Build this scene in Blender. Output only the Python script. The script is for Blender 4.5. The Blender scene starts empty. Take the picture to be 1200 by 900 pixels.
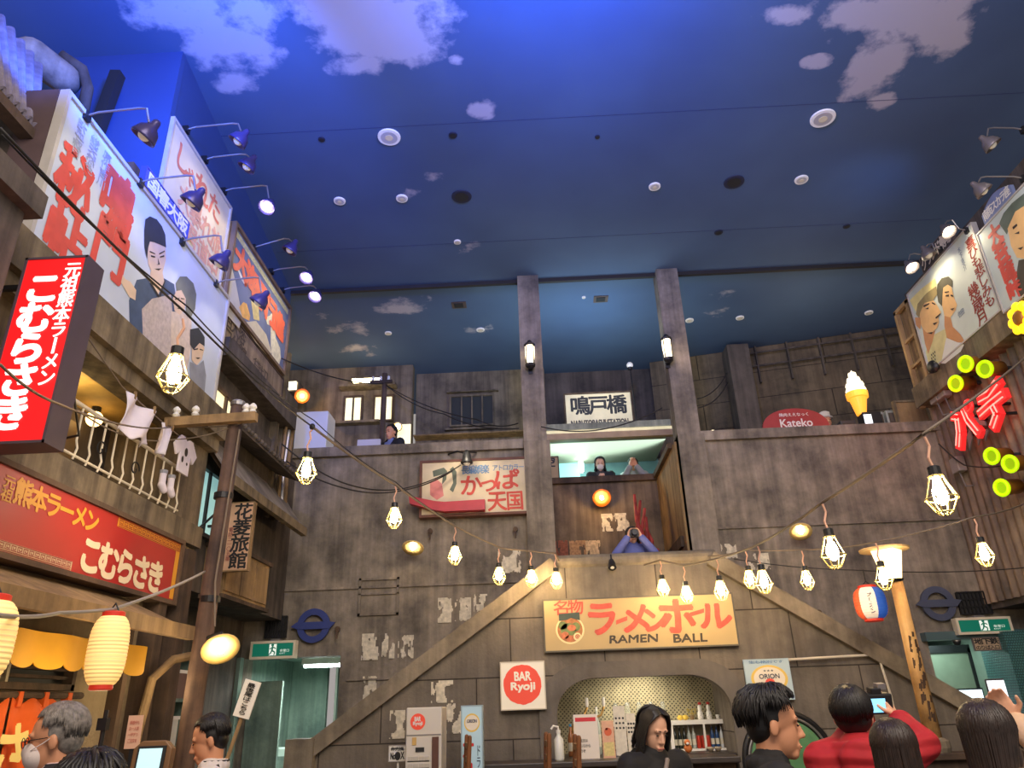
import bpy, bmesh, math, random
from mathutils import Vector, Matrix, noise

# ------------------------------------------------------------------ camera, world, big lights, exposure
sc = bpy.context.scene
COL = sc.collection
FPX = 860.0
PITCH, ROLL, YAW, CAMZ = math.radians(23.8), math.radians(2.0), math.radians(1.5), 1.6
_sp, _cp, _sy, _cy = math.sin(PITCH), math.cos(PITCH), math.sin(YAW), math.cos(YAW)
C_F = Vector((-_sy*_cp, _cy*_cp, _sp))
_r0 = Vector((_cy, _sy, 0)); _u0 = Vector((_sy*_sp, -_cy*_sp, _cp))
C_R = math.cos(ROLL)*_r0 - math.sin(ROLL)*_u0
C_U = math.sin(ROLL)*_r0 + math.cos(ROLL)*_u0
cam_d = bpy.data.cameras.new('camera'); cam_d.lens = FPX/1200*36; cam_d.sensor_width = 36
cam_d.clip_start = 0.05
cam = bpy.data.objects.new('camera', cam_d); COL.objects.link(cam)
M = Matrix((C_R, C_U, -C_F)).transposed().to_4x4(); M.translation = (0, 0, CAMZ)
cam.matrix_world = M
sc.camera = cam
sc.view_settings.view_transform = 'Standard'
sc.view_settings.look = 'None'
sc.view_settings.gamma = 1.0
sc.view_settings.use_curve_mapping = False
sc.view_settings.exposure = 0.85
sc.cycles.use_denoising = True
sc.cycles.max_bounces = 6
sc.cycles.sample_clamp_indirect = 3.0

W = bpy.data.worlds.new('world'); sc.world = W; W.use_nodes = True
W.node_tree.nodes['Background'].inputs[0].default_value = (0.49, 0.45, 0.43, 1)
W.node_tree.nodes['Background'].inputs[1].default_value = 0.42

def light(kind, loc, aim, power, color, size=0.3, angle=90, blend=0.6):
    d = bpy.data.lights.new(kind.lower()+'_light', kind)
    d.energy = power; d.color = color
    if kind == 'SPOT':
        d.spot_size = math.radians(angle); d.spot_blend = blend; d.shadow_soft_size = size
    elif kind == 'AREA':
        d.shape = 'DISK'; d.size = size
    else:
        d.shadow_soft_size = size
    o = bpy.data.objects.new('light', d); COL.objects.link(o); o.location = loc
    if aim is not None:
        o.rotation_euler = (Vector(aim)-Vector(loc)).to_track_quat('-Z', 'Y').to_euler()
    return o

BLUE = (0.015, 0.13, 1.0); VIOLET = (0.42, 0.28, 1.0); WARM = (1.0, 0.72, 0.42)
light('AREA', (1.2, -0.5, 6.9), (1.2, 9.0, 2.2), 300, (1.0, 0.86, 0.72), 5.0)      # added warm fill behind the viewer, stands in for unseen hall lighting
light('AREA', (1.2, 2.2, 4.6), (1.2, 6.5, 7.8), 58, (0.72, 0.82, 1.0), 3.0)         # added soft fill that lifts the painted sky, no fitting of the hall
light('SPOT', (0.4, 3.5, 6.5), (0.4, 4.6, 7.8), 640, BLUE, 0.3, 150, 1.0)           # blue floods that wash the painted sky
light('SPOT', (-2.4, 3.4, 6.2), (-3.9, 5.4, 7.3), 520, BLUE, 0.15, 110, 0.5)
light('SPOT', (3.9, 3.0, 6.3), (3.9, 4.6, 7.8), 40, (0.16, 0.18, 1.0), 0.3, 150, 1.0)
light('SPOT', (1.15, 6.6, 7.1), (1.05, 10.0, 6.5), 70, VIOLET, 0.3, 46, 1.0)        # violet wash on the columns
light('SPOT', (3.4, 5.2, 7.2), (4.2, 10.0, 4.6), 46, (0.66, 0.46, 1.0), 0.4, 62, 1.0)
light('SPOT', (1.05, 10.9, 6.5), (0.95, 11.0, 7.8), 22, (0.20, 0.55, 1.0), 0.2, 120, 1.0)
light('SPOT', (4.9, 7.6, 6.9), (4.3, 8.4, 7.8), 10, (0.20, 0.45, 1.0), 0.2, 130, 1.0)
light('AREA', (1.0, 11.4, 5.9), (1.0, 11.8, 7.8), 40, (0.75, 0.95, 1.0), 3.0)  # added neutral fill for the far ceiling, no lamp of the decks

# ------------------------------------------------------------------ pixel -> place helpers (1200 x 900 frame)
def ray(u, v):
    return C_F + (u-600)/FPX*C_R + (450-v)/FPX*C_U
CAMP = Vector((0, 0, CAMZ))
def _pl(u, v, k, val):
    d = ray(u, v); return CAMP + d*((val-CAMP[k])/d[k])
def AX(u, v, X): return _pl(u, v, 0, X)
def AY(u, v, Y): return _pl(u, v, 1, Y)
def AZ(u, v, Z): return _pl(u, v, 2, Z)
def AD(u, v, D):
    return CAMP + ray(u, v).normalized()*D

# ------------------------------------------------------------------ materials
MATS = {}
def lin(c):
    return tuple((x/12.92 if x <= 0.04045 else ((x+0.055)/1.055)**2.4) for x in c)
def rgb(r, g, b): return lin((r/255, g/255, b/255))
def mat(name, color, rough=0.6, metal=0.0, emit=0.0, ecol=None, var=0.0, scale=8.0, trans=0.0, bump=0.0, alpha=None, sheen=0):
    if name in MATS: return MATS[name]
    m = bpy.data.materials.new(name); m.use_nodes = True; MATS[name] = m
    nt = m.node_tree; b = nt.nodes['Principled BSDF']
    b.inputs['Base Color'].default_value = (*color, 1); b.inputs['Roughness'].default_value = rough
    b.inputs['Metallic'].default_value = metal
    if trans: b.inputs['Transmission Weight'].default_value = trans; b.inputs['IOR'].default_value = 1.3
    if sheen: b.inputs['Sheen Weight'].default_value = sheen
    if emit:
        b.inputs['Emission Color'].default_value = (*(ecol or color), 1); b.inputs['Emission Strength'].default_value = emit
    if var or bump:
        g = nt.nodes.new('ShaderNodeNewGeometry'); n = nt.nodes.new('ShaderNodeTexNoise')
        n.inputs['Scale'].default_value = scale; n.inputs['Detail'].default_value = 5
        nt.links.new(g.outputs['Position'], n.inputs['Vector'])
        if var:
            r = nt.nodes.new('ShaderNodeValToRGB')
            r.color_ramp.elements[0].position = 0.3; r.color_ramp.elements[1].position = 0.72
            r.color_ramp.elements[0].color = (*[max(0, x*(1-var)) for x in color], 1)
            r.color_ramp.elements[1].color = (*[min(1, x*(1+var*0.7)) for x in color], 1)
            nt.links.new(n.outputs['Fac'], r.inputs['Fac']); nt.links.new(r.outputs['Color'], b.inputs['Base Color'])
        if bump:
            bp = nt.nodes.new('ShaderNodeBump'); bp.inputs['Strength'].default_value = bump; bp.inputs['Distance'].default_value = 0.02
            nt.links.new(n.outputs['Fac'], bp.inputs['Height']); nt.links.new(bp.outputs['Normal'], b.inputs['Normal'])
    return m

def weathered(name, base, dark, light_, streak=0.6, brick=None, rough=0.85, bump=0.35, wood=False):
    """plaster / concrete / board cladding: blotches, vertical rain streaks and optional joints"""
    if name in MATS: return MATS[name]
    m = bpy.data.materials.new(name); m.use_nodes = True; MATS[name] = m
    nt = m.node_tree; N = nt.nodes.new; L = nt.links.new; b = nt.nodes['Principled BSDF']
    b.inputs['Roughness'].default_value = rough
    g = N('ShaderNodeNewGeometry')
    n1 = N('ShaderNodeTexNoise'); n1.inputs['Scale'].default_value = 1.7; n1.inputs['Detail'].default_value = 8; n1.inputs['Roughness'].default_value = 0.65
    L(g.outputs['Position'], n1.inputs['Vector'])
    mp = N('ShaderNodeMapping'); mp.inputs['Scale'].default_value = (8.5, 8.5, 0.42); L(g.outputs['Position'], mp.inputs['Vector'])
    n2 = N('ShaderNodeTexNoise'); n2.inputs['Scale'].default_value = 1.0; n2.inputs['Detail'].default_value = 6; n2.inputs['Roughness'].default_value = 0.6
    L(mp.outputs['Vector'], n2.inputs['Vector'])
    r1 = N('ShaderNodeValToRGB'); e = r1.color_ramp.elements
    e[0].position = 0.33; e[0].color = (*dark, 1); e[1].position = 0.72; e[1].color = (*light_, 1)
    e2 = r1.color_ramp.elements.new(0.5); e2.color = (*base, 1)
    L(n1.outputs['Fac'], r1.inputs['Fac'])
    r2 = N('ShaderNodeValToRGB'); e = r2.color_ramp.elements
    e[0].position = 0.36; e[0].color = (0.38, 0.36, 0.36, 1); e[1].position = 0.64; e[1].color = (1.12, 1.1, 1.08, 1)
    L(n2.outputs['Fac'], r2.inputs['Fac'])
    mx = N('ShaderNodeMix'); mx.data_type = 'RGBA'; mx.blend_type = 'MULTIPLY'; mx.inputs[0].default_value = streak
    L(r1.outputs['Color'], mx.inputs[6]); L(r2.outputs['Color'], mx.inputs[7])
    out = mx.outputs[2]; height = n1.outputs['Fac']
    if brick:
        bw, bh, mort, off = brick
        sx = N('ShaderNodeSeparateXYZ'); L(g.outputs['Position'], sx.inputs[0])
        ad = N('ShaderNodeMath'); ad.operation = 'ADD'; L(sx.outputs[0], ad.inputs[0]); L(sx.outputs[1], ad.inputs[1])
        cb = N('ShaderNodeCombineXYZ'); L(ad.outputs[0], cb.inputs[0]); L(sx.outputs[2], cb.inputs[1])
        bt = N('ShaderNodeTexBrick'); bt.inputs['Scale'].default_value = 1; bt.inputs['Brick Width'].default_value = bw
        bt.inputs['Row Height'].default_value = bh; bt.inputs['Mortar Size'].default_value = mort; bt.inputs['Mortar Smooth'].default_value = 0.3
        bt.offset = off; bt.squash = 1.0
        bt.inputs['Color1'].default_value = (1, 1, 1, 1); bt.inputs['Color2'].default_value = (0.86, 0.87, 0.9, 1); bt.inputs['Mortar'].default_value = (0.22, 0.2, 0.2, 1)
        L(cb.outputs[0], bt.inputs['Vector'])
        m2 = N('ShaderNodeMix'); m2.data_type = 'RGBA'; m2.blend_type = 'MULTIPLY'; m2.inputs[0].default_value = 1
        L(out, m2.inputs[6]); L(bt.outputs['Color'], m2.inputs[7]); out = m2.outputs[2]
        mh = N('ShaderNodeMath'); mh.operation = 'SUBTRACT'; L(n1.outputs['Fac'], mh.inputs[0]); L(bt.outputs['Fac'], mh.inputs[1]); height = mh.outputs[0]
    L(out, b.inputs['Base Color'])
    n3 = N('ShaderNodeTexNoise'); n3.inputs['Scale'].default_value = 26; n3.inputs['Detail'].default_value = 4
    L(g.outputs['Position'], n3.inputs['Vector'])
    ah = N('ShaderNodeMath'); ah.operation = 'MULTIPLY_ADD'; L(n3.outputs['Fac'], ah.inputs[0]); ah.inputs[1].default_value = 0.3; L(height, ah.inputs[2])
    bp = N('ShaderNodeBump'); bp.inputs['Strength'].default_value = bump; bp.inputs['Distance'].default_value = 0.03
    L(ah.outputs[0], bp.inputs['Height']); L(bp.outputs['Normal'], b.inputs['Normal'])
    return m

def sky_paint():
    """painted sky: navy paint with hand-painted clouds laid out on the ceiling in metres"""
    m = bpy.data.materials.new('sky_mural_paint'); m.use_nodes = True
    nt = m.node_tree; N = nt.nodes.new; L = nt.links.new; b = nt.nodes['Principled BSDF']; b.inputs['Roughness'].default_value = 0.8
    g = N('ShaderNodeNewGeometry')
    sx = N('ShaderNodeSeparateXYZ'); L(g.outputs['Position'], sx.inputs[0])
    cb = N('ShaderNodeCombineXYZ'); L(sx.outputs[0], cb.inputs[0]); L(sx.outputs[1], cb.inputs[1])
    nz = N('ShaderNodeTexNoise'); nz.inputs['Scale'].default_value = 2.1; nz.inputs['Detail'].default_value = 7; nz.inputs['Roughness'].default_value = 0.62
    L(cb.outputs[0], nz.inputs['Vector'])
    # blobs: pixel centre on the photograph's ceiling, radii in metres, strength
    blobs = [((440, 25), .75, .45, 1.0), ((395, 5), .7, .5, .9), ((480, 60), .35, .22, .85), ((420, 78), .33, .16, .8), ((270, 55), .5, .36, .85), ((225, 10), .6, .4, .85), ((325, 15), .4, .3, .6), ((275, 95), .25, .18, .75),
             ((1060, 15), .7, .4, 1.0), ((1000, 12), .45, .22, .85), ((925, 18), .4, .12, .75), ((1040, 70), .35, .3, .9), ((1015, 95), .3, .3, .85), ((1100, 45), .35, .3, .8), ((1030, 120), .18, .16, .7), ((958, 72), .17, .1, .72),
             ((566, 128), .18, .16, .62), ((536, 70), .1, .07, .6), ((505, 210), .3, .2, .34), ((480, 225), .2, .15, .36), ((545, 290), .3, .3, .3), ((470, 360), .5, .3, .48), ((415, 385), .6, .35, .5), ((430, 410), .6, .3, .48), ((480, 350), .5, .2, .44),
             ((840, 370), .6, .4, .34), ((845, 345), .4, .3, .3), ((370, 370), .4, .3, .3), ((565, 385), .4, .3, .32)]
    prev = None
    for (px, rx, ry, st) in blobs:
        c = AZ(px[0], px[1], 7.8)
        mp = N('ShaderNodeMapping'); mp.vector_type = 'POINT'
        mp.inputs['Location'].default_value = (-c.x/rx, -c.y/ry, 0); mp.inputs['Scale'].default_value = (1/rx, 1/ry, 1)
        L(cb.outputs[0], mp.inputs['Vector'])
        ln = N('ShaderNodeVectorMath'); ln.operation = 'LENGTH'; L(mp.outputs['Vector'], ln.inputs[0])
        mr = N('ShaderNodeMapRange'); mr.inputs['From Min'].default_value = 1.5; mr.inputs['From Max'].default_value = 0.2
        mr.inputs['To Min'].default_value = 0; mr.inputs['To Max'].default_value = st; L(ln.outputs['Value'], mr.inputs['Value'])
        if prev is None: prev = mr.outputs[0]
        else:
            mm = N('ShaderNodeMath'); mm.operation = 'MAXIMUM'; L(prev, mm.inputs[0]); L(mr.outputs[0], mm.inputs[1]); prev = mm.outputs[0]
    nm = N('ShaderNodeMath'); nm.operation = 'MULTIPLY_ADD'; L(nz.outputs['Fac'], nm.inputs[0]); nm.inputs[1].default_value = 2.1; nm.inputs[2].default_value = -1.05
    ad = N('ShaderNodeMath'); ad.operation = 'ADD'; L(prev, ad.inputs[0]); L(nm.outputs[0], ad.inputs[1])
    gate = N('ShaderNodeMath'); gate.operation = 'MULTIPLY'; gate.use_clamp = True; L(ad.outputs[0], gate.inputs[0])
    g2 = N('ShaderNodeMapRange'); g2.inputs['From Min'].default_value = 0.0; g2.inputs['From Max'].default_value = 0.25; L(prev, g2.inputs['Value']); L(g2.outputs[0], gate.inputs[1])
    rp = N('ShaderNodeValToRGB'); rp.color_ramp.elements[0].position = 0.3; rp.color_ramp.elements[0].color = (0, 0, 0, 1)
    rp.color_ramp.elements[1].position = 0.62; rp.color_ramp.elements[1].color = (1, 1, 1, 1); L(gate.outputs[0], rp.inputs['Fac'])
    n2 = N('ShaderNodeTexNoise'); n2.inputs['Scale'].default_value = 0.45; n2.inputs['Detail'].default_value = 3; L(cb.outputs[0], n2.inputs['Vector'])
    skyc = N('ShaderNodeValToRGB'); e = skyc.color_ramp.elements
    e[0].position = 0.3; e[0].color = (0.052, 0.086, 0.165, 1); e[1].position = 0.7; e[1].color = (0.076, 0.128, 0.225, 1); L(n2.outputs['Fac'], skyc.inputs['Fac'])
    mx = N('ShaderNodeMix'); mx.data_type = 'RGBA'; L(rp.outputs['Color'], mx.inputs[0]); L(skyc.outputs['Color'], mx.inputs[6]); mx.inputs[7].default_value = (0.44, 0.40, 0.43, 1)
    L(mx.outputs[2], b.inputs['Base Color'])
    return m

M_CONC = weathered('weathered_wall_plaster', rgb(128, 118, 106), rgb(84, 78, 72), rgb(168, 155, 138), 0.56)
M_STONE = weathered('stone_block_wall', rgb(118, 108, 96), rgb(98, 90, 80), rgb(134, 122, 108), 0.4, (1.08, 0.64, 0.008, 0.37), bump=0.5)
M_MOULD = weathered('arch_moulding_stone', rgb(104, 97, 90), rgb(88, 82, 76), rgb(116, 108, 99), 0.2)
M_COPE = weathered('coping_stone', rgb(132, 120, 102), rgb(100, 90, 76), rgb(156, 142, 120), 0.4)
M_FAC = weathered('old_facade_plaster', rgb(122, 108, 86), rgb(84, 74, 60), rgb(146, 130, 104), 0.8)
M_FACD = weathered('dark_facade_plaster', rgb(86, 77, 70), rgb(60, 54, 50), rgb(104, 93, 84), 0.7)
M_BLOCK = weathered('upper_block_wall', rgb(104, 90, 70), rgb(70, 60, 48), rgb(126, 108, 84), 0.6, (1.7, 0.52, 0.008, 0.37))
M_WOODD = weathered('dark_old_wood', rgb(84, 66, 52), rgb(56, 44, 36), rgb(106, 84, 66), 0.7)
M_WOODT = weathered('tan_old_board', rgb(150, 122, 84), rgb(116, 94, 66), rgb(172, 142, 100), 0.6)
M_STUC = weathered('tan_stucco', rgb(140, 122, 96), rgb(120, 104, 82), rgb(152, 134, 106), 0.15, bump=0.9)
M_TEAL = weathered('teal_painted_panel', rgb(112, 134, 122), rgb(82, 104, 96), rgb(134, 154, 140), 0.5)
M_TEALT = weathered('teal_mosaic_tile', rgb(70, 118, 116), rgb(56, 100, 100), rgb(86, 132, 128), 0.1, (0.03, 0.03, 0.004, 0.5), rough=0.35)
M_FLOOR = weathered('floor_asphalt', rgb(80, 74, 68), rgb(64, 60, 56), rgb(92, 86, 78), 0.0)
M_SKY = sky_paint()
M_SKYP = mat('navy_bulkhead_paint', (0.022, 0.055, 0.19), .8, var=.15, scale=.8)
M_DARK = mat('near_black', (0.012, 0.012, 0.013), 0.6)
M_BLKM = mat('black_metal', (0.02, 0.02, 0.022), 0.45, 0.4)
M_CABLE = mat('cable_sheath', rgb(112, 98, 84), 0.7)
M_CABLED = mat('dark_cable_sheath', rgb(34, 30, 30), 0.7)
M_CORD = mat('pink_bulb_cord', rgb(206, 158, 132), 0.7)
M_WHITE = mat('white_paint', rgb(226, 222, 214), 0.6)
M_CREAMP = mat('cream_frame_paint', rgb(214, 202, 178), 0.6, var=0.1)
M_METAL = mat('brushed_metal', rgb(150, 146, 146), 0.4, 0.7)
M_GLASS = mat('clear_glass', (0.9, 0.95, 0.95), 0.05, trans=0.9)
M_BULB = mat('glowing_bulb', (1, 0.8, 0.5), 0.5, emit=88, ecol=(1.0, 0.70, 0.34))
M_CAGE = mat('cream_cage_wire', rgb(196, 178, 112), 0.4)
M_GLOWW = mat('warm_lamp_glass', (1, .85, .6), 0.5, emit=6, ecol=(1, 0.78, 0.45))
M_GLOWS = mat('flood_lamp_glass', (1, .9, .7), 0.5, emit=22, ecol=(1, 0.86, 0.62))
M_WINL = mat('lit_window_glass', (1, .9, .6), 0.4, emit=0.5, ecol=(1, 0.87, 0.50), var=0.1)
M_WINT = mat('teal_lit_glass', (.4, .7, .7), 0.25, emit=0.26, ecol=(0.42, 0.78, 0.78))
M_TUBE = mat('fluorescent_tube', (.9, 1, 1), 0.4, emit=14, ecol=(0.80, 1.0, 0.96))
M_SCREEN = mat('screen_glow', (.5, .75, .8), 0.3, emit=0.42, ecol=(0.48, 0.80, 0.86))

# ------------------------------------------------------------------ mesh building
WO = {}
class MB:
    def __init__(s): s.v = []; s.f = []; s.m = []; s.k = 0
    def add(s, vs, fs):
        o = len(s.v); s.v += [Vector(p) for p in vs]
        for f in fs: s.f.append([i+o for i in f]); s.m.append(s.k)
        return s
    def box(s, x0, x1, y0, y1, z0, z1):
        return s.add([(x, y, z) for z in (z0, z1) for y in (y0, y1) for x in (x0, x1)],
                     [(0, 2, 3, 1), (4, 5, 7, 6), (0, 1, 5, 4), (2, 6, 7, 3), (0, 4, 6, 2), (1, 3, 7, 5)])
    def obox(s, c, ax, ay, az):
        c = Vector(c); ax, ay, az = Vector(ax), Vector(ay), Vector(az)
        return s.add([c+i*ax+j*ay+k*az for k in (-1, 1) for j in (-1, 1) for i in (-1, 1)],
                     [(0, 2, 3, 1), (4, 5, 7, 6), (0, 1, 5, 4), (2, 6, 7, 3), (0, 4, 6, 2), (1, 3, 7, 5)])
    def bar(s, a, b, w, h=None, up=(0, 0, 1)):
        a, b = Vector(a), Vector(b); h = h or w; d = (b-a); n = d.normalized(); up = Vector(up)
        sd = n.cross(up)
        if sd.length < 1e-4: sd = n.cross(Vector((1, 0, 0)))
        sd.normalize(); u2 = sd.cross(n)
        return s.obox((a+b)/2, d/2, sd*w/2, u2*h/2)
    def tube(s, pts, r, n=8, closed=False):
        pts = [Vector(p) for p in pts]; rs = r if isinstance(r, (list, tuple)) else [r]*len(pts)
        N = len(pts); vs = []; prev = None
        for i, p in enumerate(pts):
            if closed: t = pts[(i+1) % N]-pts[i-1]
            else: t = pts[min(i+1, N-1)]-pts[max(i-1, 0)]
            t.normalize()
            if prev is None:
                a = t.cross(Vector((0, 0, 1)));
                if a.length < 1e-3: a = t.cross(Vector((0, 1, 0)))
            else: a = prev-t*prev.dot(t)
            a.normalize(); prev = a; b = t.cross(a)
            for k in range(n):
                w = 2*math.pi*k/n; vs.append(p+rs[i]*(math.cos(w)*a+math.sin(w)*b))
        fs = []
        for i in range(N if closed else N-1):
            j = (i+1) % N
            for k in range(n):
                q = (k+1) % n; fs.append((i*n+k, i*n+q, j*n+q, j*n+k))
        if not closed:
            fs.append(tuple(range(n-1, -1, -1))); fs.append(tuple((N-1)*n+k for k in range(n)))
        return s.add(vs, fs)
    def lathe(s, prof, c=(0, 0, 0), n=20, ax=None):
        """prof: (radius, height) pairs along ax"""
        c = Vector(c); z = Vector(ax).normalized() if ax is not None else Vector((0, 0, 1))
        a = z.cross(Vector((0, 1, 0)))
        if a.length < 1e-3: a = z.cross(Vector((1, 0, 0)))
        a.normalize(); b = z.cross(a); vs = []; fs = []
        for (r, h) in prof:
            r = max(r, 1e-5)
            for k in range(n):
                w = 2*math.pi*k/n; vs.append(c+h*z+r*(math.cos(w)*a+math.sin(w)*b))
        for i in range(len(prof)-1):
            for k in range(n):
                q = (k+1) % n; fs.append((i*n+k, i*n+q, (i+1)*n+q, (i+1)*n+k))
        fs.append(tuple(range(n-1, -1, -1))); fs.append(tuple((len(prof)-1)*n+k for k in range(n)))
        return s.add(vs, fs)
    def ell(s, c, r, nu=18, nv=12, rot=None):
        c = Vector(c); r = (r, r, r) if not isinstance(r, (list, tuple)) else r; vs = []; fs = []
        for j in range(1, nv):
            t = math.pi*j/nv
            for k in range(nu):
                w = 2*math.pi*k/nu
                p = Vector((r[0]*math.sin(t)*math.cos(w), r[1]*math.sin(t)*math.sin(w), r[2]*math.cos(t)))
                vs.append(c+(rot @ p if rot else p))
        tp = Vector((0, 0, r[2])); bt = -tp
        vs.append(c+(rot @ tp if rot else tp)); vs.append(c+(rot @ bt if rot else bt))
        T, B = len(vs)-2, len(vs)-1
        for j in range(nv-2):
            for k in range(nu):
                q = (k+1) % nu; fs.append((j*nu+k, (j+1)*nu+k, (j+1)*nu+q, j*nu+q))
        for k in range(nu):
            q = (k+1) % nu; fs.append((T, k, q)); fs.append((B, (nv-2)*nu+q, (nv-2)*nu+k))
        return s.add(vs, fs)
    def cap(s, a, b, ra, rb, n=12):
        a, b = Vector(a), Vector(b); d = (b-a)
        if d.length < 1e-5: return s.ell(a, ra, n, 8)
        d.normalize(); pts = []; rs = []
        for i in range(5):
            t = math.pi/2*(1-i/4); pts.append(a-d*ra*math.sin(t)); rs.append(max(ra*math.cos(t), 1e-4))
        for i in range(5):
            t = math.pi/2*i/4; pts.append(b+d*rb*math.sin(t)); rs.append(max(rb*math.cos(t), 1e-4))
        return s.tube(pts, rs, n)
    def prism(s, poly, dv):
        poly = [Vector(p) for p in poly]; dv = Vector(dv); n = len(poly)
        fs = [tuple(range(n)), tuple(range(2*n-1, n-1, -1))]
        for i in range(n):
            j = (i+1) % n; fs.append((i, i+n, j+n, j))
        return s.add(poly+[p+dv for p in poly], fs)
    def poly(s, pts): return s.add(pts, [tuple(range(len(pts)))])
    def grid(s, fn, nu, nv):
        vs = [fn(i/nu, j/nv) for j in range(nv+1) for i in range(nu+1)]; w = nu+1
        return s.add(vs, [(j*w+i, j*w+i+1, (j+1)*w+i+1, (j+1)*w+i) for j in range(nv) for i in range(nu)])
    def build(s, name, mats, parent=None, loc=None, smooth=False, bevel=0, label=None, solid=0, remesh=0, recalc=True):
        if parent is not None: org = WO[parent.name]
        elif loc is not None: org = Vector(loc)
        else:
            xs = [p.x for p in s.v]; ys = [p.y for p in s.v]
            org = Vector(((min(xs)+max(xs))/2, (min(ys)+max(ys))/2, min(p.z for p in s.v)))
        me = bpy.data.meshes.new(name)
        me.from_pydata([p-org for p in s.v], [], s.f)
        mats = mats if isinstance(mats, (list, tuple)) else [mats]
        for q in mats: me.materials.append(q)
        me.polygons.foreach_set('material_index', s.m)
        if recalc:
            bm = bmesh.new(); bm.from_mesh(me); bmesh.ops.recalc_face_normals(bm, faces=bm.faces); bm.to_mesh(me); bm.free()
        if smooth: me.polygons.foreach_set('use_smooth', [True]*len(me.polygons))
        me.update()
        o = bpy.data.objects.new(name, me); COL.objects.link(o)
        if parent is not None: o.parent = parent
        else: o.location = org
        WO[o.name] = org
        if remesh:
            md = o.modifiers.new('r', 'REMESH'); md.mode = 'VOXEL'; md.voxel_size = remesh; md.use_smooth_shade = True
            ms = o.modifiers.new('s', 'SMOOTH'); ms.factor = 0.5; ms.iterations = 3
            dg = bpy.context.evaluated_depsgraph_get(); m2 = bpy.data.meshes.new_from_object(o.evaluated_get(dg))
            o.modifiers.clear(); o.data = m2; m2.polygons.foreach_set('use_smooth', [True]*len(m2.polygons))
            if not m2.materials:
                for q in mats: m2.materials.append(q)
        if bevel:
            md = o.modifiers.new('b', 'BEVEL'); md.width = bevel; md.segments = 2; md.limit_method = 'ANGLE'
        if solid:
            md = o.modifiers.new('sol', 'SOLIDIFY'); md.thickness = solid; md.offset = 0
        if label: o['label'] = label
        return o

def thing(name, label, cat, loc=(0, 0, 0), group=None):
    o = bpy.data.objects.new(name, None); COL.objects.link(o); o.location = loc; o.empty_display_size = 0.1
    o['label'] = label; o['category'] = cat
    if group: o['group'] = group
    WO[o.name] = Vector(loc); return o
def tag(o, label, cat, group=None):
    o['label'] = label; o['category'] = cat
    if group: o['group'] = group
    return o
def struct(o): o['kind'] = 'structure'; return o
def dup(root, loc, rotz=None, label=None):
    r = root.copy(); COL.objects.link(r); r.location = loc
    if rotz is not None: r.rotation_euler = (0, 0, rotz)
    if label: r['label'] = label
    for ch in list(root.children):
        c = ch.copy(); COL.objects.link(c); c.parent = r
        for g in ch.children:
            d = g.copy(); COL.objects.link(d); d.parent = c
    return r

class Frame:
    """a flat board's own axes: ex along the writing, ey up, ez out of the face"""
    def __init__(s, O, ex, ey, ez): s.O, s.ex, s.ey, s.ez = Vector(O), Vector(ex).normalized(), Vector(ey).normalized(), Vector(ez).normalized()
    def p(s, a, b, off=0.0): return s.O+s.ex*a+s.ey*b+s.ez*off
    def px(s, u, v):
        d = ray(u, v); t = (s.O-CAMP).dot(s.ez)/d.dot(s.ez); q = CAMP+d*t-s.O
        return (q.dot(s.ex), q.dot(s.ey))
def fr_left(X, y0, z0): return Frame((X, y0, z0), (0, 1, 0), (0, 0, 1), (1, 0, 0))
def fr_right(X, y1, z0): return Frame((X, y1, z0), (0, -1, 0), (0, 0, 1), (-1, 0, 0))
def fr_back(Y, x0, z0): return Frame((x0, Y, z0), (1, 0, 0), (0, 0, 1), (0, -1, 0))

def fbox(mb, fr, a0, a1, b0, b1, o0, o1):
    return mb.obox(fr.p((a0+a1)/2, (b0+b1)/2, (o0+o1)/2), fr.ex*(a1-a0)/2, fr.ey*(b1-b0)/2, fr.ez*(o1-o0)/2)

def shape(fr, pts, mt, parent, name, layer=1, px=False):
    """a flat painted shape on a board"""
    mb = MB(); off = 0.0012*layer
    if px: pts = [fr.px(*q) for q in pts]
    mb.poly([fr.p(a, b, off) for a, b in pts])
    return mb.build(name, mt, parent, recalc=False)
def shapes(fr, lst, mt, parent, name, layer=1, px=False):
    mb = MB(); off = 0.0012*layer
    for pts in lst:
        if px: pts = [fr.px(*q) for q in pts]
        mb.poly([fr.p(a, b, off) for a, b in pts])
    return mb.build(name, mt, parent, recalc=False)
def circ(cx, cy, rx, ry=None, n=28, a0=0, a1=2*math.pi):
    ry = ry or rx
    return [(cx+rx*math.cos(a0+(a1-a0)*i/n), cy+ry*math.sin(a0+(a1-a0)*i/n)) for i in range(n+(0 if a1-a0 > 6.28 else 1))]

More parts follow.
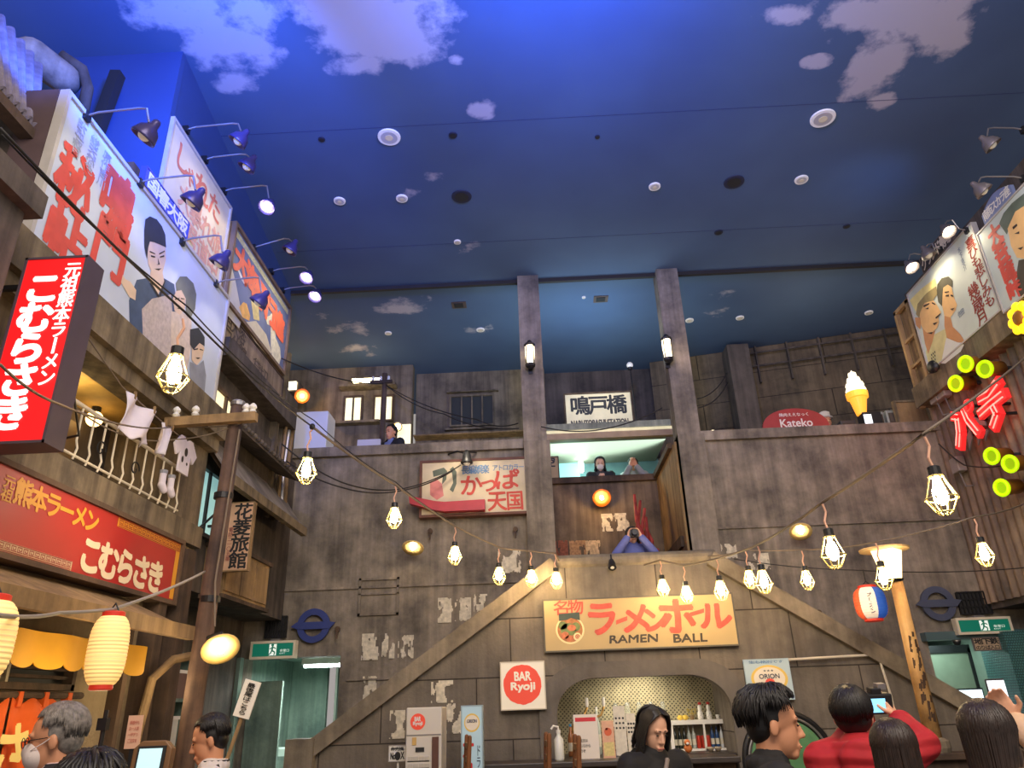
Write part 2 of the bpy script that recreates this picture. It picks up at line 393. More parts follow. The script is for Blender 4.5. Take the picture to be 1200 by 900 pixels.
_gl = {}
def glyph(body):
    if body not in _gl:
        c = bpy.data.curves.new('t', 'FONT'); c.body = body; c.size = 1; c.resolution_u = 4
        o = bpy.data.objects.new('t', c); COL.objects.link(o)
        me = bpy.data.meshes.new_from_object(o.evaluated_get(bpy.context.evaluated_depsgraph_get()))
        vs = [(v.co.x, v.co.y) for v in me.vertices]; fs = [tuple(p.vertices) for p in me.polygons]
        bpy.data.objects.remove(o); bpy.data.curves.remove(c); bpy.data.meshes.remove(me)
        bb = (min(x for x, y in vs), min(y for x, y in vs), max(x for x, y in vs), max(y for x, y in vs)) if vs else (0, 0, 1, 1)
        _gl[body] = (vs, fs, bb)
    return _gl[body]
def put(mb, fr, body, x, y, w, h, bold=0.02, off=0.003, em=False, rot=False, shear=0.0, wob=0.0, ext=0.0):
    """writing stretched into the box x,y,w,h of a board; em keeps a CJK sign inside its square"""
    vs, fs, bb = glyph(body)
    if em:
        rb = glyph('国')[2]; bb = rb if not rot else bb
    bw, bh = bb[2]-bb[0], bb[3]-bb[1]
    pts = []
    for (a, b) in vs:
        a, b = (a-bb[0])/bw, (b-bb[1])/bh
        if rot: a, b = (0.5+(b-0.5)*0.14, 1-a)
        a += shear*(b-0.5)
        if wob: a += wob*math.sin(b*9+x*7); b += wob*math.sin(a*8+y*5)
        pts.append((x+a*w, y+b*h))
    d = bold*min(w, h)
    sh = [(0, 0)] if d == 0 else [(d*math.cos(k*math.pi/3), d*math.sin(k*math.pi/3)) for k in range(6)]
    for i, (dx, dy) in enumerate(sh):
        mb.add([fr.p(a+dx, b+dy, off+ext+i*.0003) for a, b in pts], fs)
def putpx(mb, fr, body, u0, v0, u1, v1, **k):
    a = fr.px(u0, v1); b = fr.px(u1, v0); put(mb, fr, body, min(a[0], b[0]), a[1], abs(b[0]-a[0]), b[1]-a[1], **k)
def row(mb, fr, s, x, y, w, h, gap=0.08, **k):
    n = len(s); cw = w/n
    for i, ch in enumerate(s):
        if ch != ' ': put(mb, fr, ch, x+i*cw+cw*gap/2, y, cw*(1-gap), h, em=True, **k)
def column(mb, fr, s, x, y_top, w, h, gap=0.08, **k):
    n = len(s); chh = h/n
    for i, ch in enumerate(s):
        if ch != ' ': put(mb, fr, ch, x, y_top-(i+1)*chh+chh*gap/2, w, chh*(1-gap), em=True, rot=(ch == 'ー'), **k)
def lettering(mb, mt, parent, name='lettering'):
    return mb.build(name, mt, parent, recalc=False)

def board(name, label, cat, fr, w, h, d, face, edge, fw=0.04, fd=0.015, group=None):
    t = thing(name, label, cat, fr.p(w/2, 0, -d/2), group)
    fbox(MB(), fr, fw*.5, w-fw*.5, fw*.5, h-fw*.5, -d+.005, 0).build('panel', face, t)
    mb = MB()
    fbox(mb, fr, 0, w, 0, fw, -d, fd); fbox(mb, fr, 0, w, h-fw, h, -d, fd)
    fbox(mb, fr, 0, fw, fw, h-fw, -d, fd); fbox(mb, fr, w-fw, w, fw, h-fw, -d, fd)
    mb.build('frame', edge, t)
    return t
# ================================================================== THE SETTING
def sbox(name, m, *boxes, **k):
    mb = MB()
    for b in boxes: mb.box(*b)
    return struct(mb.build(name, m, **k))

sbox('floor', M_FLOOR, (-6.5, 8.5, 0.2, 14.2, -0.1, 0.0))
sbox('ceiling', M_SKY, (-6.5, 8.5, 3.4, 15.5, 7.8, 7.95))
sbox('trim_1', M_CABLED, (-3.8, 6.2, 9.97, 10.03, 7.74, 7.8))
sbox('trim_2', mat('ceiling_seam', rgb(46, 52, 92), 0.8), (-3.6, 6.0, 6.52, 6.524, 7.797, 7.8), (-3.6, 6.0, 8.9, 8.904, 7.797, 7.8))

# main wall behind the stair, with two doorways
sbox('wall_back', M_CONC,
     (-4.8, -3.85, 10, 10.3, 0, 5.1), (-3.85, -2.6, 10, 10.3, 2.29, 5.1), (-2.6, 0.05, 10, 10.3, 0, 5.1),
     (2.1, 4.87, 10, 10.3, 0, 5.1), (4.87, 5.66, 10, 10.3, 2.27, 5.1), (5.66, 6.9, 10, 10.3, 2.27, 5.1), (0.05, 2.1, 10, 10.3, 0, 2.15))
sbox('trim_3', M_CONC, (-4.8, 0.0, 9.93, 10.33, 4.98, 5.12))
sbox('trim_4', M_CONC, (2.3, 6.9, 9.93, 10.33, 4.98, 5.12))
sbox('trim_5', M_CONC, (-4.2, -0.14, 9.97, 10.0, 3.12, 3.15), (2.4, 5.9, 9.97, 10.0, 3.72, 3.75), (-2.5, -0.14, 9.97, 10.0, 1.98, 2.0))
# tiled jamb of the doorway at the far end of the stair
sbox('wall_tiled', M_TEALT, (5.66, 6.06, 9.7, 10.3, 0, 2.27), (6.10, 6.9, 9.7, 10.3, 0, 2.27))
sbox('trim_6', mat('teal_lintel', rgb(88, 110, 112), 0.4, 0.3), (4.8, 6.9, 9.86, 10.0, 2.2, 2.3))

# tall columns
for i, (x0, x1) in enumerate([(-0.12, 0.21), (2.05, 2.38)]):
    sbox('column', M_CONC if i else M_CONC, (x0, x1, 9.86, 10.16, 3.3 if i == 0 else 2.2, 7.8), (x0, x1+.04, 9.83, 10.2, 2.2, 5.05))

# bay between the columns
sbox('wall_bay', weathered('bay_boards', rgb(112, 96, 80), rgb(80, 68, 58), rgb(134, 116, 94), 0.7), (0.05, 2.1, 11.8, 11.95, 2.15, 4.99))
sbox('wall_bay_side', M_WOODT, (2.02, 2.1, 10.0, 11.8, 2.15, 5.0), (-0.02, 0.05, 10.0, 11.8, 2.15, 5.0))
sbox('trim_7', M_WOODD, (0.05, 2.1, 11.72, 12.0, 4.95, 5.05), (1.96, 2.12, 10.2, 11.8, 4.97, 5.05), (1.98, 2.02, 10.2, 11.8, 3.55, 3.7))
sbox('floor_landing', M_FLOOR, (-0.3, 2.6, 9.2, 11.8, 2.05, 2.15))
sbox('wall_gallery', mat('gallery_teal', rgb(96, 134, 132), 0.7, var=0.1), (-0.05, 2.35, 13.3, 13.4, 3.8, 5.8))
sbox('floor_gallery', M_FLOOR, (-0.05, 2.35, 11.95, 13.3, 3.7, 3.8))
sbox('ceiling_gallery', mat('gallery_ceiling', rgb(150, 152, 128), 0.8), (-0.02, 2.3, 11.85, 13.3, 5.76, 5.86))
sbox('trim_8', mat('beige_fascia', rgb(176, 152, 116), 0.7, var=0.15), (-0.1, 2.4, 11.75, 11.85, 5.72, 5.88))
sbox('roof_gallery', M_FACD, (-0.05, 2.35, 11.7, 13.7, 5.88, 5.98))

# upper decks and the facades standing on them
sbox('floor_upper', M_FLOOR, (-4.8, -0.1, 10.3, 13.3, 3.9, 4.0), (2.4, 7.0, 10.3, 13.5, 3.9, 4.0))
sbox('wall_upper_house', M_FAC, (-5.4, -2.26, 12.9, 13.1, 4.0, 7.8))
sbox('wall_upper_cladding', M_FAC, (-2.26, 0.3, 13.35, 13.5, 4.0, 7.8))
sbox('wall_upper_dark', M_FACD, (0.2, 2.7, 13.6, 13.75, 5.9, 7.8))
mb = MB(); mb.prism([(2.4, 13.3, 4.0), (7.4, 12.1, 4.0), (7.4, 12.1, 7.8), (2.4, 13.3, 7.8)], (0.05, 0.2, 0))
struct(mb.build('wall_upper_block', M_BLOCK))
sbox('column_upper', M_FACD, (3.72, 4.12, 12.45, 12.85, 4.9, 7.7))
mb = MB()
for k in range(6):
    x = 4.3+k*0.55; mb.box(x, x+.03, 12.78-0.24*(x-2.4)+.35, 12.84-0.24*(x-2.4)+.35, 7.0, 7.75)
mb.bar((3.9, 12.8, 7.35), (7.2, 12.02, 7.35), .03); mb.bar((3.9, 12.8, 7.62), (7.2, 12.02, 7.62), .03)
struct(mb.build('trim_9', M_FACD))

# stair block in front of the main wall: Y = 9 front, arch opening cut out of it
def arch_pts(x0, x1, z0, z1, r, n=10):
    left = [(x0, z0)]+[(x0+r-r*math.cos(a), z1-r*.8+r*.8*math.sin(a)) for a in [math.pi/2*i/n for i in range(n+1)]]
    right = [(x1-(x-x0), z) for x, z in left]
    return left, right      # bottom -> top
AXL, AXR, AZT = 0.14, 2.07, 1.88
la, ra = arch_pts(AXL, AXR, 0.0, AZT, 0.45)
xm = (AXL+AXR)/2
mb = MB()
polyL = [(-2.56, 0), (-2.56, 1.30), (0.16, 3.12), (xm, 3.12), (xm, AZT)]+[p for p in reversed(la)]
polyR = [(xm, AZT), (xm, 3.12), (2.08, 3.12), (5.25, 1.08), (5.25, 0)]+[p for p in ra]
mb.prism([(x, 9.0, z) for x, z in polyL], (0, 0.18, 0)); mb.prism([(x, 9.0, z) for x, z in polyR], (0, 0.18, 0))
struct(mb.build('wall_stair', M_STONE))
mb = MB()                                                              # moulding around the arch
la2, ra2 = arch_pts(AXL-.2, AXR+.2, 0.0, AZT+.17, 0.58)
loop_in = la+list(reversed(ra)); loop_out = la2+list(reversed(ra2))
for i in range(len(loop_in)-1):
    a, b, c, d = loop_in[i], loop_in[i+1], loop_out[i+1], loop_out[i]
    mb.prism([(q[0], 8.955, q[1]) for q in (a, b, c, d)], (0, 0.045, 0))
struct(mb.build('trim_10', M_MOULD))
mb = MB()                                                              # sloped copings and the round landing rail
for a, b in [((-2.62, 1.24), (0.2, 3.16)), ((2.06, 3.16), (5.3, 1.02))]:
    A = Vector((a[0], 9.06, a[1])); B = Vector((b[0], 9.06, b[1])); mb.bar(A, B, 0.30, 0.17)
struct(mb.build('trim_11', M_COPE))
mb = MB(); mb.tube([(0.12, 9.06, 3.19), (2.14, 9.06, 3.19)], 0.09, 14)
struct(mb.build('trim_12', M_COPE, smooth=False))
mb = MB(); mb.box(-2.86, -2.55, 8.86, 9.25, 0, 1.36); struct(mb.build('trim_13', M_COPE))
mb = MB()
for k in range(12):
    z = 2.05-0.17*k
    mb.box(0.0-0.25*(k+1), 0.0-0.25*k, 9.2, 9.98, 0, z); mb.box(2.2+0.25*k, 2.2+0.25*(k+1), 9.2, 9.98, 0, z)
struct(mb.build('stair_steps', M_COPE))
# niche behind the arch: perforated screen wall
def lattice_mat():
    m = weathered('perforated_screen', rgb(178, 168, 136), rgb(140, 130, 104), rgb(196, 184, 152), 0.2)
    nt = m.node_tree; N = nt.nodes.new; L = nt.links.new; b = nt.nodes['Principled BSDF']
    g = N('ShaderNodeNewGeometry'); mp = N('ShaderNodeMapping'); mp.inputs['Scale'].default_value = (29, 29, 29); mp.inputs['Rotation'].default_value = (0, math.radians(45), 0)
    L(g.outputs['Position'], mp.inputs['Vector']); fr_ = N('ShaderNodeVectorMath'); fr_.operation = 'FRACTION'; L(mp.outputs[0], fr_.inputs[0])
    sb = N('ShaderNodeVectorMath'); sb.operation = 'SUBTRACT'; L(fr_.outputs[0], sb.inputs[0]); sb.inputs[1].default_value = (.5, 0, .5)
    ml = N('ShaderNodeVectorMath'); ml.operation = 'MULTIPLY'; L(sb.outputs[0], ml.inputs[0]); ml.inputs[1].default_value = (1, 0, 1)
    ln = N('ShaderNodeVectorMath'); ln.operation = 'LENGTH'; L(ml.outputs[0], ln.inputs[0])
    lt = N('ShaderNodeMath'); lt.operation = 'LESS_THAN'; L(ln.outputs['Value'], lt.inputs[0]); lt.inputs[1].default_value = 0.25
    src = b.inputs['Base Color'].links[0].from_socket
    mx = N('ShaderNodeMix'); mx.data_type = 'RGBA'; L(lt.outputs[0], mx.inputs[0]); L(src, mx.inputs[6]); mx.inputs[7].default_value = (0.03, 0.025, 0.015, 1)
    L(mx.outputs[2], b.inputs['Base Color']); return m
M_LATT = lattice_mat()
sbox('wall_niche', M_LATT, (-0.1, 2.35, 9.85, 9.92, 0, 2.05))
sbox('wall_niche_side', M_STONE, (AXL-.1, AXL, 9.18, 9.85, 0, 2.0), (AXR, AXR+.1, 9.18, 9.85, 0, 2.0))
sbox('ceiling_niche', M_STONE, (AXL-.1, AXR+.1, 9.18, 9.85, 1.95, 2.02))
light('AREA', (1.1, 9.45, 1.93), (1.1, 9.6, 0.5), 6, (1, 0.9, 0.7), 0.5)

# corridor behind the doorway under the blue wall ring
sbox('wall_corridor', M_TEAL, (-3.93, -3.85, 10.3, 13.0, 0, 2.4), (-2.6, -2.5, 10.3, 13.0, 0, 2.4), (-3.85, -3.3, 12.0, 12.1, 0, 2.4), (-3.3, -2.6, 12.6, 12.7, 1.95, 2.4), (-3.3, -3.12, 12.6, 12.7, 0, 1.95))
sbox('ceiling_corridor', mat('corridor_ceiling', rgb(150, 176, 166), 0.7), (-3.95, -2.5, 10.3, 13.0, 2.36, 2.45))
sbox('wall_kitchen', mat('bright_kitchen_wall', rgb(206, 222, 206), 0.6, var=0.12), (-3.6, -2.3, 13.6, 13.7, 0, 2.4))
sbox('door_1', M_TEAL, (-3.84, -3.40, 10.22, 10.28, 0, 2.02))
sbox('trim_14', M_WOODD, (-3.18, -3.1, 12.52, 12.6, 0, 1.98), (-2.66, -2.6, 12.52, 12.6, 0, 1.98), (-3.18, -2.6, 12.52, 12.6, 1.92, 2.0))
sbox('wall_alcove', M_TEAL, (-5.2, -3.85, 9.86, 9.98, 0, 2.3))
# room behind the doorway at the other end
sbox('wall_subway', mat('subway_grey_green', rgb(120, 134, 122), 0.6, var=0.12), (4.3, 4.4, 10.3, 12.4, 0, 2.4), (4.4, 6.6, 12.4, 12.5, 0, 2.4), (5.9, 6.0, 10.3, 12.4, 0, 2.4))
sbox('ceiling_subway', mat('subway_ceiling', rgb(90, 110, 106), 0.7), (4.3, 6.7, 10.3, 12.5, 2.38, 2.45))
light('AREA', (5.3, 10.6, 2.34), (5.3, 10.8, 0), 8, (0.75, 1, 0.92), 0.6)

M_SUBD = mat('subway_door_panel', rgb(122, 134, 116), .5, var=.1)
for n_, (x0, x1) in enumerate([(4.45, 5.12), (5.2, 5.86)]):
    sbox('door_%d' % (3+n_), M_SUBD, (x0, x1, 11.0, 11.05, 0, 2.1))
sbox('trim_31', M_BLKM, (4.38, 4.45, 10.98, 11.07, 0, 2.16), (5.12, 5.2, 10.98, 11.07, 0, 2.16), (5.86, 5.94, 10.98, 11.07, 0, 2.16), (4.38, 5.94, 10.98, 11.07, 2.1, 2.2))
# ------------------------------------------------------------------ facades along the two sides
sbox('wall_left', M_FACD, (-3.9, -3.42, 3.9, 6.95, 4.46, 5.82), (-3.9, -3.45, 6.9, 9.95, 4.9, 5.85),
     (-4.1, -4.0, 3.6, 6.95, 3.0, 4.46), (-3.9, -3.4, 6.9, 9.98, 2.75, 4.9))
sbox('wall_left_shop', M_STUC, (-3.6, -3.3, 2.2, 6.25, 0, 3.1))
sbox('wall_left_alley', M_FACD, (-4.3, -3.9, 6.2, 9.98, 0, 3.2))
sbox('wall_left_pier', M_FAC, (-4.0, -3.28, 6.42, 6.95, 3.06, 4.46), (-4.0, -3.28, 3.4, 4.2, 3.06, 4.46))
sbox('floor_balcony', M_FAC, (-4.0, -3.2, 3.2, 6.9, 3.08, 3.27))
sbox('ceiling_balcony', mat('plywood_soffit', rgb(176, 146, 84), 0.7, var=0.2), (-4.0, -3.32, 4.2, 6.42, 4.16, 4.2))
sbox('trim_15', M_FAC, (-3.42, -3.12, 3.4, 6.95, 4.18, 4.47), (-3.42, -3.18, 3.4, 6.95, 4.06, 4.18))
sbox('trim_16', M_FACD, (-3.45, -3.22, 6.95, 9.3, 5.16, 5.38))
sbox('trim_17', M_FAC, (-3.5, -3.36, 8.95, 9.05, 3.9, 6.9), (-3.5, -3.36, 9.2, 9.26, 3.9, 6.3))
sbox('wall_left_bulkhead', M_SKYP, (-5.2, -3.36, 5.32, 5.4, 6.2, 7.8))
mb = MB(); mb.prism([(-3.366, 5.4, 6.0), (-3.74, 10.0, 6.0), (-3.74, 10.0, 7.8), (-3.366, 5.4, 7.8)], (-0.08, 0, 0))
struct(mb.build('wall_left_sky', M_SKYP))
sbox('wall_left_attic', M_WOODD, (-4.8, -3.5, 5.15, 5.3, 5.4, 6.25))

# corrugated front on the other side
mb = MB()
mb.grid(lambda a, b: (5.72+0.035*math.sin(a*2*math.pi*34), 4.6+a*5.42, 2.62+b*3.0), 34*8, 1)
struct(mb.build('wall_right', weathered('rusty_corrugated_iron', rgb(120, 100, 82), rgb(70, 58, 48), rgb(150, 126, 102), 0.8, rough=0.55), smooth=True))
sbox('wall_right_backing', M_FACD, (5.8, 6.0, 4.6, 9.98, 2.6, 7.2))
sbox('wall_right_lower', M_FACD, (6.9, 7.1, 4.6, 10.3, 0, 2.7))
sbox('ceiling_right', M_FACD, (5.75, 7.1, 4.6, 10.0, 2.55, 2.63))
sbox('trim_18', M_FAC, (5.5, 5.78, 4.6, 9.95, 5.32, 5.62))
sbox('trim_19', M_WOODT, (5.52, 5.58, 9.5, 9.56, 5.4, 6.85), (5.52, 5.58, 9.86, 9.92, 5.3, 6.85), (5.52, 5.58, 9.5, 9.92, 6.8, 6.86), (5.53, 5.57, 9.5, 9.92, 6.3, 6.34), (5.53, 5.57, 9.5, 9.92, 5.9, 5.94), (5.62, 5.66, 9.5, 9.92, 5.4, 6.85))

# ================================================================== UPPER FACADE DETAILS
def lit_window(name, label, Y, u0, v0, u1, v1, n, glass, group=None, frame=M_WOODD):
    a = AY(u0, v1, Y); b = AY(u1, v0, Y); w, h = b.x-a.x, b.z-a.z
    t = thing(name, label, 'window', (a.x+w/2, Y, a.z), group)
    fr = fr_back(Y, a.x, a.z); mb = MB(); f = .035
    fbox(mb, fr, -f, w+f, -f, 0, -.03, .05); fbox(mb, fr, -f, w+f, h, h+f, -.03, .05)
    fbox(mb, fr, -f, 0, 0, h, -.03, .05); fbox(mb, fr, w, w+f, 0, h, -.03, .05)
    for k in range(1, n): fbox(mb, fr, w*k/n-.014, w*k/n+.014, 0, h, -.03, .045)
    mb.build('window_frame', frame, t)
    for k in range(n):
        fbox(MB(), fr, w*k/n+(.014 if k else 0), w*(k+1)/n-(.014 if k < n-1 else 0), 0, h, -.005, .01).build('pane', glass, t)
    return t
lit_window('sash_window', 'pale yellow lit two-pane window beside the white panel on the upper deck', 12.88, 404, 466, 424, 494, 2, M_WINL)
lit_window('sash_window', 'pale yellow lit two-pane window behind the utility post of the upper deck', 12.88, 439, 465, 460, 493, 2, M_WINL)
lit_window('sash_window', 'unlit four-pane wooden window with pale frame in the stained cladding', 13.33, 529, 464, 577, 499, 4, mat('dark_pane', rgb(60, 60, 56), 0.2), None, M_FAC)
def ledge(Y, u0, v0, u1, v1, dep, name='trim_20', m=M_FAC):
    a = AY(u0, v1, Y); b = AY(u1, v0, Y); return sbox(name, m, (a.x, b.x, Y-dep, Y, a.z, b.z))
ledge(12.9, 393, 495, 446, 500, .18); ledge(12.9, 400, 453, 466, 459, .25, 'trim_21'); ledge(13.35, 524, 458, 584, 462, .1, 'trim_22'); ledge(13.35, 522, 501, 584, 506, .1, 'trim_23')
ledge(13.35, 487, 510, 616, 517, .3, 'trim_24', M_WOODT)
# strip lamp over the lit windows
a = AY(412, 449, 12.7); b = AY(447, 444, 12.7)
t = thing('strip_lamp', 'bright strip lamp glowing above the two lit windows of the upper house', 'lamp', (a.x, 12.7, a.z))
MB().box(a.x, b.x, 12.62, 12.88, b.z, b.z+.05).build('housing', M_FACD, t); MB().box(a.x+.02, b.x-.02, 12.64, 12.84, b.z-.03, b.z).build('diffuser', mat('strip_glow', (1, .9, .6), .5, emit=6, ecol=(1, .86, .5)), t)
a = AY(334, 457, 12.6); b = AY(348, 448, 12.6)
t = thing('strip_lamp', 'small square glowing lamp high beside the side facade of the upper deck', 'lamp', (a.x, 12.6, a.z))
MB().box(a.x-.03, b.x+.03, 12.6, 12.9, a.z-.03, b.z+.03).build('housing', M_FACD, t); MB().box(a.x, b.x, 12.56, 12.6, a.z, b.z).build('diffuser', mat('square_glow', (1, .95, .7), .5, emit=4, ecol=(1, .92, .62)), t)
light('POINT', (-3.1, 12.3, 7.1), None, 5, (1, .8, .45), .2); light('POINT', (-1.95, 12.5, 5.3), None, 4, (1, .84, .5), .1); light('POINT', (-1.0, 12.4, 5.2), None, 4, (1, .86, .6), .2); light('POINT', (4.6, 10.9, 6.7), None, 9, (1, .84, .62), .2)  # the last is added fill to brighten the kitchen units, no lamp hangs there
# lit doorway
a = AY(465, 525, 12.85); b = AY(472, 497, 12.85)
sbox('door_2', M_WINL, (a.x, b.x+.15, 12.86, 12.89, 4.0, b.z))
# white display panel and a small white monitor
a = AY(332, 531, 10.9); b = AY(385, 481, 10.9)
t = thing('white_partition', 'large blank white box panel standing on the upper deck', 'panel', (a.x+.4, 10.9, 4.0))
MB().box(a.x, b.x, 10.9, 11.35, 4.5, b.z).build('panel', mat('panel_white', rgb(226, 222, 220), .6), t, bevel=.02)
MB().box(a.x+.05, a.x+.1, 10.95, 11.0, 4.0, 4.5).box(b.x-.1, b.x-.05, 10.95, 11.0, 4.0, 4.5).build('leg', M_METAL, t)
a = AY(418, 527, 10.5); b = AY(446, 514, 10.5)
t = thing('monitor', 'small pale monitor turned away beside the man in the suit', 'monitor', (a.x+.2, 10.5, 4.0))
MB().box(a.x, b.x, 10.5, 10.55, a.z-.05, b.z).build('screen_back', mat('monitor_white', rgb(204, 198, 202), .5), t, bevel=.01)
MB().box((a.x+b.x)/2-.03, (a.x+b.x)/2+.03, 10.55, 10.62, 4.0, a.z+.05).build('stand', M_METAL, t)
# utility post of the upper deck with crossarm
a = AY(451, 441, 12.0); b = AY(447, 523, 12.0)
t = thing('utility_post', 'thin wooden utility post standing before the lit upper windows', 'post', (a.x, 12.0, 4.0))
MB().tube([(b.x, 12, 4.0), (a.x, 12, a.z+.05)], .05, 10).build('post', M_WOODD, t)
MB().box(a.x-.25, a.x+.15, 11.93, 11.98, a.z-.16, a.z-.1).build('crossarm', M_WOODD, t)
for k in range(3): MB().lathe([(.02, 0), (.028, .02), (.02, .04), (.028, .06), (.012, .08)], (a.x-.2+k*.14, 11.95, a.z-.1), 10).build('insulator', M_WHITE, t)
# station sign between the columns
a = AY(663, 507, 12.4); b = AY(740, 459, 12.4)
fr = fr_back(12.4, a.x, a.z+.02); w, h = b.x-a.x, b.z-a.z
t = board('station_sign', 'cream station name board with black characters between the two columns', 'sign', fr, w, h, .1, mat('station_cream', rgb(216, 200, 164), .7, var=.12, scale=5, emit=.05, ecol=rgb(216, 200, 164)), M_WOODD, .03)
mb = MB(); row(mb, fr, '鳴戸橋', w*.1, h*.42, w*.8, h*.46, .06, bold=.035); lettering(mb, M_DARK, t)
mb = MB(); put(mb, fr, 'NARUTOBASHI STATION', w*.09, h*.1, w*.82, h*.17, bold=.05); lettering(mb, mat('faded_black', rgb(74, 66, 60), .7), t)
mb = MB(); mb.bar((a.x+.1, 12.5, 5.98), (a.x+.1, 12.5, a.z+.1), .05).bar((b.x-.1, 12.5, 5.98), (b.x-.1, 12.5, a.z+.1), .05); mb.build('support', M_WOODD, t)
light('SPOT', (1.3, 11.8, 7.2), (1.3, 12.4, 6.45), 7, (1, .9, .7), .05, 100)
# white globe lamp on a rod above the station sign
a = AY(738, 428, 12.3)
t = thing('globe_lamp', 'small white globe lamp on a thin rod rising beside the station sign', 'lamp', (a.x, 12.3, 5.98))
MB().tube([(a.x+.02, 12.3, 5.98), (a.x, 12.3, a.z-.06)], .012, 6).build('rod', M_BLKM, t); MB().ell(a, .06).build('globe', mat('globe_white', rgb(220, 214, 210), .4, emit=.15), t, smooth=True); MB().lathe([(.04, -.09), (.05, -.05), (.02, -.04)], a, 12).build('socket', M_BLKM, t)

# box lanterns on the columns
for (u, v), who in [((621, 416), 'fixed to the column beside the stained cladding'), ((782, 409), 'fixed to the column beside the block wall')]:
    p = AY(u, v, 9.75)
    t = thing('column_lantern', 'slim glowing white wall lantern with dark cap '+who, 'lantern', (p.x, 9.8, p.z-.2))
    MB().lathe([(.055, -.15), (.07, 0), (.07, .14)], p, 8).build('lamp_shade', mat('lantern_white', (1, .9, .7), .5, emit=2.0, ecol=(1, .84, .55)), t)
    MB().lathe([(.03, -.22), (.07, -.19), (.075, -.15), (.05, -.15)], p, 8).build('base', M_BLKM, t); MB().lathe([(.08, .14), (.085, .17), (.05, .2), (.02, .24)], p, 8).build('cap', M_BLKM, t)
    mb = MB()
    for k in range(4): mb.bar(p+Vector((.074*math.cos(k*1.57+.78), .074*math.sin(k*1.57+.78), -.16)), p+Vector((.076*math.cos(k*1.57+.78), .076*math.sin(k*1.57+.78), .15)), .012)
    mb.build('ribs', M_BLKM, t); MB().box(p.x-.02, p.x+.02, p.y+.05, 9.88, p.z-.2, p.z-.16).box(p.x-.03, p.x+.03, 9.84, 9.88, p.z-.26, p.z-.1).build('bracket', M_BLKM, t)
    light('POINT', (p.x, 9.62, p.z), None, 3, WARM, .05)

# red fan-shaped sign, soft cream lamp, tiny wares on the other parapet
a = AY(895, 506, 10.6); b = AY(960, 478, 10.6); w = b.x-a.x+.1; h = b.z-a.z
fr = fr_back(10.6, a.x, a.z); pts = [(0, 0), (w, 0)]+[(w/2+w/2*math.cos(t_), h*.05+h*.98*math.sin(t_)**.8) for t_ in [math.pi*i/24 for i in range(1, 24)]]
t = thing('cafe_sign', 'red half-round sign with white lettering behind the parapet', 'sign', (a.x+w/2, 10.6, a.z))
MB().prism([fr.p(x, y, -.06) for x, y in pts], fr.ez*.06).build('panel', mat('sign_red', rgb(168, 54, 50), .5, var=.08), t)
mb = MB(); put(mb, fr, 'Kateko', w*.27, h*.17, w*.48, h*.36, bold=.03); lettering(mb, mat('sign_white', rgb(240, 226, 214), .6), t)
mb = MB(); row(mb, fr, '焼肉ええなっく', w*.27, h*.66, w*.46, h*.15, .15, bold=.02); lettering(mb, mat('sign_white', rgb(240, 226, 214), .6), t)
MB().box(a.x+.1, a.x+.16, 10.62, 10.66, 4.0, a.z+.1).box(a.x+w-.16, a.x+w-.1, 10.62, 10.66, 4.0, a.z+.1).build('support', M_BLKM, t)
p = AY(1004, 462, 10.5)
t = thing('cone_lamp', 'glowing soft ice cream cone lamp on a black box above the parapet', 'lamp', (p.x, 10.5, p.z-.7))
mb = MB(); prof = []
for k in range(4):
    r = [.15, .135, .1, .062][k]; z = .02+.085*k; prof += [(r*.86, z), (r, z+.035), (r*.9, z+.075)]
prof += [(.02, .37), (.002, .40)]
mb.lathe(prof, p, 20).build('ice_cream', mat('cream_glow', (1, .93, .75), .5, emit=.8, ecol=(1, .86, .58)), t, smooth=True)
MB().lathe([(.07, -.34), (.1, -.2), (.125, -.08), (.155, -.07), (.16, .02), (.14, .03)], p, 20).build('wafer_cone', mat('cone_glow', (1, .5, .06), .5, emit=.6, ecol=(1, .38, .03)), t)
q = p+Vector((.11, -.0, -.52)); MB().box(q.x-.14, q.x+.14, q.y-.09, q.y+.12, q.z-.19, q.z+.2).build('box', M_DARK, t, bevel=.02)
MB().box(q.x-.13, q.x-.02, q.y-.1, q.y-.09, q.z-.15, q.z+.15).build('light_panel', mat('panel_glow', (.9, .95, 1), .4, emit=.8), t)
MB().tube([(q.x, q.y, 4.0), (q.x, q.y, q.z-.19)], .03, 8).build('post', M_BLKM, t)
light('POINT', p+Vector((0, -.3, .2)), None, 3, (1, .78, .4), .1)
for k, (u0, u1, v0) in enumerate([(985, 1003, 492), (1022, 1038, 482), (1041, 1056, 480)]):
    a = AY(u0, 495, 10.7); b = AY(u1, 495, 10.7); b.z = AY(u1, v0, 10.7).z
    t = thing('kitchen_unit', ['dark grey unit beside the tiny onlooker behind the parapet', 'pale steel unit beside the cone lamp behind the parapet', 'pale steel unit next to the wooden board behind the parapet'][k], 'unit', ((a.x+b.x)/2, 10.55, 4.0))
    MB().box(a.x, b.x, 10.7, 11.0, 4.0, b.z).build('body', mat(['unit_dark', 'unit_pale', 'unit_pale'][k], [rgb(70, 70, 72), rgb(150, 156, 152), 0][k] or rgb(150, 156, 152), .5, .2), t, bevel=.01)
    MB().box(a.x+.03, b.x-.03, 10.68, 10.7, b.z-.2, b.z-.05).build('panel', M_FACD, t)
a = AY(1058, 504, 10.5); b = AY(1083, 470, 10.5)
t = thing('wooden_board', 'framed wooden board leaning behind the parapet beside the corrugated iron', 'board', (a.x, 10.5, 4.0))
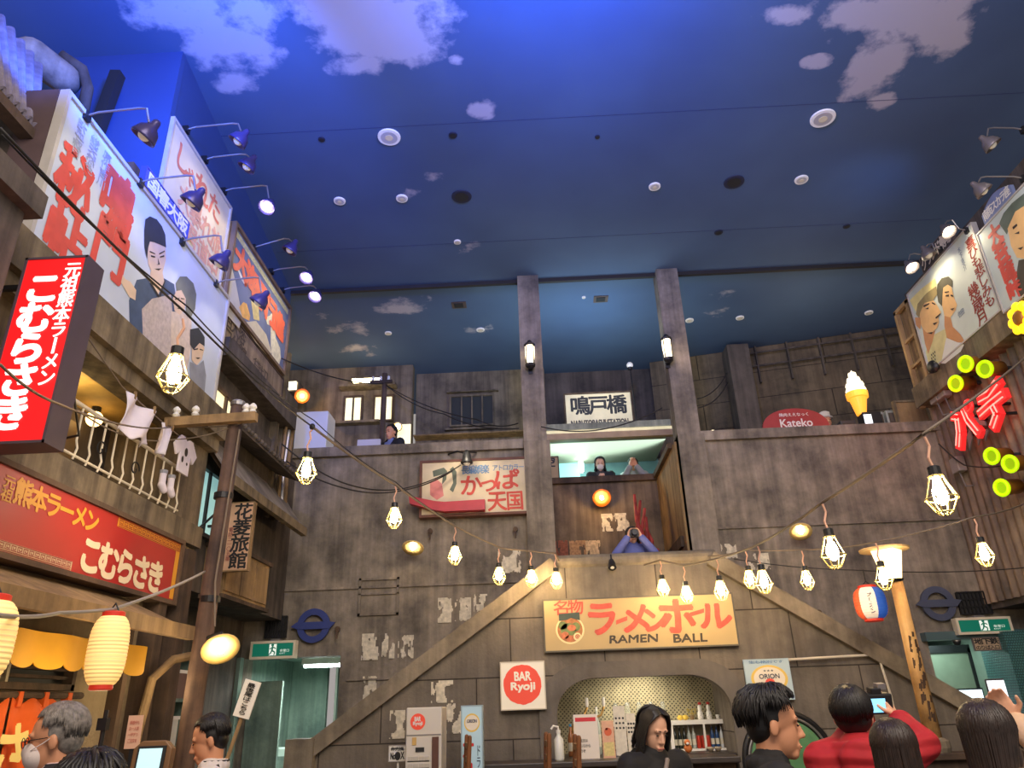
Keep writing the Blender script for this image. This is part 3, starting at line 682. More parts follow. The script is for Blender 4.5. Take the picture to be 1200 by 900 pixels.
MB().box(a.x, b.x, 10.52, 10.56, 4.6, b.z).build('panel', M_WOODT, t); mb = MB(); mb.box(a.x-.03, a.x, 10.5, 10.58, 4.0, b.z).box(b.x, b.x+.03, 10.5, 10.58, 4.0, b.z).box(a.x-.03, b.x+.03, 10.5, 10.58, b.z, b.z+.03); mb.build('frame', M_FAC, t)
# half dome lamp peeping over the parapet
p = AY(836, 511, 10.4)
t = thing('dome_lamp', 'cream half-dome lamp peeping over the parapet beside the column', 'lamp', (p.x, 10.4, 4.0))
MB().lathe([(.11, -.08), (.1, .0), (.07, .06), (.02, .09)], p, 18).build('lamp_shade', mat('dome_cream', (1, .88, .6), .5, emit=1.4, ecol=(1, .85, .5)), t, smooth=True); MB().tube([(p.x, 10.4, 4.0), p-Vector((0, 0, .08))], .02, 8).build('post', M_BLKM, t)

# gallery interior behind the rail: lit teal screen, small paper sign and wall lamp
a = AY(656, 557, 13.2); b = AY(682, 541, 13.2)
tag(MB().box(a.x, b.x-.05, 13.22, 13.29, 4.9, b.z).build('light_box', mat('teal_light_box', rgb(120, 190, 184), .5, emit=.35, ecol=(.45, .85, .8))), 'pale teal lit light box on the gallery back wall', 'light box')
a = AY(638, 557, 12.3); b = AY(654, 541, 12.3)
fr = fr_back(12.0, a.x, 4.9); t = board('menu_board', 'brown paper board with black character behind the gallery rail', 'sign', fr, b.x-a.x, b.z-4.9, .03, mat('kraft_paper', rgb(176, 150, 112), .8, var=.1), M_WOODD, .015)
mb = MB(); put(mb, fr, '空', .05, .42, .13, .17, em=True, bold=.05); lettering(mb, M_DARK, t)
p = AY(681, 545, 13.0)
t = thing('gallery_lamp', 'small bright white lamp inside the gallery', 'lamp', p); MB().lathe([(.02, -.14), (.05, -.1), (.04, .06), (.015, .08)], p, 12).build('lamp_shade', mat('gallery_glow', (.9, 1, 1), .4, emit=16, ecol=(.8, 1, .98)), t); MB().box(p.x-.01, p.x+.01, p.y, 13.3, p.z-.02, p.z).build('bracket', M_BLKM, t)
light('AREA', (1.2, 12.6, 5.72), (1.2, 12.6, 4), 9, (.6, 1, .92), .5)
light('POINT', (.6, 12.4, 5.5), None, 3, (.6, 1, .95), .1)
# ================================================================== BILLBOARDS AND SIGNS ALONG THE FACADE WITH THE BALCONY
P_RED = mat('poster_red', rgb(206, 78, 66), .6, var=.15)
P_SKIN = mat('painted_skin', rgb(214, 186, 160), .7, var=.08)
P_SKIN2 = mat('painted_skin_warm', rgb(222, 178, 120), .7, var=.1)
P_SKIN3 = mat('painted_skin_shadow', rgb(196, 140, 92), .7, var=.1)
P_HAIR = mat('painted_black_hair', rgb(46, 48, 56), .7, var=.2)
P_NAVY = mat('painted_navy', rgb(66, 82, 112), .7, var=.2)
P_BEIGE = mat('painted_patterned_robe', rgb(186, 172, 170), .7, var=.2, scale=26)
P_GREY = mat('painted_grey', rgb(140, 142, 152), .7, var=.15)
P_INK = mat('painted_line', rgb(50, 40, 38), .7)
M_BB1 = mat('pale_blue_poster', rgb(192, 200, 216), .65, var=.12, scale=1.6)
M_EDGE = mat('pale_board_edge', rgb(178, 172, 166), .6, var=.12)
M_EDGED = mat('dark_board_edge', rgb(96, 84, 82), .7, var=.15)

# --- big pale billboard
fr = fr_left(-3.26, 3.89, 4.46)
t = board('billboard', 'big pale blue painted billboard with four large red characters above the balcony', 'billboard', fr, 2.98, 1.36, .05, M_BB1, M_EDGE, .035, .02)
MB().box(-3.56, -3.315, 3.885, 3.99, 4.46, 5.82).build('side_case', mat('brown_case', rgb(84, 66, 68), .7, var=.15), t)
mb = MB()
for ch, (a, b, w, h) in {'鳴': (.62, .72, .40, .50), '門': (.66, .34, .40, .42), '秘': (.12, .52, .36, .46), '帖': (.16, .06, .38, .44)}.items():
    put(mb, fr, ch, a, b, w, h, bold=.055, em=True, off=.004, wob=.012)
lettering(mb, P_RED, t)
mb = MB()
for i in range(3): column(mb, fr, ['原作吉川', '総天然色', '監督'][i], .52-.17*i, 1.27, .1, .34, off=.004, bold=.01)
lettering(mb, mat('faded_grey_ink', rgb(158, 164, 184), .7), t)
def pshape(pts, m, layer=1, name='painted_shape'): return shape(fr, pts, m, t, name, layer, True)
pshape([(151, 352), (160, 328), (172, 326), (186, 345), (192, 326), (204, 333), (207, 355), (200, 430), (186, 440), (168, 414), (152, 396)], P_NAVY, 1, 'painted_robe')
pshape([(166, 362), (178, 350), (200, 345), (203, 380), (200, 446), (184, 436), (168, 416)], P_BEIGE, 2, 'painted_robe')
pshape([(200, 365), (214, 366), (224, 376), (224, 404), (216, 452), (200, 446)], mat('painted_pale_robe', rgb(206, 188, 176), .7, var=.15, scale=20), 3, 'painted_robe')
pshape([(176, 318), (190, 318), (192, 330), (185, 345), (175, 330)], P_SKIN, 3, 'painted_neck')
pshape([(172, 290), (175, 282), (187, 284), (193.5, 288), (194, 304), (190, 319), (185, 326), (178, 321), (173, 309)], P_SKIN, 4, 'painted_face')
pshape([(169.5, 257), (175, 253.5), (183, 257), (189, 265), (193, 275), (194, 290), (187.5, 287), (180, 284), (175, 283), (173, 290), (171.5, 303), (168.7, 290), (168.3, 270)], P_HAIR, 5, 'painted_hair')
pshape([(137, 317), (141, 318), (146, 327), (152, 330), (159, 340), (158, 352), (151, 348), (144, 336), (139, 327)], P_SKIN, 4, 'painted_hand')
mb = MB()
for q in ([(174.5, 294), (181, 297), (181, 298), (174.5, 295.5)], [(185.5, 297), (192, 293.5), (192, 295), (185.5, 298.5)], [(176, 299), (181, 300.5), (181, 302), (176, 301)], [(186.5, 300.5), (191.5, 299), (191.5, 301), (186.5, 302)], [(184, 302), (186.5, 310), (182, 310.5), (184.5, 309.5)], [(180, 315), (188.5, 314.5), (185, 317)], [(186, 346), (192, 328), (193, 329), (187.5, 348)], [(176, 330), (186, 347), (185, 349), (175, 332)]):
    mb.poly([fr.p(*fr.px(*p), .0075) for p in q])
mb.build('painted_lines', P_INK, t, recalc=False)
pshape([(205, 332), (210, 324), (218, 324), (226, 332), (229.5, 345), (228, 362), (222, 374), (217, 368), (217, 350), (212, 340), (206, 341)], mat('painted_straw_hat', rgb(112, 114, 104), .7, var=.15), 5, 'painted_hat')
pshape([(202, 350), (206, 341), (213, 340), (217, 350), (216, 362), (210, 369), (204, 364)], P_SKIN, 4, 'painted_face')
pshape([(222, 386), (232, 384), (239, 395), (239, 406), (233, 402), (226, 410), (222, 404)], P_HAIR, 6, 'painted_hair')
pshape([(224, 402), (233, 398), (239, 408), (236, 421), (230, 428), (224, 422)], P_SKIN, 5, 'painted_face')
pshape([(222, 424), (232, 428), (238, 422), (241, 440), (238, 474), (222, 462)], P_GREY, 4, 'painted_robe')
mb = MB()
for q in ([(204, 350), (209, 349), (209, 350.3), (204, 351.5)], [(211, 349), (215, 350), (215, 351), (211, 350.3)], [(206, 361), (211, 360.5), (209, 362.5)], [(226, 409), (231, 408), (231, 409.5), (226, 410.5)], [(233, 408.5), (237, 410), (237, 411), (233, 410)], [(228, 419), (234, 419), (231, 421)]):
    mb.poly([fr.p(*fr.px(*p), .009) for p in q])
mb.build('painted_lines', P_INK, t, recalc=False)
# --- blue name strip standing on it
fr = fr_left(-3.24, 4.95, 5.82)
t = board('name_strip', 'blue name strip with white characters standing on top of the pale blue billboard', 'sign', fr, .84, .20, .05, mat('strip_blue', rgb(70, 84, 190), .5, var=.08), mat('strip_blue_edge', rgb(54, 62, 150), .5), .014, .006)
mb = MB(); row(mb, fr, '国春大阪', .05, .025, .76, .15, .1, bold=.05); lettering(mb, M_WHITE, t)
# --- cream billboard behind
fr = fr_left(-3.34, 5.34, 5.84)
t = board('billboard', 'faded cream billboard with loose salmon brush writing behind the blue name strip', 'billboard', fr, 1.44, 1.12, .08, mat('cream_poster', rgb(206, 194, 168), .65, var=.12, scale=2.4), M_EDGE, .03, .02)
mb = MB()
for ch, (a, b, w, h) in {'し': (.16, .69, .26, .30), 'ゃ': (.40, .68, .22, .24), 'れ': (.60, .68, .30, .30), 'た': (.92, .70, .28, .28)}.items():
    put(mb, fr, ch, a, b, w, h, bold=.03, em=True, wob=.02)
lettering(mb, mat('salmon_paint', rgb(198, 112, 92), .7, var=.25), t)
mb = MB(); row(mb, fr, '大暴れ旅', .34, .36, 1.0, .26, .1, bold=.04, wob=.02); row(mb, fr, '若君道中', .3, .06, 1.05, .26, .1, bold=.04, wob=.02)
lettering(mb, mat('faded_salmon_paint', rgb(202, 150, 128), .7, var=.2), t)
# --- blue-grey billboard with orange characters
fr = fr_left(-3.32, 6.87, 5.80)
t = board('billboard', 'blue-grey billboard with bold orange characters and a painted white tower', 'billboard', fr, 2.03, 1.05, .14, mat('blue_grey_poster', rgb(104, 116, 148), .65, var=.3, scale=2.2), weathered('board_wood', rgb(120, 98, 76), rgb(90, 74, 60), rgb(140, 116, 92), .4), .045, .03)
mb = MB()
for i, ch in enumerate('大海原行進'): put(mb, fr, ch, .14+.335*i, .50-.02*i, .37, .34, bold=.075, em=True, off=.006)
lettering(mb, mat('orange_paint', rgb(232, 108, 76), .6, var=.12), t)
shape(fr, [(.08, .90), (1.96, .90), (1.96, .98), (.08, .98)], mat('pale_yellow_band', rgb(214, 208, 150), .6, var=.3, scale=30), t, 'painted_band', 1)
def pshape(pts, m, layer=1, name='painted_shape'): return shape(fr, pts, m, t, name, layer, True)
pshape([(260, 362), (268, 300), (276, 330), (284, 372), (280, 385)], mat('painted_light_beam', rgb(190, 186, 178), .7, var=.08), 1, 'painted_beam')
pshape([(280, 360), (285, 354), (289, 356), (293, 370), (292, 376), (284, 372)], mat('painted_flame', rgb(232, 176, 92), .7, var=.25, scale=14), 2, 'painted_flame')
pshape([(294, 352), (301, 345), (305, 352), (303, 364), (304, 376), (297, 374)], mat('painted_yellow', rgb(226, 206, 134), .7, var=.25, scale=14), 2, 'painted_flame')
pshape([(276, 310), (279, 314), (284, 325), (289, 329), (287, 335), (282, 327)], M_WHITE, 3, 'painted_bird')
pshape([(310, 372), (316, 370), (318, 367), (322, 374), (323, 396), (328, 408), (329, 420), (326, 430), (319, 424), (317, 404), (317, 382), (313, 380)], mat('painted_tower', rgb(224, 218, 186), .7, var=.2, scale=20), 2, 'painted_tower')
pshape([(284, 378), (300, 376), (312, 392), (318, 412), (316, 420), (300, 402)], mat('painted_cloud', rgb(206, 196, 164), .7, var=.15), 1, 'painted_cloud')
# --- weathered plank sign with dark characters
fr = fr_left(-3.34, 6.93, 5.37)
t = board('plank_sign', 'weathered brown plank sign with dark faded characters under the orange-lettered billboard', 'sign', fr, 2.05, .42, .1, weathered('plank_board', rgb(146, 128, 106), rgb(110, 96, 80), rgb(166, 146, 122), .8), M_WOODD, .02, .01)
mb = MB(); row(mb, fr, '泊入浴', .08, .22, .6, .16, bold=.03); row(mb, fr, '口休館', .1, .04, .66, .17, bold=.03); row(mb, fr, '貸切', .98, .05, .5, .2, bold=.0); lettering(mb, mat('faded_dark_ink', rgb(72, 60, 52), .8), t)

# --- flood lamps on arms
def flood(label, anchor, headpx, lit, group, dark=True, aim=None, power=5):
    A = Vector(anchor); H = AY(headpx[0], headpx[1], A.y); side = 1 if H.x > A.x else -1
    t = thing('flood_lamp', label, 'lamp', A, group)
    knee = Vector((H.x-side*.04, A.y, max(A.z+.04, H.z+.14)))
    MB().tube([A, A+Vector((side*.1, 0, .03)), knee+Vector((-side*.06, 0, .01)), knee, H+Vector((-side*.0, 0, .10))], .009, 6).build('arm', M_METAL, t)
    MB().box(A.x-.03, A.x+.03, A.y-.03, A.y+.03, A.z-.04, A.z+.03).build('clamp', M_BLKM, t)
    ax = (Vector(aim)-H).normalized() if aim else Vector((-side*.6, 0, -.8)).normalized()
    if lit: ax = Vector((-side*.12, -.45, -.85)).normalized()
    sh = MB().lathe([(.018, -.13), (.03, -.11), (.035, -.07), (.075, -.03), (.095, .03), (.098, .05), (.09, .05), (.07, -.02), (.02, -.05)], H, 18, ax)
    sh.build('lamp_shade', mat('indigo_enamel', rgb(64, 58, 110), .3, .3) if dark else mat('grey_enamel', rgb(120, 112, 112), .4, .4), t, smooth=True)
    MB().ell(H+ax*.02, (.048, .048, .048), 14, 8).build('bulb', M_GLOWS if lit else mat('dim_lamp_glass', rgb(200, 190, 176), .3, emit=.10, ecol=(1, .85, .6)), t, smooth=True)
    if lit: light('SPOT', H+ax*.10, Vector(aim), power, (1, .82, .52), .05, 120)
    else: light('SPOT', H+ax*.09, H+ax*2, 2.2, (1, .88, .7), .05, 130)
g = 'flood lamps above the billboards of the balcony facade'
def yl(u, v, X): return AX(u, v, X)
for (a, h, X, lit, lab) in [((100, 136), (172, 156), -3.26, 0, 'unlit flood lamp before the bright blue bulkhead above the four red characters'),
                       ((163, 214), (227, 234), -3.26, 0, 'indigo flood lamp at the blue name strip above the painted swordsman'),
                       ((212, 283), (259, 306), -3.26, 0, 'indigo flood lamp hanging before the foot of the cream billboard'),
                       ((252, 332), (305, 352), -3.26, 0, 'indigo flood lamp before the painted white tower'),
                       ((218, 152), (281, 163), -3.34, 0, 'flood lamp at the top corner of the cream billboard'),
                       ((240, 187), (291, 193), -3.34, 0, 'flood lamp halfway along the top of the cream billboard'),
                       ((262, 224), (314, 241), -3.34, 1, 'brightly lit flood lamp at the end of the cream billboard'),
                       ((297, 290), (341, 291), -3.32, 0, 'thin dark flood lamp over the first orange character'),
                       ((318, 318), (360, 324), -3.32, 1, 'round lit flood lamp over the last orange characters'),
                       ((331, 340), (370, 346), -3.32, 1, 'small lit flood lamp at the far corner of the orange-lettered billboard')]:
    A = yl(a[0], a[1], X); A.x = X
    flood(lab, A, h, lit, g, aim=(X, A.y+.05, A.z-.9))

# --- red hanging box sign
fr = Frame((-2.97, 3.6, 2.97), (1, 0, 0), (0, 0, 1), (0, -1, 0)); w, h = .38, 1.18
t = thing('box_sign', 'tall glowing red box sign with white brush characters hanging beside the balcony', 'sign', fr.p(w/2, 0, -.1))
MB().box(-2.97, -2.59, 3.6, 3.76, 2.97, 4.15).build('box', mat('sign_case_dark', rgb(74, 62, 74), .6, var=.1), t)
mb = MB(); fbox(mb, fr, .015, w-.015, .015, h-.015, 0, .006); mb.build('light_panel', mat('glowing_red_panel', rgb(200, 22, 26), .4, emit=.42, ecol=(.80, .012, .014)), t)
mb = MB(); fbox(mb, fr, 0, w, 0, .015, 0, .012); fbox(mb, fr, 0, w, h-.015, h, 0, .012); fbox(mb, fr, 0, .015, 0, h, 0, .012); fbox(mb, fr, w-.015, w, 0, h, 0, .012); mb.build('frame', mat('sign_case_dark', rgb(74, 62, 74)), t)
mb = MB(); column(mb, fr, 'こむらさき', .055, 1.06, .19, .98, .02, bold=.06, off=.009, wob=.006); column(mb, fr, '元祖熊本ラーメン', .262, 1.13, .085, .80, .02, bold=.03, off=.009)
lettering(mb, mat('glowing_white_letters', rgb(245, 240, 236), .5, emit=.5, ecol=(1, .95, .93)), t)
mb = MB(); mb.bar((-3.3, 3.68, 4.0), (-2.97, 3.68, 4.0), .03).bar((-3.3, 3.68, 3.2), (-2.97, 3.68, 3.2), .03).tube([(-2.6, 3.7, 3.4), (-2.75, 4.1, 3.2), (-3.28, 4.2, 3.15)], .008, 6); mb.build('bracket', M_BLKM, t)
light('POINT', (-2.8, 3.3, 3.6), None, 1.0, (1, .05, .04), .2)

# --- long red shop sign
fr = fr_left(-3.16, 3.3, 2.50); w, h = 3.16, .56
t = board('shop_sign', 'long red shop sign with yellow and white lettering above the awning', 'sign', fr, w, h, .12, mat('shop_sign_red', rgb(178, 36, 34), .45, var=.1, scale=2), weathered('shop_sign_frame', rgb(98, 76, 58), rgb(70, 54, 42), rgb(120, 94, 72), .2), .035, .025)
fx = lambda y: y-3.3
mb = MB(); row(mb, fr, '熊本ラーメン', fx(4.23), .335, .90, .15, .02, bold=.045); column(mb, fr, '元祖', fx(4.12), .48, .09, .16, bold=.03); lettering(mb, mat('sign_yellow', rgb(236, 164, 48), .5), t)
mb = MB(); row(mb, fr, 'こむらさき', fx(5.0), .06, 1.18, .24, .0, bold=.06, wob=.01); lettering(mb, mat('sign_cream', rgb(238, 216, 178), .5), t)
def key_band(mb, x0, x1, y0, y1, off=.005):
    hh = y1-y0; n = max(1, int((x1-x0)/hh)); cw = (x1-x0)/n; k = hh*.09
    def R(a0, a1, b0, b1): mb.add([fr.p(a0, b0, off), fr.p(a1, b0, off), fr.p(a1, b1, off), fr.p(a0, b1, off)], [(0, 1, 2, 3)])
    R(x0, x1, y0, y0+k); R(x0, x1, y1-k, y1)
    for i in range(n):
        a = x0+i*cw; g_ = cw*.1
        R(a+g_, a+g_+k, y0+hh*.2, y1-hh*.2); R(a+g_, a+cw*.86, y1-hh*.2-k, y1-hh*.2); R(a+cw*.86-k, a+cw*.86, y0+hh*.36, y1-hh*.2)
        R(a+cw*.34, a+cw*.86, y0+hh*.36, y0+hh*.36+k); R(a+cw*.34, a+cw*.34+k, y0+hh*.36, y0+hh*.62); R(a+g_, a+cw, y0+hh*.2, y0+hh*.2+k)
shape(fr, [(.04, .045), (fx(4.93), .045), (fx(4.93), .105), (.04, .105)], mat('key_band_cream', rgb(226, 200, 160), .5), t, 'border_band', 1)
mb = MB(); key_band(mb, .05, fx(4.92), .048, .103); mb.build('border_pattern', mat('key_red', rgb(160, 40, 36), .5), t, recalc=False)
shapes(fr, [[(fx(5.38), .45), (w-.04, .45), (w-.04, .52), (fx(5.38), .52)], [(w-.11, .05), (w-.04, .05), (w-.04, .45), (w-.11, .45)]], mat('sign_yellow', rgb(236, 164, 48), .5), t, 'border_band', 1)
mb = MB(); key_band(mb, fx(5.39), w-.05, .453, .517); mb.build('border_pattern', mat('key_red', rgb(160, 40, 36), .5), t, recalc=False)
light('AREA', (-2.5, 4.9, 3.15), (-3.16, 5.0, 2.7), 2.4, (1, .8, .6), .3)

# --- awning, yellow valance, noren and lattice
t = thing('awning', 'brown board awning over the shop front below the long red sign', 'awning', (-3.0, 4.6, 2.2))
mb = MB(); mb.prism([(-3.28, 2.6, 2.49), (-2.72, 2.6, 2.24), (-2.72, 5.86, 2.24), (-3.28, 5.86, 2.49)], (0, 0, -.035)); mb.build('roof_board', M_WOODT, t)
MB().box(-2.74, -2.69, 2.6, 5.9, 2.16, 2.26).build('fascia', M_WOODT, t)
for k in range(7): MB().bar((-3.26, 2.9+.48*k, 2.43), (-2.74, 2.9+.48*k, 2.20), .04, .05).build('rafter', M_WOODD, t)
def scallop(a, b):
    s = a*12; f = s-math.floor(s); dep = .17+.035*math.sin(math.pi*f)**.5
    return (-2.93+.015*math.sin(a*40), 2.7+a*2.95, 2.10-b*dep)
o = MB().grid(scallop, 192, 3).build('valance', mat('yellow_awning_cloth', rgb(206, 150, 22), .7, var=.15, scale=3), solid=.006); tag(o, 'yellow scalloped cloth valance hanging under the brown awning', 'valance')
t = thing('lattice_window', 'dark slatted lattice window of the shop above the orange curtain', 'window', (-3.26, 4.9, 1.68))
MB().box(-3.3, -3.27, 4.3, 5.26, 1.84, 2.06).build('backing', M_DARK, t)
mb = MB()
for k in range(4): mb.box(-3.27, -3.22, 4.3, 5.26, 1.87+.05*k, 1.89+.05*k)
mb.build('slats', M_WOODD, t)
mb = MB()
for k in range(5): mb.box(-3.25, -3.21, 4.32+.07*k, 4.345+.07*k, 1.84, 2.06)
mb.build('slats', mat('pale_slat', rgb(170, 158, 136), .6), t)
MB().box(-3.29, -3.2, 4.26, 5.3, 1.80, 1.84).box(-3.29, -3.2, 4.26, 5.3, 2.06, 2.1).box(-3.29, -3.2, 5.26, 5.3, 1.8, 2.1).build('window_frame', M_WOODD, t)
t = thing('noren', 'orange shop curtain with cream characters hanging from a dark rod', 'curtain', (-3.2, 4.7, .7))
MB().tube([(-3.16, 3.2, 1.755), (-3.16, 5.33, 1.77)], .022, 8).build('rod', M_WOODD, t)
for k in range(3):
    y0, y1 = 3.3+.65*k, 3.3+.65*k+.63
    if k == 2: y1 = 5.2
    MB().grid(lambda a, b: (-3.15+.03*math.sin(a*14+k)*(.3+b), y0+a*(y1-y0)*(1-.03*b), 1.73-.85*b+.02*math.cos(a*math.pi*6)*(1-b)), 36, 10).build('curtain_panel', mat('orange_cloth', rgb(222, 92, 18), .75, var=.12, scale=3), t, smooth=True, solid=.005)
for k in range(8): MB().box(-3.185, -3.135, 3.4+.25*k, 3.44+.25*k, 1.70, 1.785).build('loop', mat('orange_cloth', rgb(222, 92, 18)), t)
fr = fr_left(-3.10, 4.5, 1.0); mb = MB(); put(mb, fr, 'き', .30, .05, .30, .36, bold=.05, em=True); put(mb, fr, 'さ', .0, .3, .26, .3, bold=.05, em=True); lettering(mb, mat('noren_cream', rgb(240, 214, 130), .6), t)
# posts and pipes at the shop corner
light('POINT', (-2.85, 5.85, 1.8), None, 3.2, (1, .78, .45), .12)  # added warm fill to brighten the dark stucco, no lamp at this spot
mb = MB()
struct(mb.box(-3.3, -3.16, 6.2, 6.34, 0, 2.5).box(-3.28, -3.12, 6.5, 6.66, 0, 3.0).box(-3.3, -3.2, 5.9, 5.96, 0, 2.3).build('trim_25', M_WOODD))
struct(MB().box(-3.31, -3.27, 3.3, 5.95, 1.36, 1.39).build('trim_26', M_WOODD))
t = thing('drain_pipe', 'old tan drain pipe bending up the corner of the shop', 'pipe', (-3.05, 6.1, 0))
MB().tube([(-3.12, 6.05, 0), (-3.1, 6.06, 1.5), (-3.08, 6.12, 1.9), (-3.02, 6.3, 2.05), (-2.9, 6.5, 2.1)], .035, 10).build('pipe', M_WOODT, t); MB().lathe([(.05, 0), (.05, .05)], (-3.12, 6.05, 1.2), 12).build('bracket', M_BLKM, t)
# shelf cabinet in the alley
t = thing('shelf_cabinet', 'pale green open shelf cabinet behind the shop posts', 'shelf', (-3.45, 7.0, 0))
mb = MB(); mb.box(-3.72, -3.68, 6.75, 7.6, 0, 2.2)
mb.build('back_panel', mat('shelf_teal', rgb(150, 168, 150), .6, var=.2), t)
for z in (.5, .95, 1.35, 1.75, 2.15): MB().box(-3.7, -3.4, 6.75, 7.6, z, z+.03).build('shelf', M_TEAL, t)
for y in (6.75, 7.15, 7.57): MB().box(-3.7, -3.38, y, y+.03, 0, 2.2).build('post', M_TEAL, t)
for i, (y, z, c, d) in enumerate([(6.85, 1.38, (190, 190, 178), 'white'), (7.02, 1.38, (176, 120, 96), 'brick red'), (7.25, 1.38, (200, 200, 190), 'white slim'), (6.88, .98, (180, 110, 92), 'rust red'), (7.25, .98, (196, 196, 184), 'grey white'), (6.9, 1.78, (206, 206, 196), 'tall white'), (7.3, 1.78, (110, 84, 76), 'dark brown')]):
    t = thing('storage_box', d+' storage box standing on the pale green shelf cabinet, '+['middle board', 'middle board', 'middle board', 'lower board', 'lower board', 'upper board', 'upper board'][i], 'box', (-3.5, y+.07, z), 'boxes on the alley shelf')
    MB().box(-3.6, -3.42, y, y+.16, z, z+.22).build('box_body', mat('box_%d' % i, rgb(*c), .6, var=.1), t); MB().box(-3.61, -3.41, y-.01, y+.17, z+.22, z+.25).build('lid', M_WHITE, t)

# --- house beyond the pole
lit = thing('shop_window', 'cream lit window under the plank sign, cut by a dark mullion', 'window', (-3.38, 7.4, 4.5))
fr = fr_left(-3.38, 7.0, 4.62); f_ = fr
for k in range(2): fbox(MB(), fr, .02+.36*k, .34+.36*k, 0, .22, 0, .01).build('pane', M_WINL, lit)
mb = MB(); fbox(mb, fr, -.03, .75, -.03, 0, 0, .05); fbox(mb, fr, -.03, .75, .22, .26, 0, .05); fbox(mb, fr, -.03, .02, 0, .22, 0, .05); fbox(mb, fr, .34, .38, 0, .22, 0, .04); fbox(mb, fr, .70, .75, 0, .22, 0, .05); mb.build('window_frame', M_WOODD, lit)
t = thing('teal_window', 'tall pale teal lit window beside the pole', 'window', (-3.36, 7.2, 3.28)); fr = fr_left(-3.37, 6.9, 3.3)
for k in range(2): fbox(MB(), fr, .02+.30*k, .30+.30*k, 0, .62, 0, .012).build('pane', M_WINT, t)
mb = MB(); fbox(mb, fr, -.04, .66, -.04, 0, 0, .06); fbox(mb, fr, -.04, .66, .62, .66, 0, .06); fbox(mb, fr, -.04, .02, 0, .62, 0, .06); fbox(mb, fr, .295, .325, 0, .62, 0, .04); fbox(mb, fr, .60, .66, 0, .62, 0, .06); mb.build('window_frame', M_BLKM, t)
mb = MB(); mb.tube([(-3.28, 6.7, 3.1), (-3.25, 7.4, 3.62)], .012, 6); mb.build('stay_rod', M_BLKM, t)
t = thing('lean_roof', 'grey sloping lean-to roof over the inn front', 'roof', (-3.2, 8.2, 3.6))
mb = MB(); mb.prism([(-3.42, 7.0, 4.35), (-2.98, 6.9, 3.78), (-2.98, 9.3, 3.78), (-3.42, 9.6, 4.35)], (.01, 0, -.05)); mb.build('roof_board', weathered('lean_roof_board', rgb(134, 126, 122), rgb(104, 98, 96), rgb(152, 144, 138), .5), t)
for k in range(6): MB().bar((-3.42, 7.05+.45*k, 4.28), (-3.0, 7.05+.45*k, 3.74), .04, .06).build('rafter', M_WOODD, t)
MB().box(-3.02, -2.95, 6.9, 9.3, 3.70, 3.80).build('fascia', M_FAC, t)
t = thing('tiled_eave', 'narrow dark tiled eave under the lit cream window', 'roof', (-3.2, 8, 4.3))
mb = MB(); mb.prism([(-3.39, 6.96, 4.53), (-3.05, 6.96, 4.40), (-3.05, 9.1, 4.40), (-3.39, 9.1, 4.53)], (0, 0, -.03)); mb.build('roof_board', M_FACD, t)
for k in range(21): mb = MB(); mb.cap((-3.36, 7.0+.1*k, 4.55), (-3.04, 7.0+.1*k, 4.42), .025, .03, 8); mb.build('roof_tile', M_FACD, t)
t = thing('shutter_box', 'tan wooden shutter box projecting from the inn wall below the lean-to roof', 'shutter', (-3.2, 8.0, 2.7))
MB().box(-3.4, -3.18, 7.46, 8.72, 2.74, 3.22).build('box', M_WOODT, t)
for k in range(3): MB().box(-3.18, -3.165, 7.48+.41*k, 7.86+.41*k, 2.78, 3.18).build('panel', M_WOODT, t)
MB().box(-3.4, -3.15, 7.42, 8.76, 3.22, 3.26).box(-3.4, -3.15, 7.42, 8.76, 2.70, 2.74).build('frame', M_WOODD, t)
fr = fr_back(7.3, -3.14, 2.93); w, h = .26, .70
t = board('inn_sign', 'upright pinkish board sign with black characters beside the pole', 'sign', fr, w, h, .06, mat('pink_board', rgb(206, 164, 132), .7, var=.12, scale=6), M_WOODT, .012, .004)
mb = MB(); column(mb, fr, '花菱旅館', .07, .68, .165, .66, .06, bold=.03); lettering(mb, M_DARK, t)
mb = MB(); column(mb, fr, '電話二一〇五番', .025, .44, .04, .34, .1, bold=.01); lettering(mb, mat('sign_faded_red', rgb(150, 80, 70), .7), t)
mb = MB(); mb.bar((-3.44, 7.34, 3.4), (-3.1, 7.34, 3.4), .025); mb.build('bracket', M_BLKM, t)
for k in range(3):
    y = 9.35+.12*k; tag(MB().tube([(-3.3, y-.2, 3.9), (-3.32, y-.2, 4.6), (-3.3, y-.18, 5.35)], .02+.006*k, 8).build('conduit_pipe', M_WOODT if k != 1 else M_METAL), ['thin tan conduit pipe nearest the corner of the inn', 'metal conduit pipe between two tan ones at the inn corner', 'thicker tan conduit pipe at the edge of the inn'][k], 'pipe', 'conduits at the inn corner')

# --- balcony rail, washing line and washing
t = thing('balcony_railing', 'pale rusty metal balcony railing with curled bars', 'railing', (-3.26, 5.5, 3.27))
MB().tube([(-3.24, 4.25, 3.70), (-3.24, 6.42, 3.70)], .016, 8).build('handrail', M_CREAMP, t)
MB().tube([(-3.24, 4.25, 3.33), (-3.24, 6.42, 3.33)], .01, 8).build('bottom_rail', M_CREAMP, t)
for k in range(14):
    y = 4.35+.155*k; MB().tube([(-3.24, y, 3.70), (-3.24, y, 3.44), (-3.222, y, 3.38), (-3.24, y, 3.30)], .0085, 6).build('baluster', M_CREAMP, t)
for k in range(4):
    y = 4.6+.5*k; c = Vector((-3.23, y, 3.47)); pts = [c+Vector((0, .07*math.cos(a)*(1-a/9), .07*math.sin(a)*(1-a/9))) for a in [i*.4 for i in range(18)]]
    MB().tube(pts, .006, 5).build('scroll', M_BLKM, t)
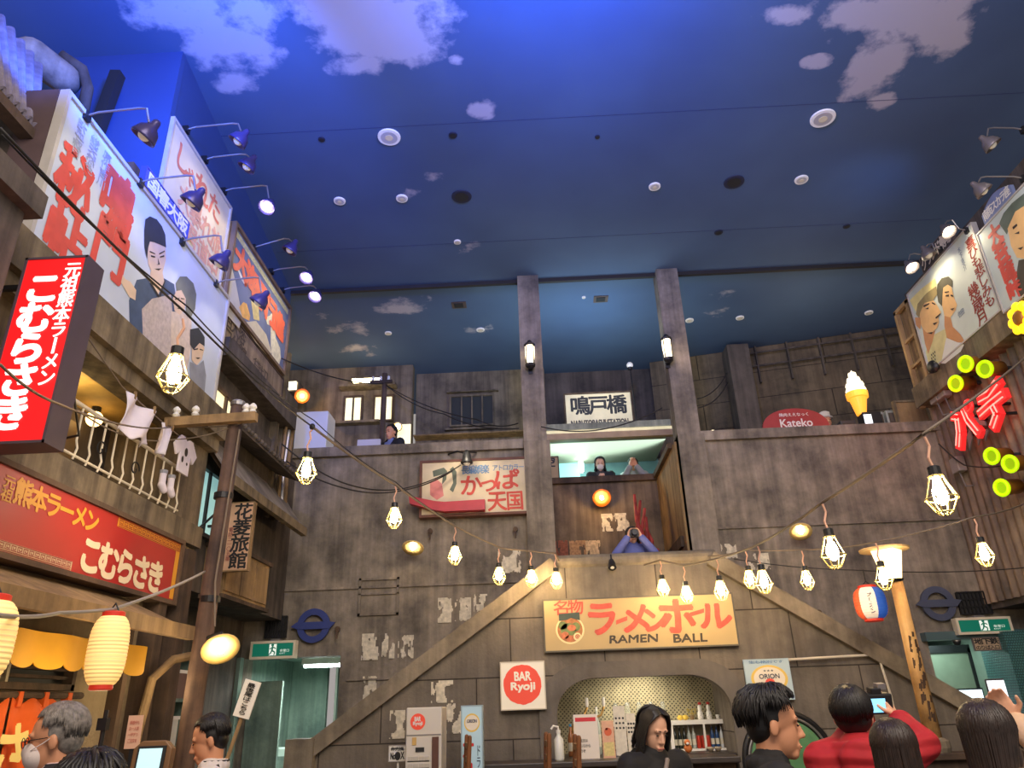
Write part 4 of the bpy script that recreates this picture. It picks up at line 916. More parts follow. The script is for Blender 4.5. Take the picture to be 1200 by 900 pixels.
tag(MB().tube([(-3.0, 4.1, 4.08), (-3.1, 5.0, 3.93), (-3.12, 5.8, 3.9), (-3.2, 6.5, 3.95)], .006, 6).build('washing_line', M_CABLE), 'thin washing line strung across the balcony', 'line')
M_CLOTH = mat('white_washing', rgb(214, 204, 212), .8, var=.08)
def cloth(name, label, fn, nu, nv, parts=None):
    t = thing(name, label, 'clothing', fn(.5, 1), 'washing on the balcony line'); MB().grid(fn, nu, nv).build('cloth', M_CLOTH, t, smooth=True, solid=.006)
    for yy in (.15, .85):
        p = Vector(fn(yy, 0)); MB().box(p.x-.008, p.x+.008, p.y-.01, p.y+.01, p.z-.03, p.z+.03).build('peg', M_WOODT, t)
    return t
cloth('white_towel', 'white cloth with a creased hem pegged at the start of the washing line', lambda a, b: (-3.1+.04*math.sin(a*9+b*3), 5.06+.44*a+.05*b*(a-.5), 3.92-.02*math.sin(a*3.1)-(.32-.05*abs(math.sin(a*8)))*b), 24, 14)
cloth('white_towel', 'narrow white cloth with dark marks hanging in the middle of the washing line', lambda a, b: (-3.12+.03*math.sin(a*9+b*3), 5.68+.16*a, 3.90-.26*b), 12, 10)
def shirt_fn(a, b): 
    return (-3.14+.02*math.sin(a*8+b*4), 5.98+.40*a, 3.93-.03*abs(a-.5)-.30*b)
t = thing('shirt', 'white printed shirt hanging near the pier on the washing line', 'clothing', (-3.14, 6.2, 3.6), 'washing on the balcony line')
fr = Frame((-3.14, 5.98, 3.60), (0, 1, 0), (0, 0, 1), (1, 0, 0))
mb = MB(); mb.prism([fr.p(a, b, .0) for a, b in [(.10, .0), (.30, .0), (.30, .18), (.36, .13), (.42, .22), (.31, .33), (.25, .33), (.20, .30), (.15, .33), (.09, .33), (-.02, .22), (.04, .13), (.10, .18)]], (.02, 0, 0)); mb.build('shirt_body', M_CLOTH, t, bevel=.004)
mb = MB(); mb.poly([fr.p(*p, .022) for p in circ(.2, .2, .03, .04)]); mb.poly([fr.p(*p, .022) for p in circ(.24, .1, .015)]); mb.poly([fr.p(*p, .022) for p in circ(.15, .12, .02, .03)]); mb.build('print', M_INK if 'M_INK' in globals() else P_INK, t, recalc=False)
for k in range(2):
    y = 6.0+.15*k; t = thing('sock', ['pale sock hanging below the printed shirt, beside another', 'second pale sock below the printed shirt, closer to the pier'][k], 'sock', (-3.2, y, 3.36), 'socks on the railing'); mb = MB(); mb.cap((-3.2, y, 3.55), (-3.2, y, 3.45), .03, .03).cap((-3.2, y, 3.45), (-3.19, y+.03, 3.41), .035, .03); mb.build('sock_body', M_CLOTH, t, remesh=.006); MB().lathe([(.034, 0), (.034, .03)], (-3.2, y, 3.55), 10).build('cuff', P_GREY, t)
light('POINT', (-3.7, 5.3, 3.98), None, 3.2, (1, .72, .32), .06)
t = thing('balcony_lamp', 'small amber lamp under the balcony ceiling', 'lamp', (-3.85, 5.9, 4.02)); MB().ell((-3.85, 5.9, 4.05), .07).build('globe', mat('amber_glow', (1, .7, .3), .5, emit=4, ecol=(1, .6, .2)), t, smooth=True); MB().lathe([(.04, 0), (.04, .06)], (-3.85, 5.9, 4.1), 10).build('base', M_BLKM, t)
struct(MB().box(-4.0, -3.97, 4.6, 5.1, 3.3, 4.0).box(-4.0, -3.97, 5.4, 5.9, 3.3, 4.0).build('window_3', mat('dim_loggia_door', rgb(110, 92, 70), .5)))

# --- roofs and ducts at the top of the facade
A, B, C_, D_ = AX(-60, 20, -3.4), AX(48, 152, -3.4), AX(95, 88, -4.3), AX(0, 18, -4.3)
mb = MB(); mb.grid(lambda a, b: (Vector((-3.42, 2.9, 5.46)).lerp(Vector((-3.42, 3.9, 5.48)), a).lerp(Vector((-4.25, 2.9, 6.95)).lerp(Vector((-4.25, 4.7, 7.0)), a), b)+Vector((.012, 0, .018))*math.sin(a*90)), 160, 2)
tag(mb.build('corrugated_roof', weathered('purple_tin', rgb(120, 112, 128), rgb(96, 88, 104), rgb(140, 132, 146), .5), solid=.02), 'sloping corrugated tin roof above the brown ledge', 'roof')
struct(MB().box(-4.4, -3.62, 2.8, 3.80, 4.6, 5.45).build('wall_dormer', weathered('pale_dormer', rgb(164, 152, 160), rgb(136, 126, 132), rgb(180, 168, 174), .4)))
tag(MB().box(-3.5, -3.40, 2.8, 3.88, 5.36, 5.44).build('gutter', M_WOODD), 'dark gutter under the corrugated tin roof', 'gutter')
t = thing('roof_duct', 'round ventilation duct with ribbed bend in front of the blue bulkhead', 'duct', (-4.2, 4.7, 6.2))
c = AX(62, 78, -4.2); mb = MB(); mb.cap(c+Vector((-.15, -.1, .05)), c+Vector((.06, .1, -.05)), .15, .14, 20); mb.build('duct_body', M_CONC, t, smooth=True)
mb = MB(); pts = [c+Vector((.04, .0, .14)), c+Vector((.2, .1, .06)), c+Vector((.26, .15, -.12)), c+Vector((.24, .2, -.4))]; mb.tube(pts, .05, 12); mb.build('bend', M_FACD, t, smooth=True)
mb = MB(); mb.bar(c+Vector((.4, .3, .2)), c+Vector((.3, .3, -.9)), .1).bar(c+Vector((-.5, .2, -.42)), c+Vector((.2, .2, -.42)), .06); mb.build('strut', M_DARK, t)
# brown ledge house corner
struct(MB().box(-4.6, -2.86, 2.6, 3.5, 4.36, 4.52).build('trim_27', M_FACD)); struct(MB().box(-4.6, -2.93, 2.6, 3.44, 3.3, 4.36).build('wall_left_ledge', M_FACD))
# ================================================================== THE CORRUGATED FRONT: BILLBOARDS AND NEON
fr = fr_right(5.5, 9.40, 5.63); w, h = 1.74, 1.24
t = board('billboard', 'pale billboard with a painted man in a cap and a woman looking up', 'billboard', fr, w, h, .06, mat('pale_green_poster', rgb(196, 204, 194), .65, var=.12, scale=2), M_EDGE, .02, .012)
def pshape(pts, m, layer=1, name='painted_shape'): return shape(fr, pts, m, t, name, layer, True)
pshape([(1066, 352), (1080, 338), (1096, 326), (1098, 334), (1080, 350), (1074, 366)], mat('painted_sun', rgb(226, 210, 140), .7, var=.15), 1, 'painted_glow')
pshape([(1085, 412), (1095, 392), (1108, 385), (1110, 398), (1103, 425), (1096, 434), (1090, 434)], mat('painted_yellow_shirt', rgb(206, 196, 140), .7, var=.15), 1, 'painted_shirt')
pshape([(1109, 396), (1130, 404), (1126, 412), (1108, 426), (1103, 426)], mat('painted_white_blouse', rgb(214, 214, 204), .7), 2, 'painted_blouse')
pshape([(1107, 366), (1114, 371), (1117, 383), (1126, 392), (1132, 402), (1122, 401), (1110, 396), (1107, 382)], P_SKIN3, 3, 'painted_neck')
pshape([(1081, 383), (1096, 388), (1093, 400), (1088, 415), (1084, 402)], P_SKIN3, 2, 'painted_neck')
pshape([(1105, 336), (1112, 332), (1116, 338), (1118.5, 349), (1122, 357), (1120, 364), (1114, 372), (1107, 370), (1104, 355)], P_SKIN2, 4, 'painted_face')
pshape([(1098, 342), (1099, 333), (1104, 326), (1112, 324), (1117, 329), (1117, 337), (1111, 333.5), (1106, 337), (1105, 346), (1104.5, 359), (1100, 354)], mat('painted_brown_hair', rgb(84, 80, 64), .7, var=.2), 5, 'painted_hair')
pshape([(1078, 366), (1080, 357), (1086, 350), (1094, 351), (1099, 358), (1103.5, 366), (1100, 370), (1101, 377), (1099, 384), (1093, 390), (1087, 390), (1081, 384), (1079, 377)], P_SKIN2, 6, 'painted_face')
pshape([(1073, 372), (1079, 372), (1080, 379), (1079, 386), (1074, 381)], P_SKIN3, 7, 'painted_ear')
pshape([(1074, 368), (1076, 356), (1086, 344), (1098, 335), (1099, 345), (1094, 352), (1084, 355), (1079, 366), (1078, 373)], mat('painted_khaki_cap', rgb(150, 134, 92), .7, var=.15), 7, 'painted_cap')
mb = MB()
for q in ([(1083, 358), (1090, 355), (1090, 356.5), (1083.5, 360)], [(1093, 354), (1097, 356), (1097, 357.5), (1093, 355.5)], [(1085, 362), (1089, 360), (1089, 362)], [(1097, 372), (1103, 367), (1103, 368.2), (1098, 373.5)], [(1094, 379), (1100, 377), (1096, 381)], [(1109, 346), (1113, 345), (1113, 347.5), (1109, 347.5)], [(1115, 345), (1118, 346), (1118, 348), (1115, 347)], [(1108, 342), (1113, 341), (1113, 342.3), (1108, 343.3)], [(1114, 362), (1120, 360.5), (1117, 363.5)], [(1087, 390), (1094, 389), (1093, 391.5)]):
    mb.poly([fr.p(*fr.px(*p), .011) for p in q])
mb.build('painted_lines', P_INK, t, recalc=False)
a = fr.px(1138, 278); b = fr.px(1163, 360)
mb = MB(); column(mb, fr, '喜びも悲しみも', a[0]-.13, a[1]+.02, .17, a[1]-b[1], .0, bold=.025, wob=.02)
c = fr.px(1142, 330); d = fr.px(1150, 380)
column(mb, fr, '幾歳月', c[0]-.16, c[1], .19, c[1]-d[1]+.02, .02, bold=.025, wob=.02); lettering(mb, mat('brown_red_ink', rgb(140, 56, 46), .7, var=.2), t)
mb = MB(); column(mb, fr, '木下恵介', fr.px(1128, 300)[0]-.05, h-.12, .06, .34, .05, bold=.01); row(mb, fr, '佐田', fr.px(1127, 372)[0]-.05, .32, .14, .08, bold=.01); lettering(mb, mat('pale_blue_ink', rgb(120, 134, 150), .7), t)
mb = MB()
for i in range(9): mb.poly([fr.p(x, y, .004) for x, y in circ(.13+.045*(i % 3)+.02*(i//3), .10+.045*(i//3), .012, .018, 8)])
mb.build('painted_marks', P_INK, t, recalc=False)
fr = fr_right(5.5, 8.88, 6.89)
t = board('theatre_sign', 'black theatre name strip with white letters standing on the billboard of the man and woman', 'sign', fr, .80, .24, .05, mat('strip_black', rgb(54, 50, 50), .6), M_EDGED, .012, .005)
mb = MB(); row(mb, fr, 'グランド劇場', .03, .03, .74, .18, .05, bold=.05); lettering(mb, mat('strip_letters', rgb(214, 200, 180), .6), t)
fr = fr_right(5.47, 7.60, 5.55); w, h = 2.0, 1.09
t = board('billboard', 'pale billboard with four red brush characters and a large painted head', 'billboard', fr, w, h, .06, mat('pale_grey_poster', rgb(186, 196, 192), .65, var=.12, scale=2), M_EDGE, .02, .012)
a = fr.px(1160, 268); b = fr.px(1186, 354)
mb = MB(); column(mb, fr, '大菩薩峠', a[0]-.06, a[1], .21, a[1]-b[1], .0, bold=.06, wob=.02); lettering(mb, P_RED, t)
pshape([(1171, 262), (1176, 250), (1186, 238), (1206, 222), (1230, 200), (1230, 290), (1200, 300), (1190, 290), (1185, 262), (1180, 275)], mat('painted_green_hair', rgb(92, 104, 92), .7, var=.2), 1, 'painted_hair')
pshape([(1181, 268), (1190, 248), (1210, 235), (1225, 250), (1225, 292), (1205, 304), (1192, 302), (1185, 288)], P_SKIN2, 2, 'painted_face')
pshape([(1192, 318), (1194, 305), (1203, 303), (1210, 330), (1206, 352), (1194, 346)], mat('painted_dark_robe', rgb(76, 70, 60), .7, var=.2), 3, 'painted_robe')
mb = MB()
for q in ([(1187, 266), (1192, 262), (1193, 264), (1188, 269)], [(1189, 274), (1195, 271), (1195, 274)], [(1193, 291), (1200, 289), (1197, 293)]): mb.poly([fr.p(*fr.px(*p), .006) for p in q])
mb.build('painted_lines', P_INK, t, recalc=False)
fr = fr_right(5.47, 7.42, 6.645)
t = thing('theatre_sign', 'pale blue arched theatre name sign above the red brush characters', 'sign', (5.5, 7.15, 6.645))
pts = [(0, 0), (.58, 0), (.58, .13)]+[(.58-.58*i/12, .13+.10*math.sin(math.pi*i/12)) for i in range(1, 12)]+[(0, .13)]
MB().prism([fr.p(x, y, -.04) for x, y in pts], fr.ez*.04).build('panel', mat('arch_sign_blue', rgb(120, 132, 170), .6, var=.1), t)
mb = MB(); row(mb, fr, '南街スカラ座', .03, .035, .52, .12, .05, bold=.05); lettering(mb, M_WHITE, t)
g = 'flood lamps above the billboards of the corrugated front'
for (a, hd, X, lit, lab) in [((1200, 152), (1160, 168), 5.47, 0, 'unlit flood lamp highest above the red brush characters'), ((1200, 209), (1150, 222), 5.47, 0, 'grey flood lamp over the pale blue arched sign'),
                        ((1134, 270), (1110, 270), 5.5, 1, 'bright flood lamp over the corner between the two pale billboards'), ((1104, 292), (1087, 297), 5.5, 0, 'dim flood lamp behind the black theatre strip'), ((1090, 300), (1067, 312), 5.5, 1, 'bright flood lamp at the outer end of the black theatre strip')]:
    A = AX(a[0], a[1], X)
    flood(lab, A, hd, lit, g, dark=False, aim=(X+.1, A.y-.05, A.z-.9), power=6)
t = thing('loudspeaker', 'small dark horn loudspeaker at the lower corner of the billboard with the capped man', 'speaker', AX(1094, 430, 5.42))
c = AX(1094, 430, 5.42); MB().lathe([(.09, -.02), (.085, .0), (.03, .07), (.03, .12)], c, 16, (.9, .3, .1)).build('horn', M_BLKM, t, smooth=True); MB().ell(c+Vector((.01, 0, 0)), .03).build('driver', M_METAL, t, smooth=True)
# junction boxes
for k, (u, v) in enumerate([(1098, 464), (1107, 458), (1124, 545)]):
    p = AX(u, v, 5.62); t = thing('junction_box', ['grey junction box under the corner of the billboard ledge', 'second grey junction box beside the ledge corner, closer to the red neon', 'grey junction box low on the corrugated iron under the red neon'][k], 'box', p)
    MB().box(5.55, 5.66, p.y-.09, p.y+.09, p.z-.1, p.z+.1).build('box_body', mat('box_grey', rgb(140, 132, 128), .5, var=.1), t, bevel=.01); MB().tube([(5.6, p.y, p.z-.1), (5.6, p.y-.05, p.z-.3), (5.64, p.y-.15, p.z-.32)], .01, 6).build('conduit', M_METAL, t)

# neon letters
M_NRED = mat('neon_red_channel', rgb(226, 40, 40), .4, emit=.34, ecol=(.9, .03, .03)); M_NTUBE = mat('neon_tube', (1, .4, .35), .4, emit=.8, ecol=(1, .25, .2))
nf = fr_right(5.46, 9.4, 4.0)
def neon(name, label, strokes, closed=()):
    P = [[nf.p(*nf.px(*q)) for q in s_] for s_ in strokes]
    t = thing(name, label, 'neon sign', P[0][0])
    mb = MB(); mb2 = MB(); n = nf.ez
    for i, s_ in enumerate(P):
        wd = .062
        for a, b in zip(s_, s_[1:]):
            d = (b-a).normalized(); sd = d.cross(n).normalized(); mb.obox((a+b)/2-n*.03, d*((b-a).length/2+wd*.7), sd*wd, n*.03)
            for k in (-1, 1): mb2.tube([a+sd*k*wd*.55+n*.012, b+sd*k*wd*.55+n*.012], .009, 6)
    mb.build('letter_channel', M_NRED, t); mb2.build('neon_tubes', M_NTUBE, t)
    mb = MB()
    for s_ in P: mb.bar(s_[len(s_)//2]-n*.06, s_[len(s_)//2]-n*.24, .03)
    mb.build('bracket', M_BLKM, t); return t
neon('neon_letter', 'glowing red neon letter with a small ring, on the corrugated iron', [[(1116, 488), (1123, 489)], [(1122, 490), (1124, 507), (1123, 523)], [(1129, 480), (1134, 492), (1146, 507)]])
t = thing('neon_ring', 'small red neon ring between the strokes of the first red letter', 'neon sign', nf.p(*nf.px(1135, 476)))
c = nf.p(*nf.px(1135, 476)); MB().tube([c+nf.ex*.07*math.cos(k*.4488)+nf.ey*.07*math.sin(k*.4488) for k in range(14)], .024, 8, True).build('ring', M_NRED, t); MB().bar(c-nf.ez*.02, c-nf.ez*.25, .03).build('bracket', M_BLKM, t)
neon('neon_letter', 'glowing red neon letter above the dark grey leaf shapes', [[(1147, 468), (1158, 462), (1168, 448)], [(1148, 485), (1160, 474), (1175, 462)], [(1163, 475), (1168, 485), (1163, 500)]])
light('POINT', nf.p(*nf.px(1140, 485), .35), None, 5, (1, .07, .05), .15)
mb = MB()
for q in ([(1134, 500), (1137, 514), (1134, 528), (1131, 512)], [(1142, 508), (1147, 510), (1144, 522)], [(1153, 503), (1156, 505), (1152, 517)], [(1138, 488), (1152, 494), (1153, 499), (1146, 498)]):
    mb.prism([nf.p(*nf.px(*p), -.02) for p in q], -nf.ez*.015)
t = thing('leaf_sign', 'dark grey leaf-shaped sign pieces under the red neon letters', 'sign', nf.p(*nf.px(1134, 500))); mb.build('leaf', mat('leaf_grey', rgb(96, 94, 98), .5), t)
MB().bar(nf.p(*nf.px(1134, 510), -.03), nf.p(*nf.px(1134, 510), -.25), .02).build('bracket', M_BLKM, t)
mb = MB()
M_LIME = mat('lime_neon', (.45, .75, 0), .4, emit=.42, ecol=(.50, .85, .0)); M_LIMED = mat('lime_disc', (.3, .5, 0), .4, emit=.12, ecol=(.42, .66, .0)); M_CAN = mat('amber_can', rgb(158, 104, 30), .4, .2, var=.2)
for k, (u, v) in enumerate([(1142, 426), (1165, 432), (1130, 449), (1173, 534), (1195, 543), (1185, 571)]):
    c = nf.p(*nf.px(u, v), .1); r = .105 if k < 3 else .10; ax = (nf.ez*.95+Vector((0, -.32, -.12))).normalized()
    t = thing('neon_can', ['lime ring lamp topmost under the billboard ledge', 'lime ring lamp just above the second red letter', 'lime ring lamp above the first red letter', 'lime ring lamp topmost of the lower three', 'lime ring lamp of the lower three, cut by the edge of the view', 'lime ring lamp lowest on the corrugated iron'][k], 'lamp', c, 'lime ring lamps on the corrugated front')
    MB().lathe([(r*.86, -.24), (r*.9, -.02), (r*.9, 0)], c, 20, ax).build('can', M_CAN, t, smooth=True); MB().lathe([(r*.6, .0), (r*.6, .006)], c, 20, ax).build('disc', M_LIMED, t)
    a_ = ax.cross(Vector((0, 0, 1))).normalized(); b_ = ax.cross(a_)
    MB().tube([c+ax*.01+(a_*math.cos(q*.3142)+b_*math.sin(q*.3142))*r*.84 for q in range(20)], .022, 8, True).build('neon_ring', M_LIME, t); MB().bar(c-ax*.22, c-nf.ez*.3-ax*.1, .04).build('bracket', M_BLKM, t)
    if k in (0, 5): light('POINT', c+ax*.25, None, .5, (.7, 1, .05), .1)
c = nf.p(*nf.px(1206, 372), .1); t = thing('flower_sign', 'yellow glowing flower-shaped sign at the edge of the view', 'sign', c)
for k in range(8): MB().ell(c+nf.ex*.13*math.cos(k*.785)+nf.ey*.13*math.sin(k*.785), (.04, .06, .06), 12, 8).build('petal', mat('yellow_petal', rgb(250, 200, 20), .4, emit=.9, ecol=(1, .62, .01)), t, smooth=True)
MB().ell(c, (.06, .09, .09)).build('centre', mat('amber_can', 0), t, smooth=True); MB().bar(c, c-nf.ez*.3, .03).build('bracket', M_BLKM, t)

# ================================================================== THE MAIN WALL: SIGNS AND FITTINGS
a = AY(491, 607, 9.86); b = AY(618, 535, 9.86); fr = fr_back(9.86, a.x, a.z); w, h = b.x-a.x, b.z-a.z
t = board('film_sign', 'rusty cream picture sign with red outlined characters and a red trough', 'sign', fr, w, h, .13, mat('rusty_cream', rgb(206, 190, 160), .7, var=.22, scale=3), mat('rust_edge', rgb(104, 66, 54), .7, var=.2), .035, .015)
mb = MB()
for ch, q in {'か': (541, 557, 563, 581), 'っ': (563, 556, 582, 577), 'ぱ': (581, 551, 606, 574), '天': (573, 576, 592, 599), '国': (595, 576, 612, 598)}.items(): putpx(mb, fr, ch, *q, bold=.03, em=True, wob=.02)
lettering(mb, mat('sign_rust_red', rgb(196, 72, 58), .65, var=.2), t)
mb = MB(); row(mb, fr, '長編娯楽', *fr.px(541, 556), fr.px(573, 556)[0]-fr.px(541, 556)[0], .12, .04, bold=.03); row(mb, fr, 'アトロカラー', *fr.px(577, 552), fr.px(614, 552)[0]-fr.px(577, 552)[0], .085, .05, bold=.02); lettering(mb, mat('sign_blue', rgb(96, 132, 170), .65, var=.15), t)
def pshape(pts, m, layer=1, name='painted_shape'): return shape(fr, pts, m, t, name, layer, True)
pshape([(504, 566), (511, 561), (518, 567), (520, 581), (512, 586), (504, 580)], mat('pink_patch', rgb(212, 130, 124), .7, var=.25), 2, 'painted_patch')
pshape([(507, 552), (520, 548), (524, 552), (523, 562), (518, 568), (519, 556), (508, 559)], mat('painted_green_stroke', rgb(88, 96, 84), .7, var=.25), 3, 'painted_stroke')
pshape([(527, 550), (531, 547), (535, 553), (535, 567), (531, 577), (527, 574), (531, 566), (530, 555)], mat('painted_green_stroke', 0), 3, 'painted_stroke')
mb = MB(); mb.prism([fr.p(*fr.px(*q), .02) for q in [(481, 584), (511, 590), (522, 591), (569, 588), (569, 600), (522, 602), (508, 600), (482, 593)]], fr.ez*.12); mb.build('red_trough', mat('trough_red', rgb(176, 46, 56), .45, var=.12), t)
t = thing('sign_lamp', 'small dark lamp with a knobbly bracket above the rusty picture sign', 'lamp', AY(547, 538, 9.6)); c = AY(547, 539, 9.6)
MB().lathe([(.02, .14), (.05, .1), (.06, .02), (.085, -.04), (.08, -.05)], c, 16).build('lamp_shade', M_BLKM, t, smooth=True); MB().tube([c+Vector((0, .04, .1)), c+Vector((-.15, .2, .2)), c+Vector((-.3, .38, .22))], .012, 6).tube([c+Vector((0, 0, .12)), c+Vector((.1, .36, .22))], .012, 6).build('bracket', M_BLKM, t); MB().ell(c-Vector((0, 0, .03)), .05).build('bulb', mat('dim_lamp_glass', 0), t, smooth=True)
light('SPOT', c+Vector((0, -.25, .1)), fr.p(w*.45, h*.4), 7, (1, .86, .6), .05, 120)

def dish(label, c, ax, r, strength, group=None, arm=None, power=4, cat='lamp'):
    c = Vector(c); ax = Vector(ax).normalized()
    t = thing('dish_lamp', label, cat, c, group)
    MB().lathe([(.02, -.09), (.035, -.07), (.04, -.035), (r*.6, -.02), (r, .012), (r, .02), (r*.6, -.005), (.03, -.015)], c, 22, ax).build('lamp_shade', mat('cream_enamel', rgb(226, 194, 128), .35, var=.05) if strength == 1 else mat('amber_enamel', rgb(176, 96, 34), .4, var=.05), t, smooth=True)
    MB().ell(c+ax*.015, .034, 14, 8).build('bulb', mat('dish_bulb', (1, .85, .6), .5, emit=26, ecol=(1, .80, .5)) if strength == 1 else mat('soft_bulb', (1, .8, .4), .5, emit=24, ecol=(1, .72, .36)), t, smooth=True)
    if arm is not None: MB().tube([c-ax*.08]+[Vector(q) for q in arm], .012, 6).build('bracket', M_BLKM, t)
    return t
for lab, u, v, Y, ax in [('round cream dish lamp on the wall left of the torn posters', 484, 641, 9.72, (-.05, -.5, -.85)), ('round cream dish lamp on the wall over the long sloping coping', 938, 622, 9.72, (-.15, -.6, -.8))]:
    c = AY(u, v, Y); dish(lab.replace('left of', 'near'), c, ax, .145, 1, 'dish lamps of the main wall', [(c.x, Y+.12, c.z+.1), (c.x, 9.99, c.z+.1)])
c = AY(705, 583, 11.5); dish('amber dish lamp glowing on the dark wall of the bay', c, (0, -.8, -.6), .15, 2, None, [(c.x, 11.62, c.z+.14), (c.x, 11.79, c.z+.14)])
light('POINT', c+Vector((0, -.15, -.12)), None, 7, (1, .60, .22), .05)
c = AY(354, 464, 12.5); dish('amber dish lamp glowing beside the white panel on the upper deck', c, (.3, -.8, -.4), .14, 2, None, [(c.x, 12.7, c.z+.12), (c.x, 12.89, c.z+.12)])
light('POINT', c+Vector((.05, -.15, -.1)), None, 6, (1, .58, .2), .05)
c = AY(466, 500, 12.6); dish('small white lamp behind the shoulder of the man in the suit', c, (0, -.9, -.3), .09, 1, None, [(c.x, 12.75, c.z+.1), (c.x, 12.89, c.z+.1)])

for i, (u, v) in enumerate([(367, 733), (1100, 707)]):
    c = AY(u, v, 9.93); t = thing('ring_emblem', ['blue painted ring emblem crossed by a bar above the teal corridor', 'dull blue ring emblem crossed by a bar above the tiled doorway'][i], 'emblem', c)
    m = mat('emblem_blue' if i == 0 else 'emblem_dull', rgb(44, 58, 122) if i == 0 else rgb(70, 76, 98), .5, var=.12)
    R0, R1 = .215, .135; n = 32
    mb = MB()
    for k in range(n):
        a0, a1 = 2*math.pi*k/n, 2*math.pi*(k+1)/n
        mb.prism([c+Vector((q[0]*math.cos(q[1]), 0, q[0]*math.sin(q[1]))) for q in ((R1, a0), (R0, a0), (R0, a1), (R1, a1))], (0, .04, 0))
    mb.build('ring', m, t)
    mb = MB(); mb.prism([c+Vector((x, -.012, z)) for x, z in [(-.29, -.01), (-.22, .045), (.20, .045), (.29, .03), (.22, -.045), (-.20, -.045)]], (0, .03, 0)); mb.build('bar', m, t)
    MB().box(c.x-.03, c.x+.03, 9.97, 10.0, c.z+.15, c.z+.2).build('fixing', M_BLKM, t)
for i, q in enumerate([(310, 722, 337, 748), (1127, 693, 1156, 720)]):
    a = AY(q[0], q[3], 9.96); b = AY(q[2], q[1], 9.96); t = thing('vent_grille', ['dark square vent grille over the green exit sign of the teal corridor', 'dark square vent grille over the green exit sign of the tiled doorway'][i], 'vent', a)
    MB().box(a.x, b.x, 9.97, 9.995, a.z, b.z).build('backing', M_DARK, t); mb = MB()
    for k in range(9): mb.bar((a.x+(b.x-a.x)*k/8, 9.955, a.z), (a.x+(b.x-a.x)*k/8, 9.955, b.z), .014, .02, (0, 1, 0))
    for k in range(4): mb.box(a.x, b.x, 9.95, 9.965, a.z+(b.z-a.z)*k/3-.008, a.z+(b.z-a.z)*k/3+.008)
    mb.build('grille', M_BLKM, t)
for i, q in enumerate([(292, 773, 347, 750), (1124, 744, 1183, 722)]):
    a = AY(q[0], q[1], 9.78); b = AY(q[2], q[3], 9.78); fr = fr_back(9.78, a.x, a.z); w, h = b.x-a.x, b.z-a.z
    t = board('exit_sign', ['green exit sign with running figure over the teal corridor', 'green exit sign with running figure over the tiled doorway'][i], 'sign', fr, w, h, .1, mat('exit_green', rgb(12, 96, 78), .4, emit=.22, ecol=rgb(20, 120, 96)), M_CREAMP, .03, .006)
    M_EXW = mat('exit_white', rgb(226, 236, 226), .4, emit=.35)
    shape(fr, [(w*.42, .04), (w*.58, .04), (w*.58, h-.04), (w*.42, h-.04)], M_EXW, t, 'pictogram', 1)
    mb = MB(); cx = w*.5; M_EXG = mat('exit_green', 0)
    mb.poly([fr.p(x, y, .0026) for x, y in circ(cx-.005, h*.76, .017)])
    for (x0, y0, x1, y1, wd) in [(cx, h*.68, cx-.01, h*.46, .022), (cx-.01, h*.46, cx+.03, h*.36, .016), (cx+.03, h*.36, cx+.02, h*.2, .014), (cx-.01, h*.46, cx-.025, h*.3, .016), (cx-.025, h*.3, cx-.05, h*.22, .014), (cx, h*.66, cx+.04, h*.56, .012), (cx, h*.66, cx-.04, h*.54, .012)]:
        d = Vector((x1-x0, y1-y0)).normalized(); nx, ny = -d.y*wd/2, d.x*wd/2
        mb.poly([fr.p(x0+nx, y0+ny, .0026), fr.p(x1+nx, y1+ny, .0026), fr.p(x1-nx, y1-ny, .0026), fr.p(x0-nx, y0-ny, .0026)])
    mb.build('running_figure', M_EXG, t, recalc=False)
    mb = MB(); put(mb, fr, '非常口', w*.66, h*.36, w*.2, h*.16, bold=.0); put(mb, fr, 'EXIT', w*.66, h*.25, w*.12, h*.07, bold=0); lettering(mb, M_EXW, t)
    MB().box(a.x+w*.4, a.x+w*.6, 9.84, 9.99, b.z-.02, b.z+.03).build('mount', M_METAL, t)
a = AY(1143, 763, 9.80); b = AY(1170, 746, 9.80); fr = fr_back(9.80, a.x, a.z); w, h = b.x-a.x, b.z-a.z
t = board('subway_plate', 'small tan plate with dark characters under the green exit sign of the tiled doorway', 'sign', fr, w, h, .03, mat('tan_plate', rgb(170, 148, 122), .6, var=.1), M_EDGED, .012, .004)
mb = MB(); row(mb, fr, '地下鉄', .02, h*.48, w-.04, h*.42, .04, bold=.05); row(mb, fr, 'のりば入口', .02, h*.1, w-.04, h*.28, .04, bold=.03); lettering(mb, M_DARK, t)

# --- the stair wall's signs
a = AY(638, 765, 8.93); b = AY(858, 694, 8.93); fr = fr_back(8.93, a.x, a.z); w, h = b.x-a.x, b.z-a.z
t = board('ramen_sign', 'long cream sign with red brush katakana and a painted noodle bowl over the arch', 'sign', fr, w, h, .06, mat('sign_straw', rgb(188, 162, 112), .6, var=.07, scale=2), mat('sign_dark_edge', rgb(92, 86, 74), .6, var=.1), .018, .006)
mb = MB()
for ch, q in {'ラ': (690, 706, 720, 745), 'メ': (731, 708, 759, 743), 'ン': (756, 712, 780, 742), 'ホ': (776, 702, 810, 743), 'ル': (823, 706, 853, 738)}.items(): putpx(mb, fr, ch, *q, bold=.05, em=True, wob=.012)
for q in [[(722, 727), (735, 722), (735, 727), (722, 732)], [(808, 718), (825, 713), (825, 718), (808, 723)]]: mb.poly([fr.p(*fr.px(*p), .003) for p in q])
lettering(mb, mat('brush_red', rgb(208, 84, 64), .6, var=.2, scale=18), t)
mb = MB(); putpx(mb, fr, '名', 650, 704, 666, 721, em=True, bold=.02); putpx(mb, fr, '物', 667, 703, 682, 720, em=True, bold=.02); lettering(mb, mat('brush_red', 0), t)
